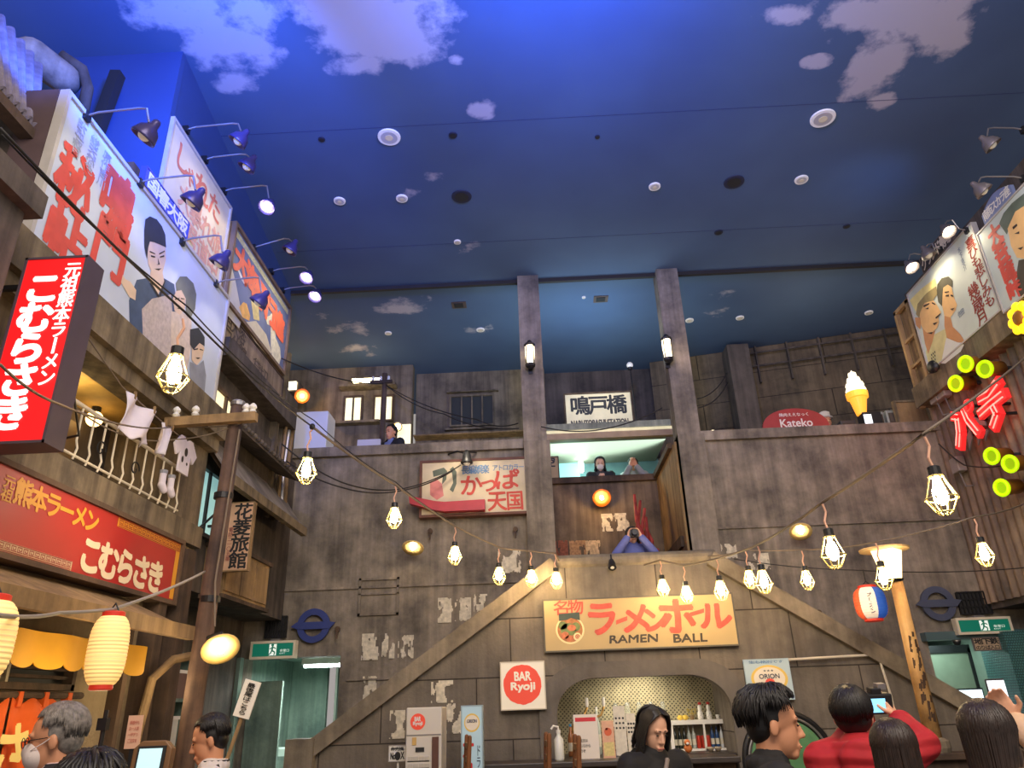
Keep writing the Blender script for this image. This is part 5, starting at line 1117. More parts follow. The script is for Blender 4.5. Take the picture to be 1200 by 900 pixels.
mb = MB(); putpx(mb, fr, 'RAMEN', 715, 743, 770, 754, bold=.05, wob=.01); putpx(mb, fr, 'BALL', 790, 742, 828, 753, bold=.05, wob=.01); lettering(mb, mat('sign_ink', rgb(66, 56, 42), .6), t)
cx, cy = fr.px(668, 738); r = .165
shape(fr, circ(cx, cy, r, r*.95), mat('bowl_white', rgb(236, 216, 160), .6), t, 'painted_bowl', 1)
shape(fr, circ(cx, cy, r*.88, r*.83), mat('bowl_broth', rgb(188, 122, 70), .6, var=.3, scale=26), t, 'painted_broth', 2)
shapes(fr, [circ(cx-.02, cy+.0, .09, .075), circ(cx+.07, cy+.03, .05, .05), circ(cx-.08, cy+.05, .05, .045)], mat('bowl_green', rgb(124, 136, 76), .6, var=.35, scale=30), t, 'painted_greens', 3)
shapes(fr, [circ(cx-.06, cy-.06, .045, .04), circ(cx+.02, cy+.02, .05, .035), circ(cx-.01, cy-.09, .05, .03)], mat('bowl_meat', rgb(206, 118, 76), .6, var=.3, scale=30), t, 'painted_meat', 4)
shape(fr, [(cx-.12, cy+.18), (cx+.12, cy+.19), (cx+.12, cy+.1), (cx+.02, cy+.13), (cx-.03, cy+.11), (cx-.12, cy+.10)], mat('bowl_seaweed', rgb(64, 76, 66), .6, var=.25), t, 'painted_seaweed', 5)
shape(fr, circ(cx+.08, cy-.08, .045), mat('bowl_white', 0), t, 'painted_fishcake', 6)
mb = MB(); q = [fr.p(cx+.08+.028*(1-k/22)*math.cos(k*.6), cy-.08+.028*(1-k/22)*math.sin(k*.6), .0085) for k in range(20)]; mb.tube(q, .004, 4); mb.build('painted_swirl', mat('brush_red', 0), t)

a = AY(587, 833, 8.90); b = AY(638, 774, 8.90); fr = fr_back(8.90, a.x, a.z); w, h = b.x-a.x, b.z-a.z
t = board('bar_sign', 'square off-white light box with a big red disc beside the arch', 'sign', fr, w, h, .1, mat('bar_white', rgb(222, 212, 192), .5, emit=.12, ecol=rgb(222, 212, 192)), mat('bar_edge', rgb(196, 184, 162), .5), .012, .004)
rnd = random.Random(3); pts = [(w*.49+w*.42*(1+rnd.uniform(-.02, .02))*math.cos(2*math.pi*k/44), h*.52+h*.41*(1+rnd.uniform(-.02, .02))*math.sin(2*math.pi*k/44)) for k in range(44)]
shape(fr, pts, mat('disc_red', rgb(222, 72, 50), .5, emit=.12, ecol=rgb(222, 72, 50)), t, 'red_disc', 1)
mb = MB(); put(mb, fr, 'BAR', w*.32, h*.60, w*.36, h*.18, bold=.05, off=.004, wob=.01); put(mb, fr, 'Ryoji', w*.24, h*.36, w*.52, h*.2, bold=.05, off=.004, wob=.01); lettering(mb, mat('bar_white', 0), t)
a = AY(877, 816, 8.93); b = AY(924, 771, 8.93); fr = fr_back(8.94, a.x, a.z-.05); w, h = b.x-a.x, b.z-a.z+.05
t = board('beer_poster', 'pale blue poster with a yellow ring and small dark letters on the stair wall', 'poster', fr, w, h, .02, mat('poster_pale_blue', rgb(176, 196, 204), .5), mat('poster_edge', rgb(160, 180, 190), .5), .006, .003)
shape(fr, circ(w*.52, h*.52, w*.40, h*.33), mat('ring_yellow', rgb(226, 190, 90), .5), t, 'yellow_ring', 1); shape(fr, circ(w*.52, h*.52, w*.34, h*.28), mat('ring_cream', rgb(228, 216, 196), .5), t, 'cream_disc', 2)
mb = MB(); put(mb, fr, 'ORION', w*.30, h*.52, w*.44, h*.11, bold=.04, off=.005); row(mb, fr, '★★★', w*.4, h*.68, w*.24, h*.06, bold=0, off=.005); put(mb, fr, 'Draft Beer', w*.28, h*.32, w*.46, h*.06, bold=.02, off=.005); lettering(mb, mat('ink_navy', rgb(60, 64, 80), .6), t)
mb = MB(); row(mb, fr, '生も格別です', w*.12, h*.89, w*.76, h*.07, bold=.02); lettering(mb, mat('sign_blue', 0), t)
mb = MB(); mb.poly([fr.p(x, y, .006) for x, y in circ(w*.52, h*.45, .05, .03)]); mb.build('red_mark', mat('disc_red', 0), t, recalc=False)
# white conduit
c = [AY(*q, 8.93) for q in [(924, 773), (1029, 767), (1044, 815)]]
tag(MB().tube([c[0], c[1]-Vector((.02, 0, 0)), c[1]-Vector((0, 0, .02)), c[2], c[2]-Vector((0, 0, .5))], .014, 8).build('conduit_pipe', mat('conduit_white', rgb(206, 196, 176), .5)), 'thin off-white conduit running across the stair wall and down', 'pipe')
# green half-round hatch
c = AY(926, 892, 8.94); t = thing('round_hatch', 'green half-round hatch with a black and silver rim low on the stair wall', 'hatch', c)
R = .47
MB().prism([c+Vector((R*.86*math.cos(k*math.pi/24), 0, R*.86*math.sin(k*math.pi/24))) for k in range(25)]+[c+Vector((-R*.86, 0, -.8)), c+Vector((R*.86, 0, -.8))], (0, .03, 0)).build('panel', mat('hatch_green', rgb(92, 142, 96), .35, var=.2), t)
arc = lambda r, y: [c+Vector((r, y, -.8))]+[c+Vector((r*math.cos(k*math.pi/24), y, r*math.sin(k*math.pi/24))) for k in range(25)]+[c+Vector((-r, y, -.8))]
MB().tube(arc(R, .01), .035, 8).build('rim', M_BLKM, t); MB().tube(arc(R*.92, -.01), .014, 8).build('silver_rim', M_METAL, t)

# torn paper remnants
M_TORN = mat('torn_paper', rgb(206, 196, 176), .9, var=.3, scale=22)
def torn(label, u0, v0, u1, v1, Y, seed, dens=.5, m=None, group='torn posters on the walls'):
    a = AY(u0, v1, Y); b = AY(u1, v0, Y); w, h = b.x-a.x, b.z-a.z; st = .0115; nx, nz = max(3, int(w/st)), max(3, int(h/st)); mb = MB(); dx, dz = w/nx, h/nz
    for i in range(nx):
        for j in range(nz):
            ed = min(i+1, nx-i, j+1, nz-j)
            f = noise.noise(Vector((i*.15+seed*7, j*.06, seed)))*.8+noise.noise(Vector((i*.40, j*.16, seed*3)))*.35
            if f > -.24+dens*.6-.06*min(ed, 3)+.0: 
                x, z = a.x+i*dx, a.z+j*dz; mb.box(x, x+dx*1.02, Y-.003, Y, z, z+dz*1.02)
    if not mb.v: mb.box(a.x, b.x, Y-.003, Y, a.z, b.z)
    return tag(mb.build('torn_poster', m or M_TORN), label, 'poster', group)
yw = 9.985; ys = 8.992
for i, (q, Y, d, lab) in enumerate([((513, 700, 532, 730), yw, .45, 'ragged paper remnant beside the long coping, first of the row of three'), ((533, 700, 552, 728), yw, .45, 'ragged paper remnant in the middle of the row of three by the coping'), ((555, 696, 571, 718), yw, .55, 'narrow ragged remnant ending the row of three by the coping'),
      ((423, 742, 445, 774), yw, .35, 'large pale torn poster above the sloping coping'), ((447, 742, 463, 772), yw, .55, 'streaky torn poster in the middle above the sloping coping'), ((466, 744, 485, 772), yw, .55, 'streaky torn poster nearest the coping edge'), ((424, 792, 445, 820), yw, .6, 'thin streaks of a scraped poster low beside the coping'),
      ((456, 832, 475, 866), ys, .4, 'scraped round paper patch above the small white notice'), ((505, 797, 531, 824), ys, .35, 'mottled cream poster remnant above the ticket machine'), ((521, 824, 540, 860), ys, .5, 'mottled poster remnant between the ticket machine and the blue upright sign'),
      ((584, 645, 610, 672), yw, .5, 'torn black and white poster under the bulbs by the landing'), ((706, 601, 737, 623), 11.79, .4, 'pale torn poster glowing under the amber lamp of the bay'),
      ((837, 637, 862, 655), yw, .5, 'torn paper scraps just over the coping beside the landing'), ((878, 648, 900, 668), yw, .55, 'torn white scraps behind the large cage bulb')]):
    torn(lab, *q, Y, i+1, d)
for i, (u0, u1, c) in enumerate([(645, 665, (140, 84, 66)), (668, 686, (172, 132, 96)), (687, 703, (200, 172, 136))]):
    torn(['reddish torn poster on the landing wall', 'tan torn poster on the landing wall', 'cream torn poster on the landing wall beside the tan one'][i], u0, 633, u1, 652, 11.79, 31+i, .2, mat('landing_paper_%d' % i, rgb(*c), .9, var=.4, scale=30))
# raised frames on the wall
for i, (q, lab) in enumerate([((419, 676, 468, 722), 'rusty blank notice frame fixed to the stained wall')]):
    a = AY(q[0], q[3], 9.98); b = AY(q[2], q[1], 9.98); mb = MB(); mb.box(a.x, b.x, 9.97, 10, a.z, a.z+.03).box(a.x, b.x, 9.97, 10, b.z-.03, b.z).box(a.x, a.x+.03, 9.97, 10, a.z, b.z).box(b.x-.03, b.x, 9.97, 10, a.z, b.z).box(a.x, b.x, 9.97, 10, b.z-.22, b.z-.2)
    tag(mb.build('wall_rack', M_CONC), lab, 'frame')
for i, (u, v) in enumerate([(504, 622), (604, 620), (395, 737), (960, 718)]):
    c = AY(u, v, 9.9 if i < 3 else 8.95); t = thing('wall_bracket', ['small rusty bracket under the rusty picture sign', 'small rusty bracket near the tall column', 'small rusty pipe end above the teal corridor', 'small bracket at the sloping coping'][i], 'bracket', c)
    MB().lathe([(.035, 0), (.035, .03), (.02, .04), (.02, .09)], c, 10, (0, 1, 0)).build('flange', M_WOODD, t); MB().bar(c, c-Vector((0, 0, .12)), .02).build('hook', M_WOODD, t)
c = AY(717, 661, 8.93); t = thing('spot_lamp', 'small black spotlight clipped under the landing rail', 'lamp', c); MB().lathe([(.03, -.06), (.045, 0), (.05, .06)], c, 12, (0, -.6, -.8)).build('can', M_BLKM, t); MB().bar(c, c+Vector((0, .05, .12)), .02).build('clip', M_BLKM, t); MB().ell(c+Vector((0, -.02, -.03)), .035, 10, 8).build('lens', mat('dim_lamp_glass', 0), t)
# painted branch leaning at the landing
c = AY(778, 648, 10.4); tp = AY(752, 581, 11.3); t = thing('red_branch', 'bundle of dark red twisted branches leaning in the corner of the landing', 'branch', (c.x, 10.4, 2.15))
for k in range(9):
    e = AY(746+k*2.6, 581+k*8, 11.2); b0 = Vector((c.x-.30+.04*k, 10.5, 2.15)); pts = [b0.lerp(e, s_/6)+Vector((.06*math.sin(s_*2+k), 0, .03*math.cos(s_*3+k))) for s_ in range(7)]
    MB().tube(pts, [.075-.009*s_ for s_ in range(7)], 7).build('stem', mat('branch_red', rgb(156, 54, 48), .6, var=.5), t)

# ================================================================== CABLES, CAGE BULBS, LANTERNS
def cage_bulb():
    t = thing('cage_bulb', 'x', 'bulb', (0, 0, 0), 'caged bulbs hanging on the strings across the hall')
    MB().tube([(0, 0, 0), (.012, .004, -.05), (-.01, 0, -.11), (0, 0, -.16)], .007, 6).build('cord', M_CORD, t)
    MB().lathe([(.022, -.155), (.03, -.16), (.03, -.2), (.024, -.21)], (0, 0, 0), 12).build('socket', M_BLKM, t)
    mb = MB(); zs = [(-.205, .032), (-.25, .046), (-.32, .074), (-.385, .038), (-.40, .02)]
    for k in range(8):
        a = 2*math.pi*k/8; mb.tube([(r*math.cos(a), r*math.sin(a), z) for z, r in zs], .0035, 5)
    for z, r in ((-.208, .034), (-.32, .075), (-.387, .038)): mb.tube([(r*math.cos(q*.3927), r*math.sin(q*.3927), z) for q in range(16)], .004, 5, True)
    mb.build('cage', M_CAGE, t)
    MB().lathe([(.014, -.205), (.018, -.235), (.032, -.275), (.036, -.305), (.028, -.335), (.012, -.35)], (0, 0, 0), 14).build('bulb', M_BULB, t, smooth=True)
    return t
proto = cage_bulb(); first = True
ANCH = []
BL = [((203, 440), (217, 370), 3.9, 'caged bulb nearest the red box sign'), ((359, 553), (367, 500), 5.6, 'caged bulb just below the white panel of the upper deck'), ((462, 608), (463, 572), 7.0, 'caged bulb hanging before the end of the red trough'), ((533, 652), (533, 625), 8.0, 'caged bulb above the torn posters, fourth along the string'),
      ((585, 676), (588, 648), 8.5, 'caged bulb in front of the torn black and white poster'), ((623, 679), (623, 652), 8.7, 'caged bulb over the long sloping coping'), ((652, 681), (652, 657), 8.85, 'caged bulb below the end of the landing rail'), ((777, 690), (774, 662), 8.8, 'caged bulb first over the long cream sign'), ((805, 698), (802, 665), 8.6, 'caged bulb second over the long cream sign'),
      ((845, 693), (841, 656), 7.9, 'caged bulb at the corner of the long cream sign'), ((879, 680), (877, 652), 8.6, 'small caged bulb just behind the large one past the cream sign'), ((895, 683), (888, 638), 6.8, 'large caged bulb just past the corner of the long cream sign'), ((946, 681), (942, 645), 8.4, 'caged bulb over the coping below the dish lamp'),
      ((976, 649), (966, 592), 5.0, 'large caged bulb beside the post lamp'), ((1036, 679), (1036, 648), 7.2, 'caged bulb in front of the post lamp'), ((1103, 582), (1083, 513), 4.2, 'largest caged bulb, below the red neon'), ((1154, 651), (1144, 615), 7.4, 'caged bulb over the exit sign of the tiled doorway')]
for (b, j, D, lab) in BL:
    B = AD(b[0], b[1], D)
    J = AY(j[0], j[1], B.y); L_ = max(.30, (J.z-B.z))
    dz = .31; s_ = 1.0
    top = B+Vector((0, 0, dz)); 
    o = proto if first else dup(proto, top); first = False
    o.location = top; o['label'] = lab
    J = Vector((B.x+(J.x-B.x)*.7, B.y, max(J.z, top.z+.015))); ANCH.append((b, J))
    if J.z-top.z > .03:
        c = MB().tube([J-top, (J-top)*.5+Vector((.006, 0, -.01)), Vector((0, 0, 0))], .007, 6)
        me = c.build('cord', M_CORD, None, (0, 0, 0)); me.parent = o; WO[me.name] = Vector((0, 0, 0))
        clip = MB().ell(J-top, (.022, .022, .026), 10, 8).build('clip', M_BLKM, None, (0, 0, 0)); clip.parent = o
J = [a for _, a in ANCH]
def sag(pts, n=10, s=.06):
    out = []
    for a, b in zip(pts, pts[1:]):
        a, b = Vector(a), Vector(b)
        for i in range(n): f = i/n; out.append(a.lerp(b, f)-Vector((0, 0, s*4*f*(1-f)*min(1, (b-a).length/2))))
    return out+[Vector(pts[-1])]
def cable(label, pts, r=.009, m=None, n=10, s=.06, name='cable', group=None):
    return tag(MB().tube(sag(pts, n, s), r, 6).build(name, m or M_CABLE, smooth=True), label, 'cable', group)
RAILL, RAILR = AY(655, 657, 8.9), AY(830, 652, 8.9)
cable('dark cable from the brown ledge past the red box sign to the second bulb', [AD(0, 150, 3.3), J[0]+Vector((0, 0, .02)), J[1]], .006, M_CABLED, 14, .03)
cable('tan bulb cable stepping down to the landing rail', [J[1], J[2], J[3], J[4], J[5], J[6], RAILL], .010, M_CABLE, 10, .02)
cable('darker twin cable twisted beside the long tan bulb cable', [AD(2, 158, 3.32), J[0]+Vector((.01, 0, .05)), J[1]+Vector((.01, 0, .05)), J[2]+Vector((0, 0, .03)), J[3]+Vector((0, 0, .03))], .004, M_CABLED, 10, .05)
cable('bulb cable looping under the landing rail over the cream sign', [AY(755, 662, 8.9), J[7], J[8], J[9], J[11], J[13], J[15], AX(1206, 415, 5.3)], .010, M_CABLE, 10, .015)
cable('thin cable carrying the bulbs past the post lamp', [RAILR, J[10], J[12], J[14], J[16], AX(1210, 585, 5.6)], .007, M_CABLE, 10, .03)
cable('thin dark cable across the stair front at lantern height', [AY(860, 655, 8.9), AY(1000, 668, 8.5), AX(1215, 664, 5.6)], .006, M_CABLED, 12, .04)
for lab, pts in [('dark cable sagging from the plank sign to the tall column', [AX(330, 420, -3.3), AY(450, 450, 12.0), AY(560, 492, 11.0), AY(607, 496, 9.8)]), ('second dark cable from the utility post to the tall column', [AY(451, 450, 12.0), AY(520, 485, 11), AY(608, 502, 9.8)]),
                 ('dark cable across the station sign between the columns', [AY(634, 500, 9.78), AY(700, 504, 9.9), AY(776, 478, 9.78)]), ('dark cable from the column to the upper slab post', [Vector((2.44, 10.0, AY(802, 468, 10.0).z)), AY(852, 437, 12.4)]), ('second dark cable from the column to the upper slab post', [Vector((2.44, 10.02, AY(802, 478, 10.0).z)), AY(853, 448, 12.4)]),
                 ('dark cable sagging from the inn roof to the rusty picture sign', [AX(330, 520, -3.0), AY(400, 565, 8.5), AY(470, 573, 9.3), AY(540, 545, 9.7)]), ('dark cable under its twin towards the rusty picture sign', [AX(335, 540, -3.0), AY(400, 571, 8.5), AY(470, 575, 9.3), AY(530, 552, 9.7)]),
                 ('dark cable dropping from the corrugated iron corner', [AX(1100, 520, 5.5), AX(1130, 545, 5.55), AX(1195, 540, 5.6)])]:
    cable(lab, pts, .009, M_CABLED, 12, .10)
c = AY(335, 480, 9.9)
cable('pale thin cable along the red box sign to the pole', [AD(0, 427, 3.5), AD(60, 470, 3.9), AY(205, 500, 5.95), AY(280, 497, 5.95)], .006, M_CABLE, 10, .06)
cable('pale cable sagging from the balcony to the pole crossarm', [AX(90, 480, -3.2), AY(205, 515, 5.95), AY(300, 487, 5.95)], .006, M_CABLE, 10, .14)
cable('pale cable across the awning carrying the paper lantern', [AD(-10, 720, 3.3), AY(70, 718, 3.9), AY(132, 714, 4.2), AY(240, 670, 5.85)], .010, mat('grey_sheath', rgb(150, 142, 134), .6), 10, .02)

# the leaning street pole
t = thing('utility_pole', 'dark wooden street pole with crossarm beside the inn', 'pole', (-2.68, 6.0, 0))
mb = MB(); mb.tube([(-2.71, 6, 0), (-2.66, 6, 2.2), (-2.62, 6, 4.17)], [.082, .074, .06], 18); mb.build('pole', weathered('pole_wood', rgb(98, 76, 64), rgb(64, 50, 44), rgb(130, 102, 82), .9), t, smooth=True)
MB().lathe([(.066, 0), (.07, .03), (.05, .05)], (-2.62, 6, 4.15), 18).build('cap', M_METAL, t)
MB().bar((-3.2, 5.9, 3.98), (-2.4, 5.9, 4.0), .07, .08).build('crossarm', M_WOODT, t)
for x in (-3.12, -2.95, -2.5, -2.44): MB().lathe([(.02, 0), (.035, .02), (.02, .04), (.035, .06), (.03, .08), (.01, .1)], (x, 5.9, 4.03), 10).build('insulator', M_WHITE, t)
for z in (3.3, 2.45): MB().lathe([(.079, 0), (.079, .05)], (-2.645, 6, z), 18).build('band', M_BLKM, t)
MB().tube([(-2.55, 5.93, 3.9), (-2.58, 5.9, 2.6), (-2.52, 5.86, 2.25)], .008, 6).build('wire', M_CABLE, t)
c = AY(258, 759, 5.7); dish('cream dish lamp tilted out from the dark street pole', c, (.45, -.55, -.7), .138, 1, None, [c+Vector((-.05, .12, .12)), (-2.60, 5.94, c.z+.1)])
light('POINT', c+Vector((.04, -.1, -.09)), None, 3, (1, .72, .35), .04)

# paper lanterns
def chochin(label, c, r, hh, mats, stripes=None, bands=10, cap=M_RED if 'M_RED' in globals() else None):
    t = thing('paper_lantern', label, 'lantern', c); c = Vector(c)
    n = 36; prof = []
    for i in range(bands*4+1):
        f = i/(bands*4); z = -hh/2+hh*f; k = 1-abs(2*f-1)**3.2; prof.append((r*(.55+.45*k**.7)*(1-.025*(i % 4 == 0)), z))
    mb = MB(); mb.lathe(prof, c, n)
    if stripes:
        mb.m = [stripes[int((i % n)/n*len(stripes))] if i < n*(len(prof)-1) else 0 for i in range(len(mb.f))]
    mb.build('paper_shade', mats, t, smooth=True)
    for z, s_ in ((hh/2, 1), (-hh/2, -1)): MB().lathe([(r*.58, -.012), (r*.58, .02), (r*.5, .025)], c+Vector((0, 0, z)), n, (0, 0, s_)).build('rim', mat('lantern_rim_red', rgb(200, 48, 30), .5, emit=.15), t)
    MB().tube([c+Vector((-r*.4, 0, hh/2)), c+Vector((0, 0, hh/2+.07)), c+Vector((r*.4, 0, hh/2))], .006, 6).build('handle', M_BLKM, t)
    return t
def lantern_paper(name, c1, c2, e):
    m = mat(name, c1, .7); nt = m.node_tree; N = nt.nodes.new; L = nt.links.new; b = nt.nodes['Principled BSDF']
    g = N('ShaderNodeNewGeometry'); s = N('ShaderNodeSeparateXYZ'); L(g.outputs['Position'], s.inputs[0])
    w = N('ShaderNodeMath'); w.operation = 'MULTIPLY'; L(s.outputs[2], w.inputs[0]); w.inputs[1].default_value = 2*math.pi/.0205
    sn = N('ShaderNodeMath'); sn.operation = 'SINE'; L(w.outputs[0], sn.inputs[0])
    r = N('ShaderNodeValToRGB'); r.color_ramp.elements[0].position = .12; r.color_ramp.elements[0].color = (*[x*.45 for x in c2], 1); r.color_ramp.elements[1].position = .4; r.color_ramp.elements[1].color = (*c2, 1)
    ad = N('ShaderNodeMath'); ad.operation = 'MULTIPLY_ADD'; L(sn.outputs[0], ad.inputs[0]); ad.inputs[1].default_value = .5; ad.inputs[2].default_value = .5
    L(ad.outputs[0], r.inputs['Fac']); L(r.outputs['Color'], b.inputs['Emission Color']); b.inputs['Emission Strength'].default_value = e
    return m
c = AY(126, 762, 4.2); chochin('large glowing cream paper lantern with red rims under the awning', c, .102, .36, lantern_paper('glowing_paper', rgb(240, 220, 160), (1.0, .58, .16), .44), bands=20)
light('POINT', c+Vector((-.2, .3, -.15)), None, 5, (1, .76, .42), .15)
c = AD(-20, 750, 3.7); chochin('glowing paper lantern cut by the edge of the view beside the yellow valance', c, .11, .3, mat('glowing_paper', 0), bands=16)
c = AY(1020, 707, 8.4); M3 = [mat('lantern_orange', rgb(222, 92, 52), .6, emit=.25), mat('lantern_cream', rgb(226, 210, 190), .6, emit=.25), mat('lantern_blue', rgb(40, 84, 170), .6, emit=.25)]
st = [0]*36
t = chochin('round paper lantern striped orange, cream and blue beside the log post', c, .165, .33, M3, stripes=[0, 1, 1, 2, 2, 0, 1, 1, 2, 2, 0, 0], bands=12)
fr = Frame(c+Vector((-.085, -.155, -.12)), (1, .15, 0), (0, 0, 1), (.15, -1, 0)); mb = MB(); column(mb, fr, 'オリオン', .0, .22, .07, .22, .0, bold=.02); lettering(mb, mat('lantern_ink', rgb(90, 70, 90), .6), t)
cable('short hanging cord of the striped paper lantern', [c+Vector((0, 0, .235)), c+Vector((0, 0, .36))], .005, M_CABLED, 4, 0)

# log post lamp
bx = AY(1095, 870, 8.0)
t = thing('post_lamp', 'tapered glowing lamp with a flat disc cap on a peeling log post', 'lamp', (3.72, 8.0, 1.08))
mb = MB(); mb.tube([(3.73, 8, 1.2), (3.725, 8, 1.9), (3.73, 8, 2.70)], [.078, .07, .062], 16); mb.build('log_post', weathered('peeling_log', rgb(196, 152, 92), rgb(128, 88, 50), rgb(220, 180, 120), .65), t, smooth=True)
rn = random.Random(11)
mb = MB()
for k in range(26):
    z = rn.choice([1.45, 1.6, 1.75, 1.9, 2.05])+rn.uniform(-.1, .1); a = rn.uniform(-2.3, -.8); r_ = .0755-(z-1.2)*.0105
    for q in range(2):
        a1 = a+q*.14; mb.bar((3.728+r_*math.cos(a1), 8+r_*math.sin(a1), z+rn.uniform(-.03, .03)), (3.728+r_*math.cos(a1+.1), 8+r_*math.sin(a1+.1), z+.05+rn.uniform(-.02, .03)), .012)
mb.build('bark_patches', mat('bark_dark', rgb(70, 50, 34), .8), t)
MB().lathe([(.13, 0), (.14, .04), (.135, .1), (.09, .13)], (3.725, 8, 1.08), 16).build('base', M_COPE, t)
MB().lathe([(.095, 0), (.165, .30)], (3.70, 8.0, 2.70), 4, (0, 0, 1)).build('lamp_shade', mat('post_lamp_glass', (1, .86, .55), .5, emit=1.5, ecol=(1, .74, .36)), t)
MB().lathe([(.245, 0), (.25, .02), (.05, .05)], (3.68, 8.0, 3.0), 26).build('disc_cap', mat('disc_cap', rgb(190, 160, 112), .5), t); MB().lathe([(.07, -.03), (.10, .0)], (3.71, 8, 2.7), 12).build('collar', M_BLKM, t)
light('POINT', (3.66, 7.72, 2.85), None, 4, WARM, .1)

# ================================================================== CEILING FITTINGS
for k, (u, v, r, kind) in enumerate([(456, 160, .13, 0), (964, 138, .14, 0), (398, 235, .075, 0), (471, 232, .075, 0), (767, 218, .075, 0), (939, 210, .085, 0), (541, 230, .13, 1), (860, 213, .13, 1), (563, 386, .07, 2), (808, 375, .07, 2), (867, 372, .07, 2), (1018, 366, .07, 2), (455, 390, .06, 2),
      (536, 283, .05, 2), (842, 272, .06, 1), (992, 265, .05, 1), (377, 163, .04, 1), (531, 158, .05, 1), (700, 160, .03, 1), (684, 348, .03, 2)]):
    c = AZ(u, v, 7.8); kn = ['white ringed downlight in the painted sky', 'dark recessed hole in the painted sky', 'small pale spot in the painted sky'][kind]
    extra = ['between the two blue fields beside the big cloud', 'below the tail of the jagged cloud', 'closest to the lit flood lamps', 'beside a faint cloud wisp', 'over the gap between the columns', 'over the second column side', 'beside the faint wisp', 'over the second column', 'beside the first column', 'above the second column lantern', 'over the block wall', 'near the pale billboard', 'among the pale clouds', 'in the middle of the sky', 'before the seam line', 'beyond the wide disc', 'before the big cloud disc', 'under the small cloud', 'in the open blue', 'next to the rusty ceiling hatch'][k]
    t = thing('ceiling_light', kn+', '+extra, 'ceiling light', c, 'downlights in the painted sky')
    if kind == 1: MB().lathe([(r, -.012), (r*1.02, 0)], c, 24).build('rim', mat('dark_sky_hole', rgb(34, 38, 62), .7), t); MB().lathe([(r*.7, -.016), (r*.7, -.012)], c, 24).build('recess', M_DARK, t)
    else:
        MB().lathe([(r, -.02), (r*1.03, -.012), (r*1.03, 0)], c, 24).build('rim', mat('disc_white', rgb(220, 214, 208), .5, emit=.10), t); MB().lathe([(r*.35, -.026), (r*.35, -.02)], c, 18).build('lens', mat('disc_lens', rgb(190, 176, 150), .4, emit=.35 if kind == 2 else .15), t); MB().lathe([(r*.75, -.023), (r*.75, -.0205)], c, 24).build('ring', mat('disc_ring', rgb(188, 182, 176), .5), t)
for k, (u, v) in enumerate([(538, 357), (704, 350)]):
    c = AZ(u, v, 7.8); t = thing('ceiling_hatch', ['small rusty ceiling hatch beside the first column', 'rusty ceiling hatch between the two columns'][k], 'hatch', c)
    MB().box(c.x-.12, c.x+.12, c.y-.1, c.y+.1, 7.785, 7.8).build('frame', mat('rust_hatch', rgb(86, 70, 60), .7, var=.3), t); MB().box(c.x-.08, c.x+.07, c.y-.07, c.y+.06, 7.775, 7.785).build('panel', M_DARK, t)
# ================================================================== THE BAR AND THINGS AT FLOOR LEVEL
def box_thing(name, label, cat, *a): pass
t = thing('bar_counter', 'dark bar counter running along the foot of the stair wall', 'counter', (.9, 8.7, 0))
MB().box(-.75, 1.97, 8.42, 8.94, 1.02, 1.08).build('counter_top', mat('dark_counter', rgb(58, 50, 46), .4, var=.2), t, bevel=.012); MB().box(-.7, 1.94, 8.55, 8.93, 0, 1.02).build('counter_front', M_WOODD, t)
tag(MB().box(AXL+.01, AXR-.01, 9.0, 9.82, .98, 1.08).build('back_counter', mat('dark_counter', 0)), 'inner bar worktop filling the arch opening', 'counter')
t = thing('low_partition', 'low dark partition with a top rail in front of the stair wall', 'partition', (3.5, 8.0, 0))
MB().box(2.62, 5.6, 7.86, 8.14, 1.02, 1.08).build('top_rail', M_WOODD, t, bevel=.01); MB().box(2.66, 5.56, 7.93, 8.07, 0, 1.02).build('panel', M_WOODD, t)
# white bottle rack
a = AY(787, 890, 9.6); b = AY(862, 842, 9.6); x0, x1, z1 = a.x, b.x, b.z
t = thing('bottle_rack', 'white metal rack of bottles in the arch niche', 'shelf', ((x0+x1)/2, 9.6, 1.08)); zm = AY(820, 877, 9.6).z
MB().box(x0, x1, 9.5, 9.8, z1-.045, z1).build('top_board', M_WHITE, t); MB().box(x0+.03, x1-.03, 9.5, 9.8, zm-.02, zm).build('shelf', M_WHITE, t)
for x in (x0, (x0+x1)/2-.01, x1-.04): MB().box(x, x+(.04 if x != (x0+x1)/2-.01 else .02), 9.5, 9.54, 1.08, z1-.045).build('post', M_WHITE, t)
MB().box(x0+.02, x1-.02, 9.79, 9.8, 1.08, z1-.045).build('back_panel', mat('rack_back', rgb(150, 140, 116), .5), t)
xr0 = AY(708, 845, 9.6).x
t2 = thing('side_rack', 'cream wooden rack behind the person in the black hoodie', 'shelf', ((xr0+x0)/2, 9.6, 1.08)); zt = AY(740, 846, 9.6).z
MB().box(xr0, x0-.04, 9.5, 9.8, zt-.04, zt).build('top_board', M_WHITE, t2); MB().box(xr0+.04, x0-.08, 9.5, 9.8, 1.26, 1.29).build('shelf', M_WOODT, t2)
for x in (xr0, x0-.08): MB().box(x, x+.04, 9.5, 9.54, 1.08, zt-.04).build('post', M_WHITE, t2)
def bottle(label, x, y, z, h, r, m, cap=M_METAL, group='bottles in the white rack', name='bottle'):
    t = thing(name, label, name, (x, y, z), group)
    MB().lathe([(r*.9, 0), (r, .01), (r, h*.55), (r*.8, h*.66), (r*.36, h*.76), (r*.34, h*.93)], (x, y, z), 14).build('bottle_body', m, t, smooth=True); MB().lathe([(r*.4, h*.92), (r*.4, h)], (x, y, z), 10).build('bottle_cap', cap, t); MB().lathe([(r*1.02, h*.16), (r*1.02, h*.42)], (x, y, z), 14).build('label_band', mat('bottle_label', rgb(206, 200, 180), .5) if m is not M_DARK else mat('dark_label', rgb(60, 58, 54), .5), t); return t
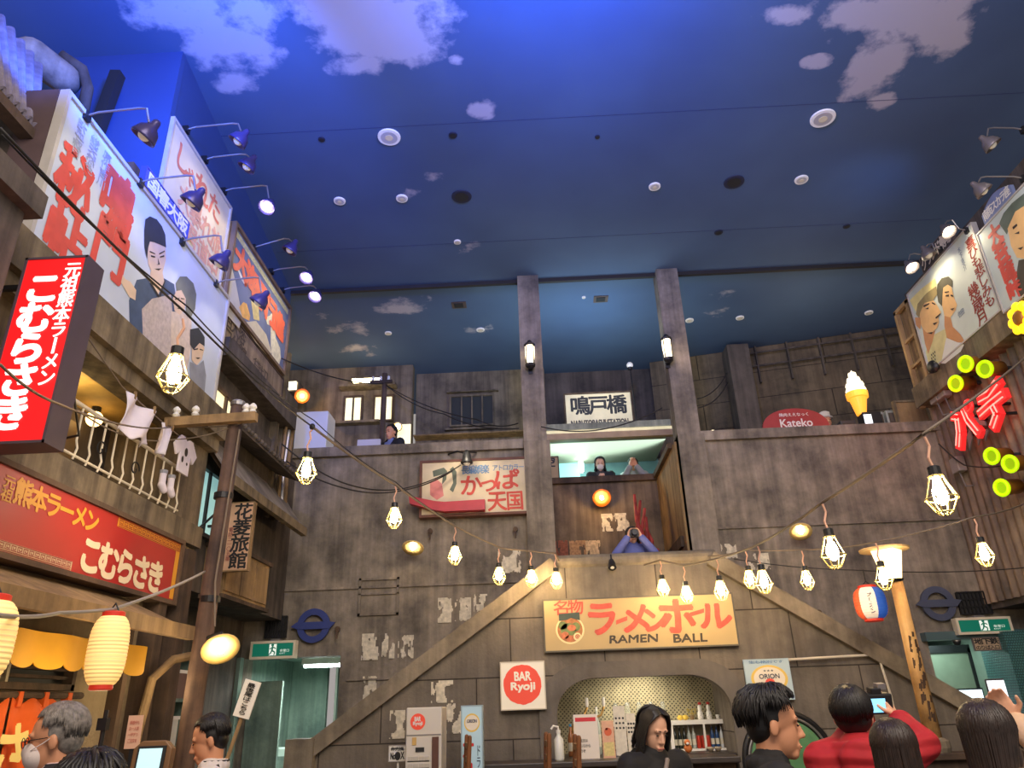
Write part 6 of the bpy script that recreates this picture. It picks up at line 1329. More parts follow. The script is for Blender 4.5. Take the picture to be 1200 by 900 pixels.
M_BG = mat('bottle_black_green', rgb(22, 30, 26), .15); M_BC = mat('bottle_clear', rgb(196, 204, 196), .12, trans=.3); M_BB = mat('bottle_blue', rgb(40, 72, 120), .15); M_BW = mat('bottle_frost', rgb(200, 208, 214), .2)
zz = zm
kinds = [('dark green bottle', M_BG, .24)]*3+[('clear bottle', M_BC, .24)]*2+[('', None, 0)]*3+[('blue bottle', M_BB, .27)]*2+[('frosted bottle', M_BW, .25)]*3
pos = ['first from the rack edge', 'second from the rack edge', 'third from the rack edge', 'beside the dark ones', 'beside the red cans', '', '', '', 'after the red cans', 'next to the frosted ones', 'first of the pale three', 'middle of the pale three', 'last by the far rack post']
nb = len(kinds)
for i, (kn, m, h) in enumerate(kinds):
    x = x0+.075+(x1-x0-.15)*i/(nb-1)
    if m: bottle(kn+' in the white rack, '+pos[i], x, 9.63, zz, min(h, z1-.05-zz-.01), .023, m)
    else:
        t = thing('can', 'red drink can in the white rack, '+['next to the clear bottles', 'middle of three', 'next to the blue bottles'][i-5], 'can', (x, 9.63, zz), 'red cans in the rack')
        MB().lathe([(.022, 0), (.026, .01), (.026, .12), (.021, .135)], (x, 9.63, zz), 14).build('can_body', mat('can_red', rgb(190, 60, 44), .3, .3), t, smooth=True); MB().lathe([(.021, .135), (.021, .138)], (x, 9.63, zz), 14).build('can_lid', M_METAL, t)
# glass decanters and small things on top
for i in range(5):
    x = AY(722+14*i, 840, 9.65).x; t = thing('glass_decanter', 'clear glass decanter on the rack behind the black hoodie, '+['first from the taps', 'second from the taps', 'third from the taps', 'fourth from the taps', 'beside the lemons'][i], 'decanter', (x, 9.65, zt), 'glass decanters on the rack')
    MB().lathe([(.028, 0), (.034, .02), (.034, .12), (.026, .17), (.03, .19)], (x, 9.65, zt), 16).build('glass_body', M_GLASS, t, smooth=True); MB().lathe([(.026, .19), (.012, .215)], (x, 9.65, zt), 12).build('stopper', M_GLASS, t)
for i, u in enumerate([821, 831]):
    x = AY(u, 840, 9.62).x; t = thing('doll_figure', ['white dotted doll figure with red top on the white rack', 'second white dotted doll figure, closer to the cup'][i], 'figurine', (x, 9.62, z1), 'white doll figures')
    MB().lathe([(.03, 0), (.034, .03), (.03, .08), (.018, .10), (.024, .125), (.02, .15), (.005, .165)], (x, 9.62, z1), 14).build('doll_body', M_WHITE, t, smooth=True); MB().ell((x+.005, 9.62, z1+.175), (.022, .02, .016), 10, 8).build('bow', mat('bow_red', rgb(190, 44, 40), .5), t, smooth=True); mb = MB()
    for q in range(4): mb.ell((x-.015+.01*q, 9.588, z1+.03+.015*(q % 3)), .004, 6, 4)
    mb.build('spots', M_DARK, t)
for i, (u, du) in enumerate([(797, 0), (803, 0)]):
    c = Vector((AY(u, 840, 9.6).x, 9.6, z1+.03)); t = thing('lemon', ['yellow lemon on the white rack beside the decanters', 'second yellow lemon, closer to the white dolls'][i], 'lemon', c); MB().ell(c, (.036, .028, .03), 14, 10).build('fruit', mat('lemon_yellow', rgb(214, 180, 70), .5), t, smooth=True); MB().cap(c+Vector((.03, 0, 0)), c+Vector((.042, 0, 0)), .009, .005, 8).build('tip', mat('lemon_yellow', 0), t)
x = AY(811, 840, 9.66).x; t = thing('dried_flowers', 'small bunch of dried yellow flowers on the white rack', 'flowers', (x, 9.66, z1)); MB().lathe([(.02, 0), (.028, .05)], (x, 9.66, z1), 10).build('pot', M_WOODT, t); mb = MB(); rn = random.Random(5)
for k in range(16): mb.ell((x+rn.uniform(-.05, .05), 9.66+rn.uniform(-.03, .03), z1+rn.uniform(.06, .12)), .012, 6, 5)
mb.build('blossoms', mat('dried_yellow', rgb(170, 150, 80), .8), t)
for i, u in enumerate([841, 846]):
    x = AY(u, 840, 9.62).x; t = thing('small_cup', ['small white cup on the white rack past the dolls', 'outermost small white cup on the white rack'][i], 'cup', (x, 9.62, z1)); MB().lathe([(.018, 0), (.024, .05), (.02, .05), (.015, .01)], (x, 9.62, z1), 12).build('cup_body', M_WHITE, t, smooth=True); MB().tube([(x+.022, 9.62, z1+.04), (x+.04, 9.62, z1+.028), (x+.02, 9.62, z1+.012)], .004, 5).build('handle', M_WHITE, t)
for i, u in enumerate([672, 692]):
    c = AY(u, 868, 9.3); c.z = 1.08; t = thing('beer_tap', ['brass curved beer tap at the end of the niche', 'second brass beer tap, closer to the white cards'][i], 'tap', c); MB().tube([c, c+Vector((0, 0, .28)), c+Vector((.04, 0, .38)), c+Vector((.14, 0, .41)), c+Vector((.18, 0, .50))], .013, 8).build('tap_pipe', mat('brass', rgb(190, 148, 84), .3, .8), t, smooth=True); MB().lathe([(.012, 0), (.02, .03), (.016, .1)], c+Vector((.18, 0, .5)), 10).build('handle', M_WHITE, t)
c = AY(700, 850, 9.4); c.z = 1.08; bottle('clear syrup bottle with tall neck beside the taps', c.x, 9.4, 1.08, .5, .035, M_BC, M_WHITE, None)
for (u, v, w, h, lab, m) in [(688, 876, .26, .43, 'white notice stand with a red heading on the bar', 'notice'), (714, 878, .13, .36, 'pink and orange printed card standing on the bar', 'pink'), (728, 868, .13, .5, 'tall white patterned card behind the pink one', 'white'), (741, 866, .1, .42, 'white folded card beside the black hoodie', 'white')]:
    Y = 8.75 if m != 'white' else 9.12; c = AY(u, v, Y); fr = fr_back(Y, c.x-w/2, 1.08); t = thing('table_card', lab, 'card', (c.x, Y, 1.08))
    fbox(MB(), fr, 0, w, 0, h, -.012, 0).build('card', mat('card_'+m, rgb(*{'notice': (222, 212, 200), 'pink': (220, 170, 140), 'white': (214, 206, 190)}[m]), .5, var=.0 if m == 'notice' else .1, scale=30), t); fbox(MB(), fr, w*.1, w*.9, 0, .012, -.06, -.012).build('foot', M_WHITE, t)
    if m == 'notice':
        shape(fr, [(.02, h-.07), (w-.02, h-.07), (w-.02, h-.03), (.02, h-.03)], mat('card_red', rgb(200, 50, 60), .5), t, 'heading', 1); mb = MB()
        for k, s_ in enumerate(['ご注文は', 'こちらから', 'どうぞ']): row(mb, fr, s_, .03, .16-.05*k, .028*len(s_), .03, bold=.02)
        lettering(mb, mat('ink_grey', rgb(90, 86, 84), .6), t)
    elif m == 'pink': shapes(fr, [circ(w*.5, h*.7, .04), circ(w*.4, h*.78, .012)], mat('card_orange', rgb(206, 96, 60), .5), t, 'printed_face', 1); shape(fr, [(.01, .02), (w-.01, .02), (w-.01, h*.42), (.01, h*.42)], mat('card_yellow', rgb(214, 196, 130), .5, var=.2, scale=40), t, 'printed_panel', 1)
    else: mb = MB(); [mb.poly([fr.p(x, y, .002) for x, y in circ(w*(.2+.3*(k % 3)), h*(.55+.1*(k//3)), .012, .012, 8)]) for k in range(9)]; mb.build('printed_dots', M_DARK, t, recalc=False)
c = AY(656, 892, 8.6); x = c.x; t = thing('pump_bottle', 'white pump sanitizer bottle at the end of the bar', 'bottle', (x, 8.6, 1.08)); MB().lathe([(.045, 0), (.05, .02), (.05, .2), (.02, .24), (.018, .27)], (x, 8.6, 1.08), 16).build('bottle_body', mat('pump_white', rgb(214, 214, 206), .3), t, smooth=True); MB().tube([(x, 8.6, 1.35), (x, 8.6, 1.40), (x-.05, 8.6, 1.41), (x-.075, 8.6, 1.38)], .011, 8).build('pump', M_WHITE, t); MB().lathe([(.024, 0), (.024, .03)], (x, 8.6, 1.34), 12).build('collar', M_WHITE, t)
c = AY(669, 866, 9.25); bottle('small bottle with a bright blue cap beside the notice stand', c.x, 9.25, 1.08, .33, .035, mat('amber_bottle', rgb(150, 92, 50), .3), mat('cap_blue', rgb(40, 130, 180), .4), None)
c = AY(808, 890, 9.2); t = thing('orange_toy', 'small orange fox toy on the inner worktop', 'toy', (c.x, 9.2, 1.08)); MB().ell((c.x, 9.2, 1.125), (.045, .04, .045), 14, 10).build('toy_body', mat('toy_orange', rgb(196, 110, 50), .6), t, smooth=True); MB().ell((c.x-.01, 9.17, 1.185), (.035, .032, .032), 14, 10).build('toy_head', mat('toy_orange', 0), t, smooth=True); MB().ell((c.x-.01, 9.14, 1.175), (.016, .012, .014), 10, 8).build('muzzle', M_WHITE, t, smooth=True)
for i in range(2):
    c = AY(834+9*i, 889, 9.25); t = thing('small_bowl', ['small grey bowl on the inner worktop under the rack', 'second small grey bowl under the rack'][i], 'bowl', (c.x, 9.25, 1.08)); MB().lathe([(.02, 0), (.04, .03), (.045, .05), (.038, .045), (.015, .012)], (c.x, 9.25, 1.08), 14).build('bowl_body', mat('bowl_grey', rgb(150, 136, 116), .5), t, smooth=True); MB().lathe([(.03, .04), (.0, .05)], (c.x, 9.25, 1.08), 12).build('filling', M_WOODT, t)

# ticket machine, blue upright sign, little notice
a = AY(481, 900, 8.2); b = AY(523, 828, 8.2); fr = fr_back(8.0, a.x-.02, 0); w = b.x-a.x+.0; H = b.z
t = thing('ticket_machine', 'white ticket vending machine with rows of buttons and a red disc', 'machine', (a.x+w/2, 8.2, 0))
fbox(MB(), fr, 0, w, 0, H, -.4, 0).build('cabinet', mat('machine_white', rgb(206, 198, 186), .4), t, bevel=.012)
dz = lambda v: AY(500, v, 8.0).z
H0 = dz(829); sz = H0-dz(899)
shape(fr, circ(w*.33, H-.13, .075), mat('disc_red', 0), t, 'red_disc', 2); mb = MB(); put(mb, fr, 'BAR', w*.24, H-.125, w*.17, .04, bold=.05, off=.005); put(mb, fr, 'Ryoji', w*.2, H-.17, w*.26, .04, bold=.05, off=.005); lettering(mb, M_WHITE, t)
fbox(MB(), fr, w*.02, w*.98, H-.255, H-.245, 0, .006).build('seam', M_METAL, t)
for q in range(6):
    for k in range(4): fbox(MB(), fr, w*(.07+.155*k), w*(.205+.155*k), H-.475-.062*q, H-.44-.062*q, 0, .01).build('button', mat('btn_pale', rgb(188, 180, 168), .4) if q < 4 else mat('btn_%d' % (q*2+k % 2), [rgb(176, 150, 70), rgb(196, 120, 60), rgb(120, 130, 60), rgb(150, 130, 70)][(q*2+k) % 4], .4), t)
for q in range(4): fbox(MB(), fr, w*.06, w*.66, H-.486-.062*q, H-.478-.062*q, 0, .004).build('price_strip', M_DARK, t)
fbox(MB(), fr, w*.74, w*.92, H-.64, H-.27, 0, .02).build('side_panel', mat('machine_brown', rgb(92, 58, 46), .5, var=.2), t); fbox(MB(), fr, w*.28, w*.52, H-.40, H-.36, 0, .008).build('display', M_DARK, t); fbox(MB(), fr, w*.18, w*.3, H-.34, H-.27, 0, .006).build('coin_plate', mat('coin_gold', rgb(196, 160, 96), .4), t)
a = AY(541, 900, 8.1); b = AY(566, 826, 8.1); fr = fr_back(8.05, a.x, .25); w, h = b.x-a.x, b.z-.25
t = board('upright_sign', 'tall pale blue upright sign with red katakana beside the ticket machine', 'sign', fr, w, h, .12, mat('upright_blue', rgb(166, 192, 200), .4, emit=.12, ecol=rgb(166, 192, 200)), mat('upright_edge', rgb(150, 170, 178), .4), .012, .004)
mb = MB(); column(mb, fr, 'オリオン', w*.10, h-.30, w*.46, .84, .05, bold=.06); lettering(mb, mat('upright_red', rgb(206, 40, 44), .5), t); mb = MB(); column(mb, fr, 'ドラフトビール', w*.70, h-.36, w*.17, .72, .05, bold=.02); lettering(mb, mat('ink_navy', 0), t)
shape(fr, circ(w*.5, h-.16, w*.36, .085), mat('ring_yellow', 0), t, 'yellow_ring', 1); shape(fr, circ(w*.5, h-.16, w*.31, .07), mat('ring_cream', 0), t, 'cream_disc', 2); mb = MB(); put(mb, fr, 'ORION', w*.28, h-.16, w*.44, .03, bold=.03, off=.005); lettering(mb, mat('ink_navy', 0), t)
fbox(MB(), fr, -.03, w+.03, -.25, -.19, -.25, .12).build('base', M_BLKM, t); fbox(MB(), fr, w*.3, w*.7, -.2, .0, -.09, -.03).build('stem', M_BLKM, t)
a = AY(455, 893, 8.3); b = AY(477, 873, 8.3); fr = fr_back(8.3, a.x, a.z); w, h = b.x-a.x, b.z-a.z
t = board('notice_stand', 'small white pictogram notice on a thin stand beside the ticket machine', 'sign', fr, w, h, .02, M_WHITE, M_EDGE, .008, .003)
mb = MB(); put(mb, fr, 'No', w*.12, h*.15, w*.25, h*.4, bold=.06); put(mb, fr, 'X', w*.66, h*.15, w*.2, h*.45, bold=.05); [mb.poly([fr.p(x, y, .003) for x, y in circ(w*.5, h*.35, .03, .04, 16)])]; row(mb, fr, '券売機', w*.12, h*.68, w*.7, h*.2, bold=.03); lettering(mb, M_DARK, t)
MB().tube([(a.x+w/2, 8.33, 0), (a.x+w/2, 8.33, a.z+.05)], .012, 8).build('stand', M_WHITE, t); MB().lathe([(.14, 0), (.14, .02), (.02, .03)], (a.x+w/2, 8.33, 0), 18).build('base', M_WHITE, t)
# tall-backed bar chairs: only the tops of their posts show
def bar_chair():
    t = thing('bar_chair', 'x', 'chair', (0, 0, 0), 'tall wooden bar chairs along the counter')
    MB().box(-.19, .19, -.19, .19, .76, .80).build('seat', M_WOODT, t, bevel=.01)
    for x in (-.17, .17):
        MB().bar((x, .17, 0), (x, .17, .77), .04).build('leg', M_WOODT, t); MB().bar((x, -.17, 0), (x, -.17, .78), .045).build('leg', M_WOODT, t); MB().cap((x, -.17, .78), (x, -.20, 1.36), .024, .02, 10).build('back_post', mat('chair_wood', rgb(120, 74, 40), .45, var=.25), t)
    for z in (1.0, 1.14, 1.26): MB().box(-.16, .16, -.20, -.18, z, z+.05).build('back_slat', M_WOODT, t)
    MB().bar((-.17, .17, .3), (.17, .17, .3), .025).bar((-.17, -.17, .3), (.17, -.17, .3), .025).bar((-.17, -.17, .35), (-.17, .17, .35), .025).bar((.17, -.17, .35), (.17, .17, .35), .025).build('stretcher', M_WOODT, t)
    return t
pr = bar_chair(); fi = True
for (u, v, Y, lab) in [(524, 872, 7.7, 'tall wooden bar chair beside the ticket machine'), (617, 872, 7.6, 'tall wooden bar chair under the red disc light box'), (648, 868, 6.8, 'tall wooden bar chair in front of the pump bottle'), (955, 872, 6.3, 'tall wooden bar chair before the green hatch'), (1031, 884, 5.6, 'tall wooden bar chair behind the red jacket')]:
    c = AY(u, v, Y); o = pr if fi else dup(pr, (0, 0, 0)); fi = False
    o.location = (c.x, Y, 0); o.rotation_euler = (0, 0, math.atan2(Y, c.x)+.06); o['label'] = lab

# things by the shop front
a = AY(137, 900, 3.3); b = AY(187, 866, 3.3); fr = Frame((a.x, 3.3, .62), (1, .12, 0), (0, .12, 1), (.1, -1, .12)); w, h = (b.x-a.x)*1.0, b.z-.62
t = thing('order_kiosk', 'brown framed order kiosk with a pale blue screen near the shop', 'kiosk', (a.x+w/2, 3.4, 0))
mb = MB(); pts = [(.0, .0), (w, 0), (w, h-.03), (w-.03, h), (.03, h), (0, h-.03)]; mb.prism([fr.p(x, y, -.06) for x, y in pts], fr.ez*.055); mb.build('frame', mat('kiosk_brown', rgb(120, 84, 50), .5, var=.12), t, bevel=.006)
fbox(MB(), fr, .022, w-.022, .03, h-.022, -.004, .002).build('bezel', M_DARK, t); fbox(MB(), fr, .03, w-.036, .04, h-.032, .002, .004).build('screen', M_SCREEN, t)
q = fr.p(w/2, .1, -.05); MB().box(q.x-.06, q.x+.06, q.y, q.y+.08, 0, .85).build('stand', M_WOODD, t); MB().box(q.x-.2, q.x+.2, q.y-.15, q.y+.2, 0, .03).build('base', M_WOODD, t)
a = AY(144, 867, 3.78); b = AY(166, 838, 3.78); fr = fr_back(3.8, a.x, a.z-.04); w, h = b.x-a.x, b.z-a.z+.04
t = thing('paper_notice', 'pinkish paper notice standing up behind the order kiosk', 'notice', fr.p(w/2, 0)); fbox(MB(), fr, 0, w, 0, h, -.004, 0).build('sheet', mat('pink_paper', rgb(226, 178, 150), .7), t); mb = MB()
for k in range(4): row(mb, fr, ['順番待ち', 'お一人様', '一杯ずつ', 'ご注文を'][k], .012, h-.04-.026*k, w-.024, .016, bold=.0)
lettering(mb, mat('notice_red', rgb(180, 80, 70), .6), t); MB().box(a.x+w/2-.01, a.x+w/2+.01, 3.805, 3.82, 0, a.z+.05).build('stick', M_BLKM, t)
t = thing('hook_stand', 'thin dark stand with a hook before the stucco wall', 'stand', (-2.2, 4.3, 0)); c = AY(125, 832, 4.3); MB().tube([(c.x, 4.3, 0), (c.x, 4.3, c.z)], .012, 8).build('pole', M_BLKM, t); MB().box(c.x-.03, c.x+.02, 4.28, 4.32, c.z-.1, c.z-.04).build('clip', M_BLKM, t); MB().lathe([(.12, 0), (.12, .02), (.02, .03)], (c.x, 4.3, 0), 14).build('base', M_BLKM, t)
# placard on a stick
p0 = AY(243, 838, 5.2); b0 = AY(282, 838, 4.9); t0 = AY(297, 795, 4.9); t = thing('queue_placard', 'white vertical placard with black characters on a wooden stick', 'placard', (b0.x-.08, 4.9, 0))
ey = (t0-b0).normalized(); fr = Frame(b0+Vector((-.05, 0, 0)), Vector((1, 0, 0))-ey*ey.x, ey, (0, -1, 0)); h = (t0-b0).length; w = .105
fbox(MB(), fr, 0, w, 0, h, -.01, 0).build('board', M_WHITE, t); mb = MB(); column(mb, fr, '最後尾はこちら', w*.28, h-.015, w*.44, h-.03, .1, bold=.03); lettering(mb, M_DARK, t)
e0 = fr.p(w/2, 0, -.02); MB().tube([fr.p(w/2, h*.9, -.02), e0, e0-ey*.30/ey.z*1.0, e0-ey*(e0.z/ey.z)], .012, 8).build('stick', M_WOODT, t)
# corridor fittings
c = AY(378, 780, 10.6); print('TUBE', c); t = thing('tube_light', 'bright fluorescent tube on the corridor ceiling', 'lamp', c); MB().tube([c+Vector((-.25, 0, 0)), c+Vector((.25, 0, 0))], .022, 10).build('tube', M_TUBE, t); MB().box(c.x-.28, c.x+.28, 10.56, 10.64, c.z+.02, 2.36).build('housing', M_WHITE, t)
light('AREA', (c.x, 10.6, c.z-.05), (c.x, 10.6, 0), 26, (.92, 1, .95), .4); light('POINT', (-2.9, 13.2, 1.9), None, 6, (.9, 1, .92), .2)
t = thing('corridor_cabinet', 'pale teal low cabinet standing in the corridor', 'cabinet', (-3.4, 11.0, 0)); MB().box(-3.82, -3.2, 11.0, 11.4, 0, 1.2).build('body', mat('pale_teal', rgb(170, 190, 180), .5, var=.1), t, bevel=.01)
for k in range(2): MB().box(-3.8+.31*k, -3.52+.31*k, 10.98, 11.0, .1, 1.1).build('door', M_TEAL, t)
t = thing('posted_notice', 'white small notice hanging in the bright kitchen doorway', 'notice', (-2.95, 13.5, 1.6)); MB().box(-3.05, -2.85, 13.58, 13.6, 1.55, 1.85).build('sheet', M_WHITE, t); MB().box(-3.0, -2.9, 13.57, 13.58, 1.6, 1.7).build('picture', mat('apron_green', rgb(150, 170, 70), .6), t)
# screen in the tiled doorway
a = AY(1121, 832, 10.6); b = AY(1150, 808, 10.6); t = thing('display_screen', 'glowing white display screen inside the tiled doorway', 'screen', ((a.x+b.x)/2, 10.6, 0)); MB().box(a.x-.02, b.x+.02, 10.6, 10.66, a.z-.3, b.z+.02).build('casing', M_BLKM, t); MB().box(a.x, b.x, 10.59, 10.6, a.z-.28, b.z).build('screen', mat('screen_white', (.8, .9, 1), .4, emit=.7, ecol=(.75, .9, 1)), t); MB().box(a.x+.1, a.x+.18, 10.62, 10.7, 0, a.z-.25).build('stand', M_BLKM, t)
c = AY(1115, 742, 10.0); t = thing('security_camera', 'small dark dome camera under the teal lintel of the tiled doorway', 'camera', (c.x, 9.95, 2.2)); MB().lathe([(.04, 0), (.05, -.02), (.035, -.06), (.01, -.07)], (c.x, 9.93, 2.2), 14).build('dome', M_BLKM, t, smooth=True); MB().lathe([(.055, 0), (.055, -.015)], (c.x, 9.93, 2.2), 14).build('base', M_METAL, t)
# ================================================================== PEOPLE
SK = mat('skin_light', rgb(224, 172, 142), .55, var=.05); SKT = mat('skin_tan', rgb(206, 144, 108), .55, var=.05)
HB = mat('hair_black', rgb(24, 20, 20), .48, var=.4, scale=40); HG = mat('hair_grey', rgb(128, 120, 114), .55, var=.5, scale=60); HBR = mat('hair_dark_brown', rgb(46, 33, 28), .45, var=.4, scale=40)
EYE = mat('eye_dark', (.01, .008, .008), .15); LIP = mat('lip_rose', rgb(186, 108, 96), .5)
def person(label, head, yaw, floor=0.0, female=False, skin=SK, pitch=0, roll=0, turn=0, arms=None, hair='short', hairm=HB, top=None, topk='jacket', pants=None, shoe=M_DARK, vox=.006, shirt=None, mask=False, glasses=False, hands=None, face=True, build_=1.0, collar=None, gx=None, hood=1.0):
    H = Vector(head); s = (H.z-floor)/1.585
    Rz = Matrix.Rotation(yaw, 3, 'Z'); base = Vector((H.x, H.y, floor)) - Rz @ Vector((0, .02*s, 0))
    T = lambda p: base+Rz @ (Vector(p)*s)
    Rh = Rz @ Matrix.Rotation(turn, 3, 'Z') @ Matrix.Rotation(-pitch, 3, 'X') @ Matrix.Rotation(roll, 3, 'Y')
    TH = lambda p: H+Rh @ (Vector(p)*s)
    t = thing('person', label, 'person', base)
    w = build_*(.93 if female else 1.0)
    hip, sh = .92, 1.40
    J = {}
    for k, sx in (('L', -1), ('R', 1)):
        a = (arms or {}).get(k) or ((sx*.235*w, -.02, 1.12), (sx*.25*w, .06, .88))
        J[k] = (Vector((sx*.175*w, -.005, sh)), Vector(a[0]), Vector(a[1]))
    def torso(mb, g):
        for c, r in [((0, -.005, 1.25), (.165*w+g, .105+g, .20+g)), ((0, .0, 1.06), (.142*w+g, .098+g, .17+g)), ((0, -.005, .95), (.158*w+g, .108+g, .13+g))]: mb.ell(T(c), tuple(x*s for x in r), 20, 14, Rz)
        mb.cap(T((-.155*w, -.01, 1.385)), T((.155*w, -.01, 1.385)), (.062+g)*s, (.062+g)*s, 14); mb.cap(T((0, -.02, 1.34)), T((0, -.01, 1.44)), (.085+g)*s, (.06+g)*s, 14)
    def arm(mb, k, g, short=0.0):
        S, E, Wr = J[k]; Wq = E.lerp(Wr, 1-short)
        mb.cap(T(S), T(E), (.052*w+g)*s, (.040+g)*s, 14); mb.cap(T(E), T(Wq), (.040+g)*s, (.029+g*(.8 if short else 1))*s, 14)
    def leg(mb, sx, g, lo=.08):
        mb.cap(T((sx*.09*w, 0, hip)), T((sx*.10*w, .012, .50)), (.086*w+g)*s, (.056+g)*s, 14); mb.cap(T((sx*.10*w, .012, .50)), T((sx*.105*w, -.01, lo)), (.056+g)*s, (.040+g)*s, 14)
    def hand(mb, k):
        S, E, Wr = J[k]; hd = (hands or {}).get(k); d = Vector(hd[0]).normalized() if hd else (Wr-E).normalized(); n = Vector(hd[1]) if hd else Vector((0, 0, 0))-Vector((1 if k == 'R' else -1, 0, 0)); curl = hd[2] if hd else .35
        n = (n-d*n.dot(d)).normalized(); sd = d.cross(n); 
        for i in (-1.5, -.5, .5, 1.5): mb.cap(T(Wr+sd*i*.012), T(Wr+d*.082+sd*i*.0195), .015*s, .0115*s, 8)
        for i, L_ in zip((-1.5, -.5, .5, 1.5), (.066, .078, .072, .056) if k == 'L' else (.056, .072, .078, .066)):
            p = Wr+d*.084+sd*i*.0205; a = curl*.5
            for q in range(3):
                e = p+(d*math.cos(a)+n*math.sin(a))*L_*(.42, .33, .25)[q]; mb.cap(T(p), T(e), (.0092-.0006*q)*s, (.0086-.0008*q)*s, 8); p = e; a += curl
        ts = 1 if k == 'R' else -1; ts = -ts if hd and len(hd) > 3 and hd[3] else ts
        p = Wr+d*.028+sd*ts*.026; e = p+(d*.55+sd*ts*.75+n*.3).normalized()*.045; e2 = e+(d*.9+sd*ts*.15+n*.4).normalized()*.034; mb.cap(T(p), T(e), .0145*s, .0105*s, 8); mb.cap(T(e), T(e2), .0105*s, .0085*s, 8)
    mb = MB(); torso(mb, 0)
    for k in 'LR': arm(mb, k, 0); hand(mb, k)
    for sx in (-1, 1): leg(mb, sx, 0); mb.cap(T((sx*.105*w, -.04, .05)), T((sx*.115*w, .15, .035)), .042*s, .032*s, 12)
    mb.cap(T((0, -.015, 1.40)), TH((0, -.02, -.05)), .056*s, .054*s, 14)
    mb.ell(TH((0, -.012, .03)), (.076*s, .094*s, .092*s), 22, 16, Rh); mb.ell(TH((0, .026, -.035)), (.058*s, .060*s, .084*s), 20, 14, Rh)
    mb.ell(TH((0, .058, -.098)), (.028*s, .026*s, .022*s), 12, 10, Rh)
    mb.cap(TH((0, .086, .004)), TH((0, .101, -.034)), .0075*s, .0115*s, 10); mb.ell(TH((-.011, .091, -.039)), (.008*s,)*3, 8, 6); mb.ell(TH((.011, .091, -.039)), (.008*s,)*3, 8, 6)
    mb.cap(TH((-.034, .0765, .024)), TH((.034, .0765, .024)), .0105*s, .0105*s, 10)
    for sx in (-1, 1):
        mb.ell(TH((sx*.078, -.008, -.012)), (.010*s, .019*s, .031*s), 10, 10, Rh @ Matrix.Rotation(sx*.3, 3, 'Z'))
    mb.cap(TH((-.018, .083, -.070)), TH((.018, .083, -.070)), .0085*s, .0085*s, 8); mb.cap(TH((-.014, .081, -.082)), TH((.014, .081, -.082)), .0075*s, .0075*s, 8)
    body = mb.build('body', skin, t, remesh=vox*s)
    if face:
        for sx in (-1, 1):
            if not mask or True:
                e = MB().ell(TH((sx*.031, .0835, .001)), (.0125*s, .005*s, .0042*s), 12, 8, Rh).build('eye', EYE, t, smooth=True)
                MB().cap(TH((sx*.014, .0875, .0265)), TH((sx*.040, .079, .028)), .003*s, .0022*s, 6).build('eyebrow', hairm, t)
        if not mask: MB().cap(TH((-.017, .0885, -.0735)), TH((.017, .0885, -.0735)), .005*s, .005*s, 8).build('lips', LIP, t, smooth=True)
    # hair: a close cap plus many thin locks flowing from the crown
    rn = random.Random(len(label)*7+int(H.x*100)); mb = MB()
    E = lambda c, r: mb.ell(TH(c), tuple(x*s for x in r), 18, 12, Rh)
    E((0, -.024, .046), (.080, .092, .082)); E((0, -.052, -.002), (.076, .056, .074))
    for sx in (-1, 1): E((sx*.068, -.018, .024), (.013, .034, .036))
    if hair in ('long', 'mid', 'part'): E((0, -.058, -.05), (.082, .050, .10))
    if hair == 'bowl': E((0, -.04, .0), (.084, .072, .078))
    mb.build('hair', hairm, t, remesh=max(.0045, vox*.9)*s)
    mb = MB(); N_ = 560 if vox < .0075 else 160
    cc = Vector((0, -.022, .038)); er = Vector((.085, .099, .096))
    def on(a, b, g=0.0): return cc+Vector((math.cos(a)*math.sin(b)*(er.x+g), math.sin(a)*math.sin(b)*(er.y+g), math.cos(b)*(er.z+g)))
    for k in range(N_):
        a = 2*math.pi*(k*.618 % 1.0)+rn.uniform(-.05, .05); fr_ = math.sin(a)
        bend = 1.0 if fr_ > .55 else (1.42 if fr_ > -.25 else 1.95)
        bend *= rn.uniform(.86, 1.06); b0 = rn.uniform(.02, .75)
        if hair in ('bowl', 'mid', 'long') and fr_ < .5: bend = 1.85*rn.uniform(.9, 1.1)
        if b0 > bend-.25: b0 = bend-.3
        lift = {'fluffy': .020, 'short': .004, 'bowl': .008}.get(hair, .005)
        wob_ = {'fluffy': .30, 'short': .10, 'bowl': .06}.get(hair, .04)
        pts = []
        if hair == 'part' and fr_ > -.6:
            sx = 1 if math.cos(a) > 0 else -1; y0 = rn.uniform(-.03, .060); zt = .134-.35*max(0, y0-.02)
            L_ = (.10 if sx < 0 else .20)*rn.uniform(.8, 1.1); y1 = max(-.06, min(.052, y0+.006))
            pts = [Vector((sx*.004, y0, zt)), Vector((sx*.048, y0+.012, zt-.012)), Vector((sx*.080, y1, .055)), Vector((sx*(.088+.006*rn.random()), y1-.004, -.02)), Vector((sx*(.084+.010*rn.random()), y1-.01, -.03-L_*.6)), Vector((sx*(.074+.014*rn.random()), y1-.008, -.03-L_))]
        else:
            da = rn.uniform(-wob_, wob_)
            for q in range(5):
                f = q/4; pts.append(on(a+da*f, b0+(bend-b0)*f, lift*math.sin(f*2.2)+(rn.uniform(0, .012) if hair == 'fluffy' else rn.uniform(0, .003))))
            if hair in ('long', 'mid', 'part') and fr_ < .35:
                L_ = (.40 if hair == 'long' else .15)*rn.uniform(.8, 1.08); e = pts[-1]
                g_ = (lambda f: (gx-e.x)*f) if gx is not None else (lambda f: e.x*.12*f)
                pts += [e+Vector((g_(.25), -.004, -L_*.4)), e+Vector((g_(.55)+rn.uniform(-.01, .01), -.012, -L_*.75)), e+Vector((g_(.7)+rn.uniform(-.012, .012), -.012, -L_))]
        r0 = (.0062 if N_ > 300 else .010)*s; n_ = len(pts)
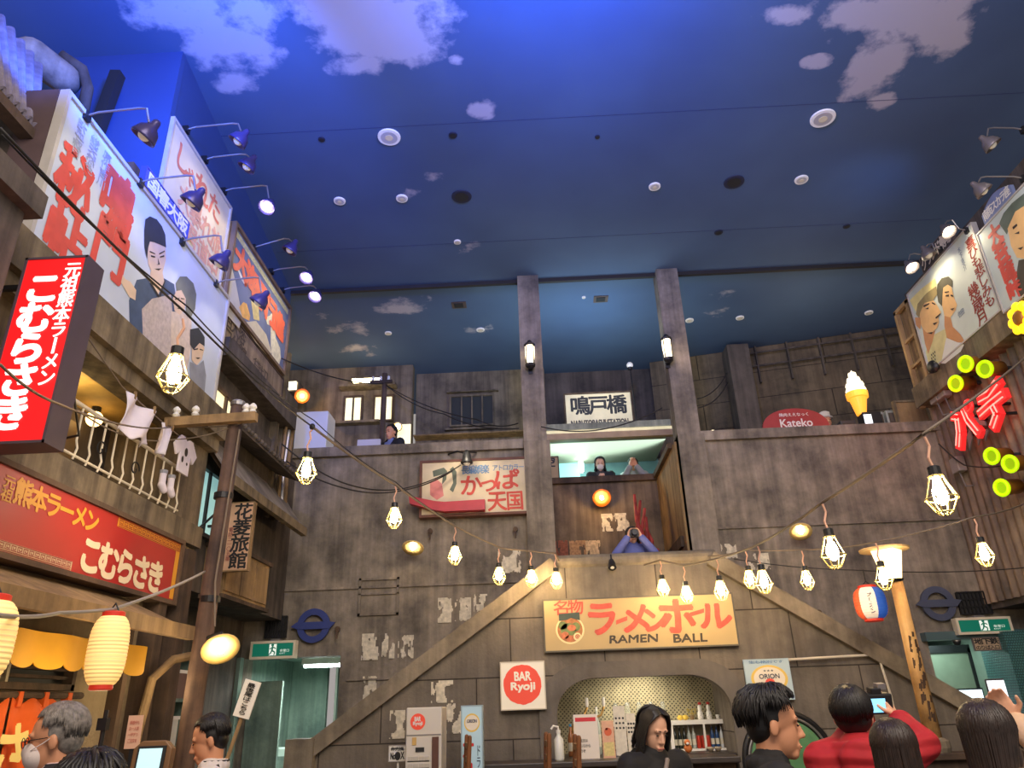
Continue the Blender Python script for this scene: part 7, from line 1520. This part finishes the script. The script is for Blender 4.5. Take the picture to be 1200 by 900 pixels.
        mb.tube([TH(p) for p in pts], [r0*(1-.8*(i/(n_-1))**1.5) for i in range(n_)], 5)
    mb.build('hair_locks', hairm, t, smooth=True, recalc=False)
    if mask:
        mb = MB(); mb.ell(TH((0, .056, -.052)), (.060*s, .052*s, .056*s), 18, 14, Rh); mb.ell(TH((0, .086, -.035)), (.024*s, .028*s, .032*s), 12, 10, Rh); m_ = mb.build('face_mask', mat('mask_white', rgb(222, 206, 200), .8), t, remesh=.005*s)
        for sx in (-1, 1): MB().tube([TH((sx*.056, .07, -.03)), TH((sx*.072, .03, -.012)), TH((sx*.082, -.008, .01))], .0022*s, 5).build('ear_loop', mat('mask_white', 0), t)
    if glasses:
        mb = MB()
        for sx in (-1, 1): mb.tube([TH((sx*.033+.026*math.cos(q*.524), .102, .0+.019*math.sin(q*.524))) for q in range(12)], .0018*s, 5, True); mb.tube([TH((sx*.059, .10, .006)), TH((sx*.082, .01, .008))], .0018*s, 5)
        mb.tube([TH((-.008, .104, .002)), TH((.008, .104, .002))], .0018*s, 5); mb.build('glasses', M_BLKM, t)
    # clothes
    if pants is None: pants = mat('dark_trousers', rgb(34, 34, 40), .8, var=.15)
    mb = MB()
    for sx in (-1, 1): leg(mb, sx, .018, .12)
    mb.ell(T((0, -.005, .94)), ((.158*w+.016)*s, .122*s, .13*s), 20, 12, Rz); mb.build('trousers', pants, t, remesh=.011*s)
    for sx in (-1, 1):
        mb = MB(); mb.cap(T((sx*.105*w, -.045, .055)), T((sx*.116*w, .16, .042)), .05*s, .042*s, 12); mb.cap(T((sx*.105*w, -.03, .06)), T((sx*.105*w, -.02, .13)), .05*s, .048*s, 12); mb.build('shoe', shoe, t, remesh=.009*s)
    if shirt:
        mb = MB(); torso(mb, .010); mb.cap(T((0, -.015, 1.42)), T((0, -.008, 1.475)), .066*s, .062*s, 14); mb.build('shirt', shirt, t, remesh=.009*s)
    g = {'jacket': .022, 'puffer': .030, 'hoodie': .028, 'shirt': .016}[topk]
    mb = MB(); torso(mb, g)
    for k in 'LR': arm(mb, k, g, .10)
    if topk in ('hoodie', 'puffer'):
        for k in range(13):
            a = math.pi*(1.0+k/12)+0; mb.ell(T((.105*math.cos(a), -.01+.10*math.sin(a), 1.435-.012*abs(math.cos(a))-.03*(1-hood))), tuple(x*s*hood for x in (.042, .05, .055)), 12, 10, Rz)
        mb.ell(T((0, -.13, 1.40)), tuple(x*s for x in (.11, .06, .10)), 16, 12, Rz)
    if topk == 'puffer':
        for k in 'LR':
            S, E_, Wr = J[k]
            for q in range(6): f = q/5; mb.ell(T(S.lerp(E_, f)), (.070*s,)*3, 12, 8); mb.ell(T(E_.lerp(Wr, f*.85)), (.060*s,)*3, 12, 8)
        for q in range(6): mb.ell(T((0, -.005, .92+.085*q)), ((.190*w)*s, .142*s, .050*s), 24, 8, Rz)
    if topk == 'jacket' or collar:
        for k in range(12):
            a = math.pi*(.80+1.4*k/11); mb.ell(T((.082*math.cos(a), -.012+.078*math.sin(a), 1.452)), tuple(x*s for x in (.022, .022, .034)), 10, 8, Rz)
    o = mb.build({'jacket': 'jacket', 'puffer': 'puffer_jacket', 'hoodie': 'hoodie', 'shirt': 'shirt_top'}[topk], top, t, remesh=.009*s)
    if shirt and topk == 'jacket':   # open front of the jacket
        bm = bmesh.new(); bm.from_mesh(o.data); inv = Rz.inverted(); kill = []
        for f in bm.faces:
            c = inv @ (f.calc_center_median()) / s; 
            if c.y > .03 and abs(c.x) < (c.z-1.12)*.27 and c.z > 1.12: kill.append(f)
        bmesh.ops.delete(bm, geom=kill, context='FACES'); bm.to_mesh(o.data); bm.free()
    return t, T, TH, s, J
def C(r, g, b, n, v=.12): return mat(n, rgb(r, g, b), .8, var=v, scale=20)
R_ = math.radians
def to_local(head, yaw, P, floor=0.0):
    H = Vector(head); s = (H.z-floor)/1.585; Rz = Matrix.Rotation(yaw, 3, 'Z'); base = Vector((H.x, H.y, floor))-Rz @ Vector((0, .02*s, 0))
    return tuple((Rz.inverted() @ (Vector(P)-base))/s)
# older man in a suit with a face mask
h = AY(64, 866, 3.15)
p, T, TH, s, J = person('grey-haired man in dark suit, glasses and white face mask beside the orange curtain', h, R_(112), skin=SKT, hairm=HG, top=C(34, 32, 38, 'suit_black'), shirt=C(226, 190, 186, 'shirt_pinkish', .04), mask=True, glasses=True, pitch=R_(6))
# dark head just showing at the lower edge
h = AY(102, 938, 2.3); person('person of whom only dark tousled hair shows below the stucco wall', h, R_(10), hair='fluffy', top=C(40, 40, 46, 'coat_dark'), topk='hoodie', face=True, vox=.008)
# man in a white shirt at the pole
h = AY(245, 867, 4.35)
p, T, TH, s, J = person('dark-haired man in white shirt with black straps looking down beside the street pole', h, R_(112), skin=SKT, pitch=R_(16), top=C(214, 204, 200, 'shirt_white', .06), topk='shirt', collar=True, arms={'L': ((-.24, .0, 1.13), (-.12, .24, 1.10)), 'R': ((.24, .0, 1.13), (.12, .24, 1.10))}, hands={'L': ((.6, .6, .1), (0, 0, 1), .5), 'R': ((-.6, .6, .1), (0, 0, 1), .5)})
for sx in (-1, 1): MB().tube([T((sx*.10, -.125, 1.12)), T((sx*.115, -.11, 1.30)), T((sx*.115, -.04, 1.452)), T((sx*.11, .06, 1.42)), T((sx*.12, .122, 1.24)), T((sx*.13, .10, 1.08))], .014*s, 6).build('strap', C(40, 40, 44, 'strap_black'), p)
MB().tube([T((.085*math.cos(a), -.012+.09*math.sin(a), 1.475)) for a in [k*.3307+2.6 for k in range(16)]], .006*s, 5).build('collar_trim', C(40, 40, 44, 'strap_black'), p)
# person in the black hoodie at the bar
h = AY(766, 856, 4.55)
p, T, TH, s, J = person('person with dark shoulder-brushing hair in black hoodie looking down before the bar', h, R_(208), pitch=R_(20), hood=.7, hair='part', top=C(22, 20, 22, 'hoodie_black'), topk='hoodie', arms={'L': ((-.25, .03, 1.14), (-.08, .27, 1.17)), 'R': ((.25, .03, 1.14), (.08, .27, 1.17))}, hands={'L': ((.6, .7, .2), (.4, 0, .9), .6), 'R': ((-.6, .7, .2), (-.4, 0, .9), .6)})
MB().tube([T((-.12, -.15, 1.15)), T((-.10, -.10, 1.40)), T((-.02, .10, 1.43)), T((.10, .17, 1.25)), T((.2, .12, 1.0))], .013*s, 6).build('bag_strap', C(140, 126, 118, 'strap_grey'), p)
t = thing('smartphone', 'smartphone in the hands of the person in the black hoodie', 'phone', T((0, .34, 1.21))); c = T((0, .34, 1.21)); rz = Matrix.Rotation(R_(203), 3, 'Z'); MB().obox(c, rz @ Vector((.036, 0, 0)), rz @ Vector((0, .045, .055)), rz @ Vector((0, -.003, .003))).build('case', M_DARK, t); MB().obox(c+rz @ Vector((0, -.004, .004)), rz @ Vector((.032, 0, 0)), rz @ Vector((0, .04, .05)), rz @ Vector((0, -.001, .001))).build('screen', mat('phone_glow', (.7, .85, 1), .3, emit=1.2, ecol=(.7, .86, 1)), t)
# young man in profile
h = AY(907, 849, 3.02)
person('young man with fluffy black hair in black jacket walking past in profile', h, R_(-100), skin=SKT, hair='fluffy', top=C(26, 25, 27, 'leather_black'), shirt=C(30, 30, 34, 'shirt_black'), pitch=R_(4))
# photographer in the red padded jacket
m_ = C(176, 30, 40, 'puffer_red', .1); nt = m_.node_tree; g_ = nt.nodes.new('ShaderNodeNewGeometry'); wv = nt.nodes.new('ShaderNodeTexWave'); wv.bands_direction = 'Z'; wv.inputs['Scale'].default_value = 5.2; wv.inputs['Distortion'].default_value = 1.2; wv.inputs['Detail'].default_value = 2
nt.links.new(g_.outputs['Position'], wv.inputs['Vector']); bp = nt.nodes.new('ShaderNodeBump'); bp.inputs['Strength'].default_value = .35; bp.inputs['Distance'].default_value = .03; nt.links.new(wv.outputs['Fac'], bp.inputs['Height']); nt.links.new(bp.outputs['Normal'], nt.nodes['Principled BSDF'].inputs['Normal'])
h = AY(999, 838, 3.7)
p, T, TH, s, J = person('person in red padded jacket seen from behind, raising a camera', h, R_(-14), hair='bowl', top=C(176, 30, 40, 'puffer_red', .1), topk='puffer', turn=R_(-10), pitch=R_(-12),
    arms={'L': (to_local(h, R_(-14), AY(985, 880, 3.75)), to_local(h, R_(-14), AY(1015, 838, 3.9))), 'R': (to_local(h, R_(-14), AY(1083, 872, 3.65)), to_local(h, R_(-14), AY(1052, 843, 3.82)))}, hands={'L': ((.4, .2, .7), (.5, -.6, .1), .6), 'R': ((-.32, .15, .85), (-.6, .3, .1), .55)}, pants=C(40, 44, 56, 'jeans_dark'))
MB().tube([T((.0, -.20, 1.10)), T((.10, -.19, 1.25)), T((.16, -.10, 1.42)), T((.12, .04, 1.46))], .026*s, 8).build('bag_strap', C(176, 128, 84, 'strap_tan'), p)
c = AY(1026, 824, 3.84); t = thing('camera', 'black camera with a glowing blue screen raised by the person in red', 'camera', c)
d = Vector((-.05, 1, .18)).normalized(); sx_ = d.cross(Vector((0, 0, 1))).normalized(); up = sx_.cross(d)
MB().obox(c, sx_*.07, d*.03, up*.045).build('camera_body', M_BLKM, t, bevel=.008); MB().lathe([(.04, 0), (.042, .06), (.036, .10)], c+d*.03, 18, d).build('lens', M_BLKM, t); MB().obox(c+up*.055, sx_*.025, d*.025, up*.014).build('viewfinder', M_BLKM, t, bevel=.005)
MB().obox(c-d*.031-up*.005-sx_*.01, sx_*.042, d*.001, up*.03).build('screen', mat('cam_screen', (.2, .6, .9), .3, emit=.8, ecol=(.22, .62, .95)), t); MB().obox(c+up*.075+sx_*.03, sx_*.02, d*.02, up*.012).build('hot_shoe', M_METAL, t)
# dark-haired person with a dark hood in front
h = AY(1048, 882, 3.2); person('person with long dark brown hair in a dark hooded coat seen from behind', h, R_(-8), female=True, hair='long', hairm=HBR, top=C(44, 38, 36, 'coat_brown_black'), topk='hoodie', vox=.007)
# woman in the beige coat with a phone
h = AY(1156, 866, 2.85)
p, T, TH, s, J = person('woman with long dark hair in beige coat seen from behind, lifting a phone', h, R_(6), female=True, hair='long', gx=-.07, hairm=HBR, top=C(212, 178, 146, 'coat_beige', .08), topk='hoodie', turn=R_(-8),
    arms={'R': (to_local(h, R_(6), AY(1236, 886, 2.95)), to_local(h, R_(6), AY(1190, 846, 3.12))), 'L': ((-.25, .05, 1.14), (-.20, .16, .92))}, hands={'R': ((-.35, .1, .8), (-.5, -.5, .1), .5)}, pants=C(60, 54, 52, 'trousers_grey'))
MB().tube([TH((.088*math.cos(a), -.035, .03+.095*math.sin(a))) for a in [math.pi*k/14 for k in range(15)]], .006*s, 6).build('hair_band', C(120, 104, 96, 'band_grey'), p)
MB().tube([T((-.16, -.14, .9)), T((-.06, -.19, 1.2)), T((.08, -.12, 1.44)), T((.14, .0, 1.43))], .010*s, 6).build('bag_strap', C(60, 48, 44, 'strap_brown'), p)
c = AY(1171, 819, 3.15); t = thing('smartphone', 'bright smartphone lifted up by the woman in beige', 'phone', c); MB().obox(c, (.036, 0, 0), (0, .005, 0), (.005, .01, .072)).build('case', M_BLKM, t, bevel=.004); MB().obox(c-Vector((0, .0065, 0)), (.033, 0, 0), (0, .001, 0), (.005, .01, .066)).build('screen', mat('phone_glow2', (.8, .85, .95), .3, emit=.5, ecol=(.8, .84, .95)), t)
# photographer on the landing
h = AY(741, 628, 9.3)
p, T, TH, s, J = person('black-haired person in blue jacket leaning on the landing rail behind a camera', h, R_(180), floor=2.15, hair='mid', top=C(96, 104, 168, 'jacket_blue', .1), topk='hoodie', vox=.008,
    arms={'L': ((-.27, .16, 1.30), (-.09, .24, 1.53)), 'R': ((.27, .16, 1.30), (.09, .24, 1.53))}, hands={'L': ((.3, -.1, .8), (.8, .2, 0), .5), 'R': ((-.3, -.1, .8), (-.8, .2, 0), .5)})
c = TH((0, .19, -.01)); t = thing('camera', 'black camera held at the face of the person on the landing', 'camera', c); MB().obox(c, (.065, 0, 0), (0, .03, 0), (0, 0, .045)).build('camera_body', M_BLKM, t, bevel=.008); MB().lathe([(.036, 0), (.04, .07), (.034, .08)], c-Vector((0, .03, 0)), 16, (0, -1, 0)).build('lens', M_BLKM, t); MB().obox(c+Vector((0, 0, .05)), (.022, 0, 0), (0, .02, 0), (0, 0, .012)).build('viewfinder', M_BLKM, t)
# two people at the gallery rail
h = AY(703, 544, 12.22)
p, T, TH, s, J = person('black-haired person with white mask in black coat at the gallery rail', h, R_(178), floor=3.8, hair='mid', mask=True, pitch=R_(14), top=C(30, 30, 34, 'coat_black'), vox=.009, shirt=C(60, 56, 60, 'scarf_grey'),
    arms={'L': ((-.21, .08, 1.18), (-.07, .26, 1.26)), 'R': ((.21, .08, 1.18), (.07, .26, 1.26))})
h = AY(742, 545, 12.25)
p, T, TH, s, J = person('person in grey jacket lifting a phone before the face at the gallery rail', h, R_(172), floor=3.8, skin=SKT, top=C(150, 148, 142, 'jacket_grey'), vox=.009, arms={'L': ((-.20, .14, 1.28), (-.05, .24, 1.50)), 'R': ((.20, .14, 1.28), (.05, .26, 1.50))}, topk='hoodie', hands={'L': ((.4, .1, .8), (.5, .6, 0), .5), 'R': ((-.4, .1, .8), (-.5, .6, 0), .5)})
c = TH((0, .20, .0)); t = thing('smartphone', 'tan-cased phone held up at the gallery rail', 'phone', c); MB().obox(c, (.04, 0, 0), (0, .006, 0), (0, 0, .075)).build('case', mat('phone_tan', rgb(222, 170, 120), .5), t, bevel=.004); MB().obox(c+Vector((.02, -.007, .05)), (.012, 0, 0), (0, .003, 0), (0, 0, .016)).build('lens', M_DARK, t)
# man in the suit on the upper deck, tiny onlooker on the other side
h = AY(458, 507, 10.6); person('dark-haired man in black suit with blue tie looking down from the upper deck', h, R_(150), floor=4.0, skin=SKT, top=C(30, 30, 36, 'suit_dark'), shirt=C(120, 130, 170, 'shirt_bluish'), vox=.009, pitch=R_(8))
h = AY(968, 494, 11.35); t_, T, TH, s, J = person('small onlooker with pale hat and dark clothes beside the red half-round sign', h, R_(185), floor=4.0, hairm=HG, skin=SKT, top=C(70, 60, 84, 'jacket_plum'), vox=.009, topk='hoodie')
MB().lathe([(.125, .03), (.12, .045), (.09, .05), (.085, .13), (.05, .15), (.0, .152)], TH((0, -.01, .02)), 20).build('hat', C(190, 184, 178, 'hat_pale'), t_, smooth=True)

# pieces of a part hang under that part
PIECE = {'lettering': ('panel', 'light_panel', 'box', 'board', 'cabinet', 'card', 'sheet', 'paper_shade', 'curtain_panel'), 'painted': ('panel',), 'printed': ('card',), 'border': ('panel',), 'hair_locks': ('hair',), 'ear_loop': ('face_mask',), 'pane': ('window_frame',), 'neon_tubes': ('letter_channel',),
         'screen': ('frame', 'case', 'camera_body', 'casing'), 'bezel': ('frame',), 'viewfinder': ('camera_body',), 'hot_shoe': ('camera_body',), 'bulb': ('lamp_shade', 'socket'), 'running_figure': ('panel',), 'pictogram': ('panel',), 'yellow_ring': ('panel',), 'cream_disc': ('panel',), 'red_disc': ('panel', 'cabinet'), 'red_mark': ('panel',),
         'heading': ('card',), 'insulator': ('crossarm',), 'button': ('cabinet',), 'price_strip': ('cabinet',), 'display': ('cabinet',), 'coin_plate': ('cabinet',), 'bottle_cap': ('bottle_body',), 'label_band': ('bottle_body',), 'peg': ('cloth',), 'print': ('shirt_body',), 'spots': ('doll_body',), 'collar_trim': ('shirt_top',), 'glasses': ('body',), 'eye': ('body',), 'eyebrow': ('body',), 'lips': ('body',)}
for o in list(sc.objects):
    if o.parent is None or o.parent.type != 'EMPTY': continue
    nm = o.name.split('.')[0]
    for key, hosts in PIECE.items():
        if nm == key or (key in ('painted', 'printed', 'border', 'lettering') and nm.startswith(key)):
            host = next((c for hname in hosts for c in o.parent.children if c.name.split('.')[0] == hname and c is not o), None)
            if host: o.parent = host
            break
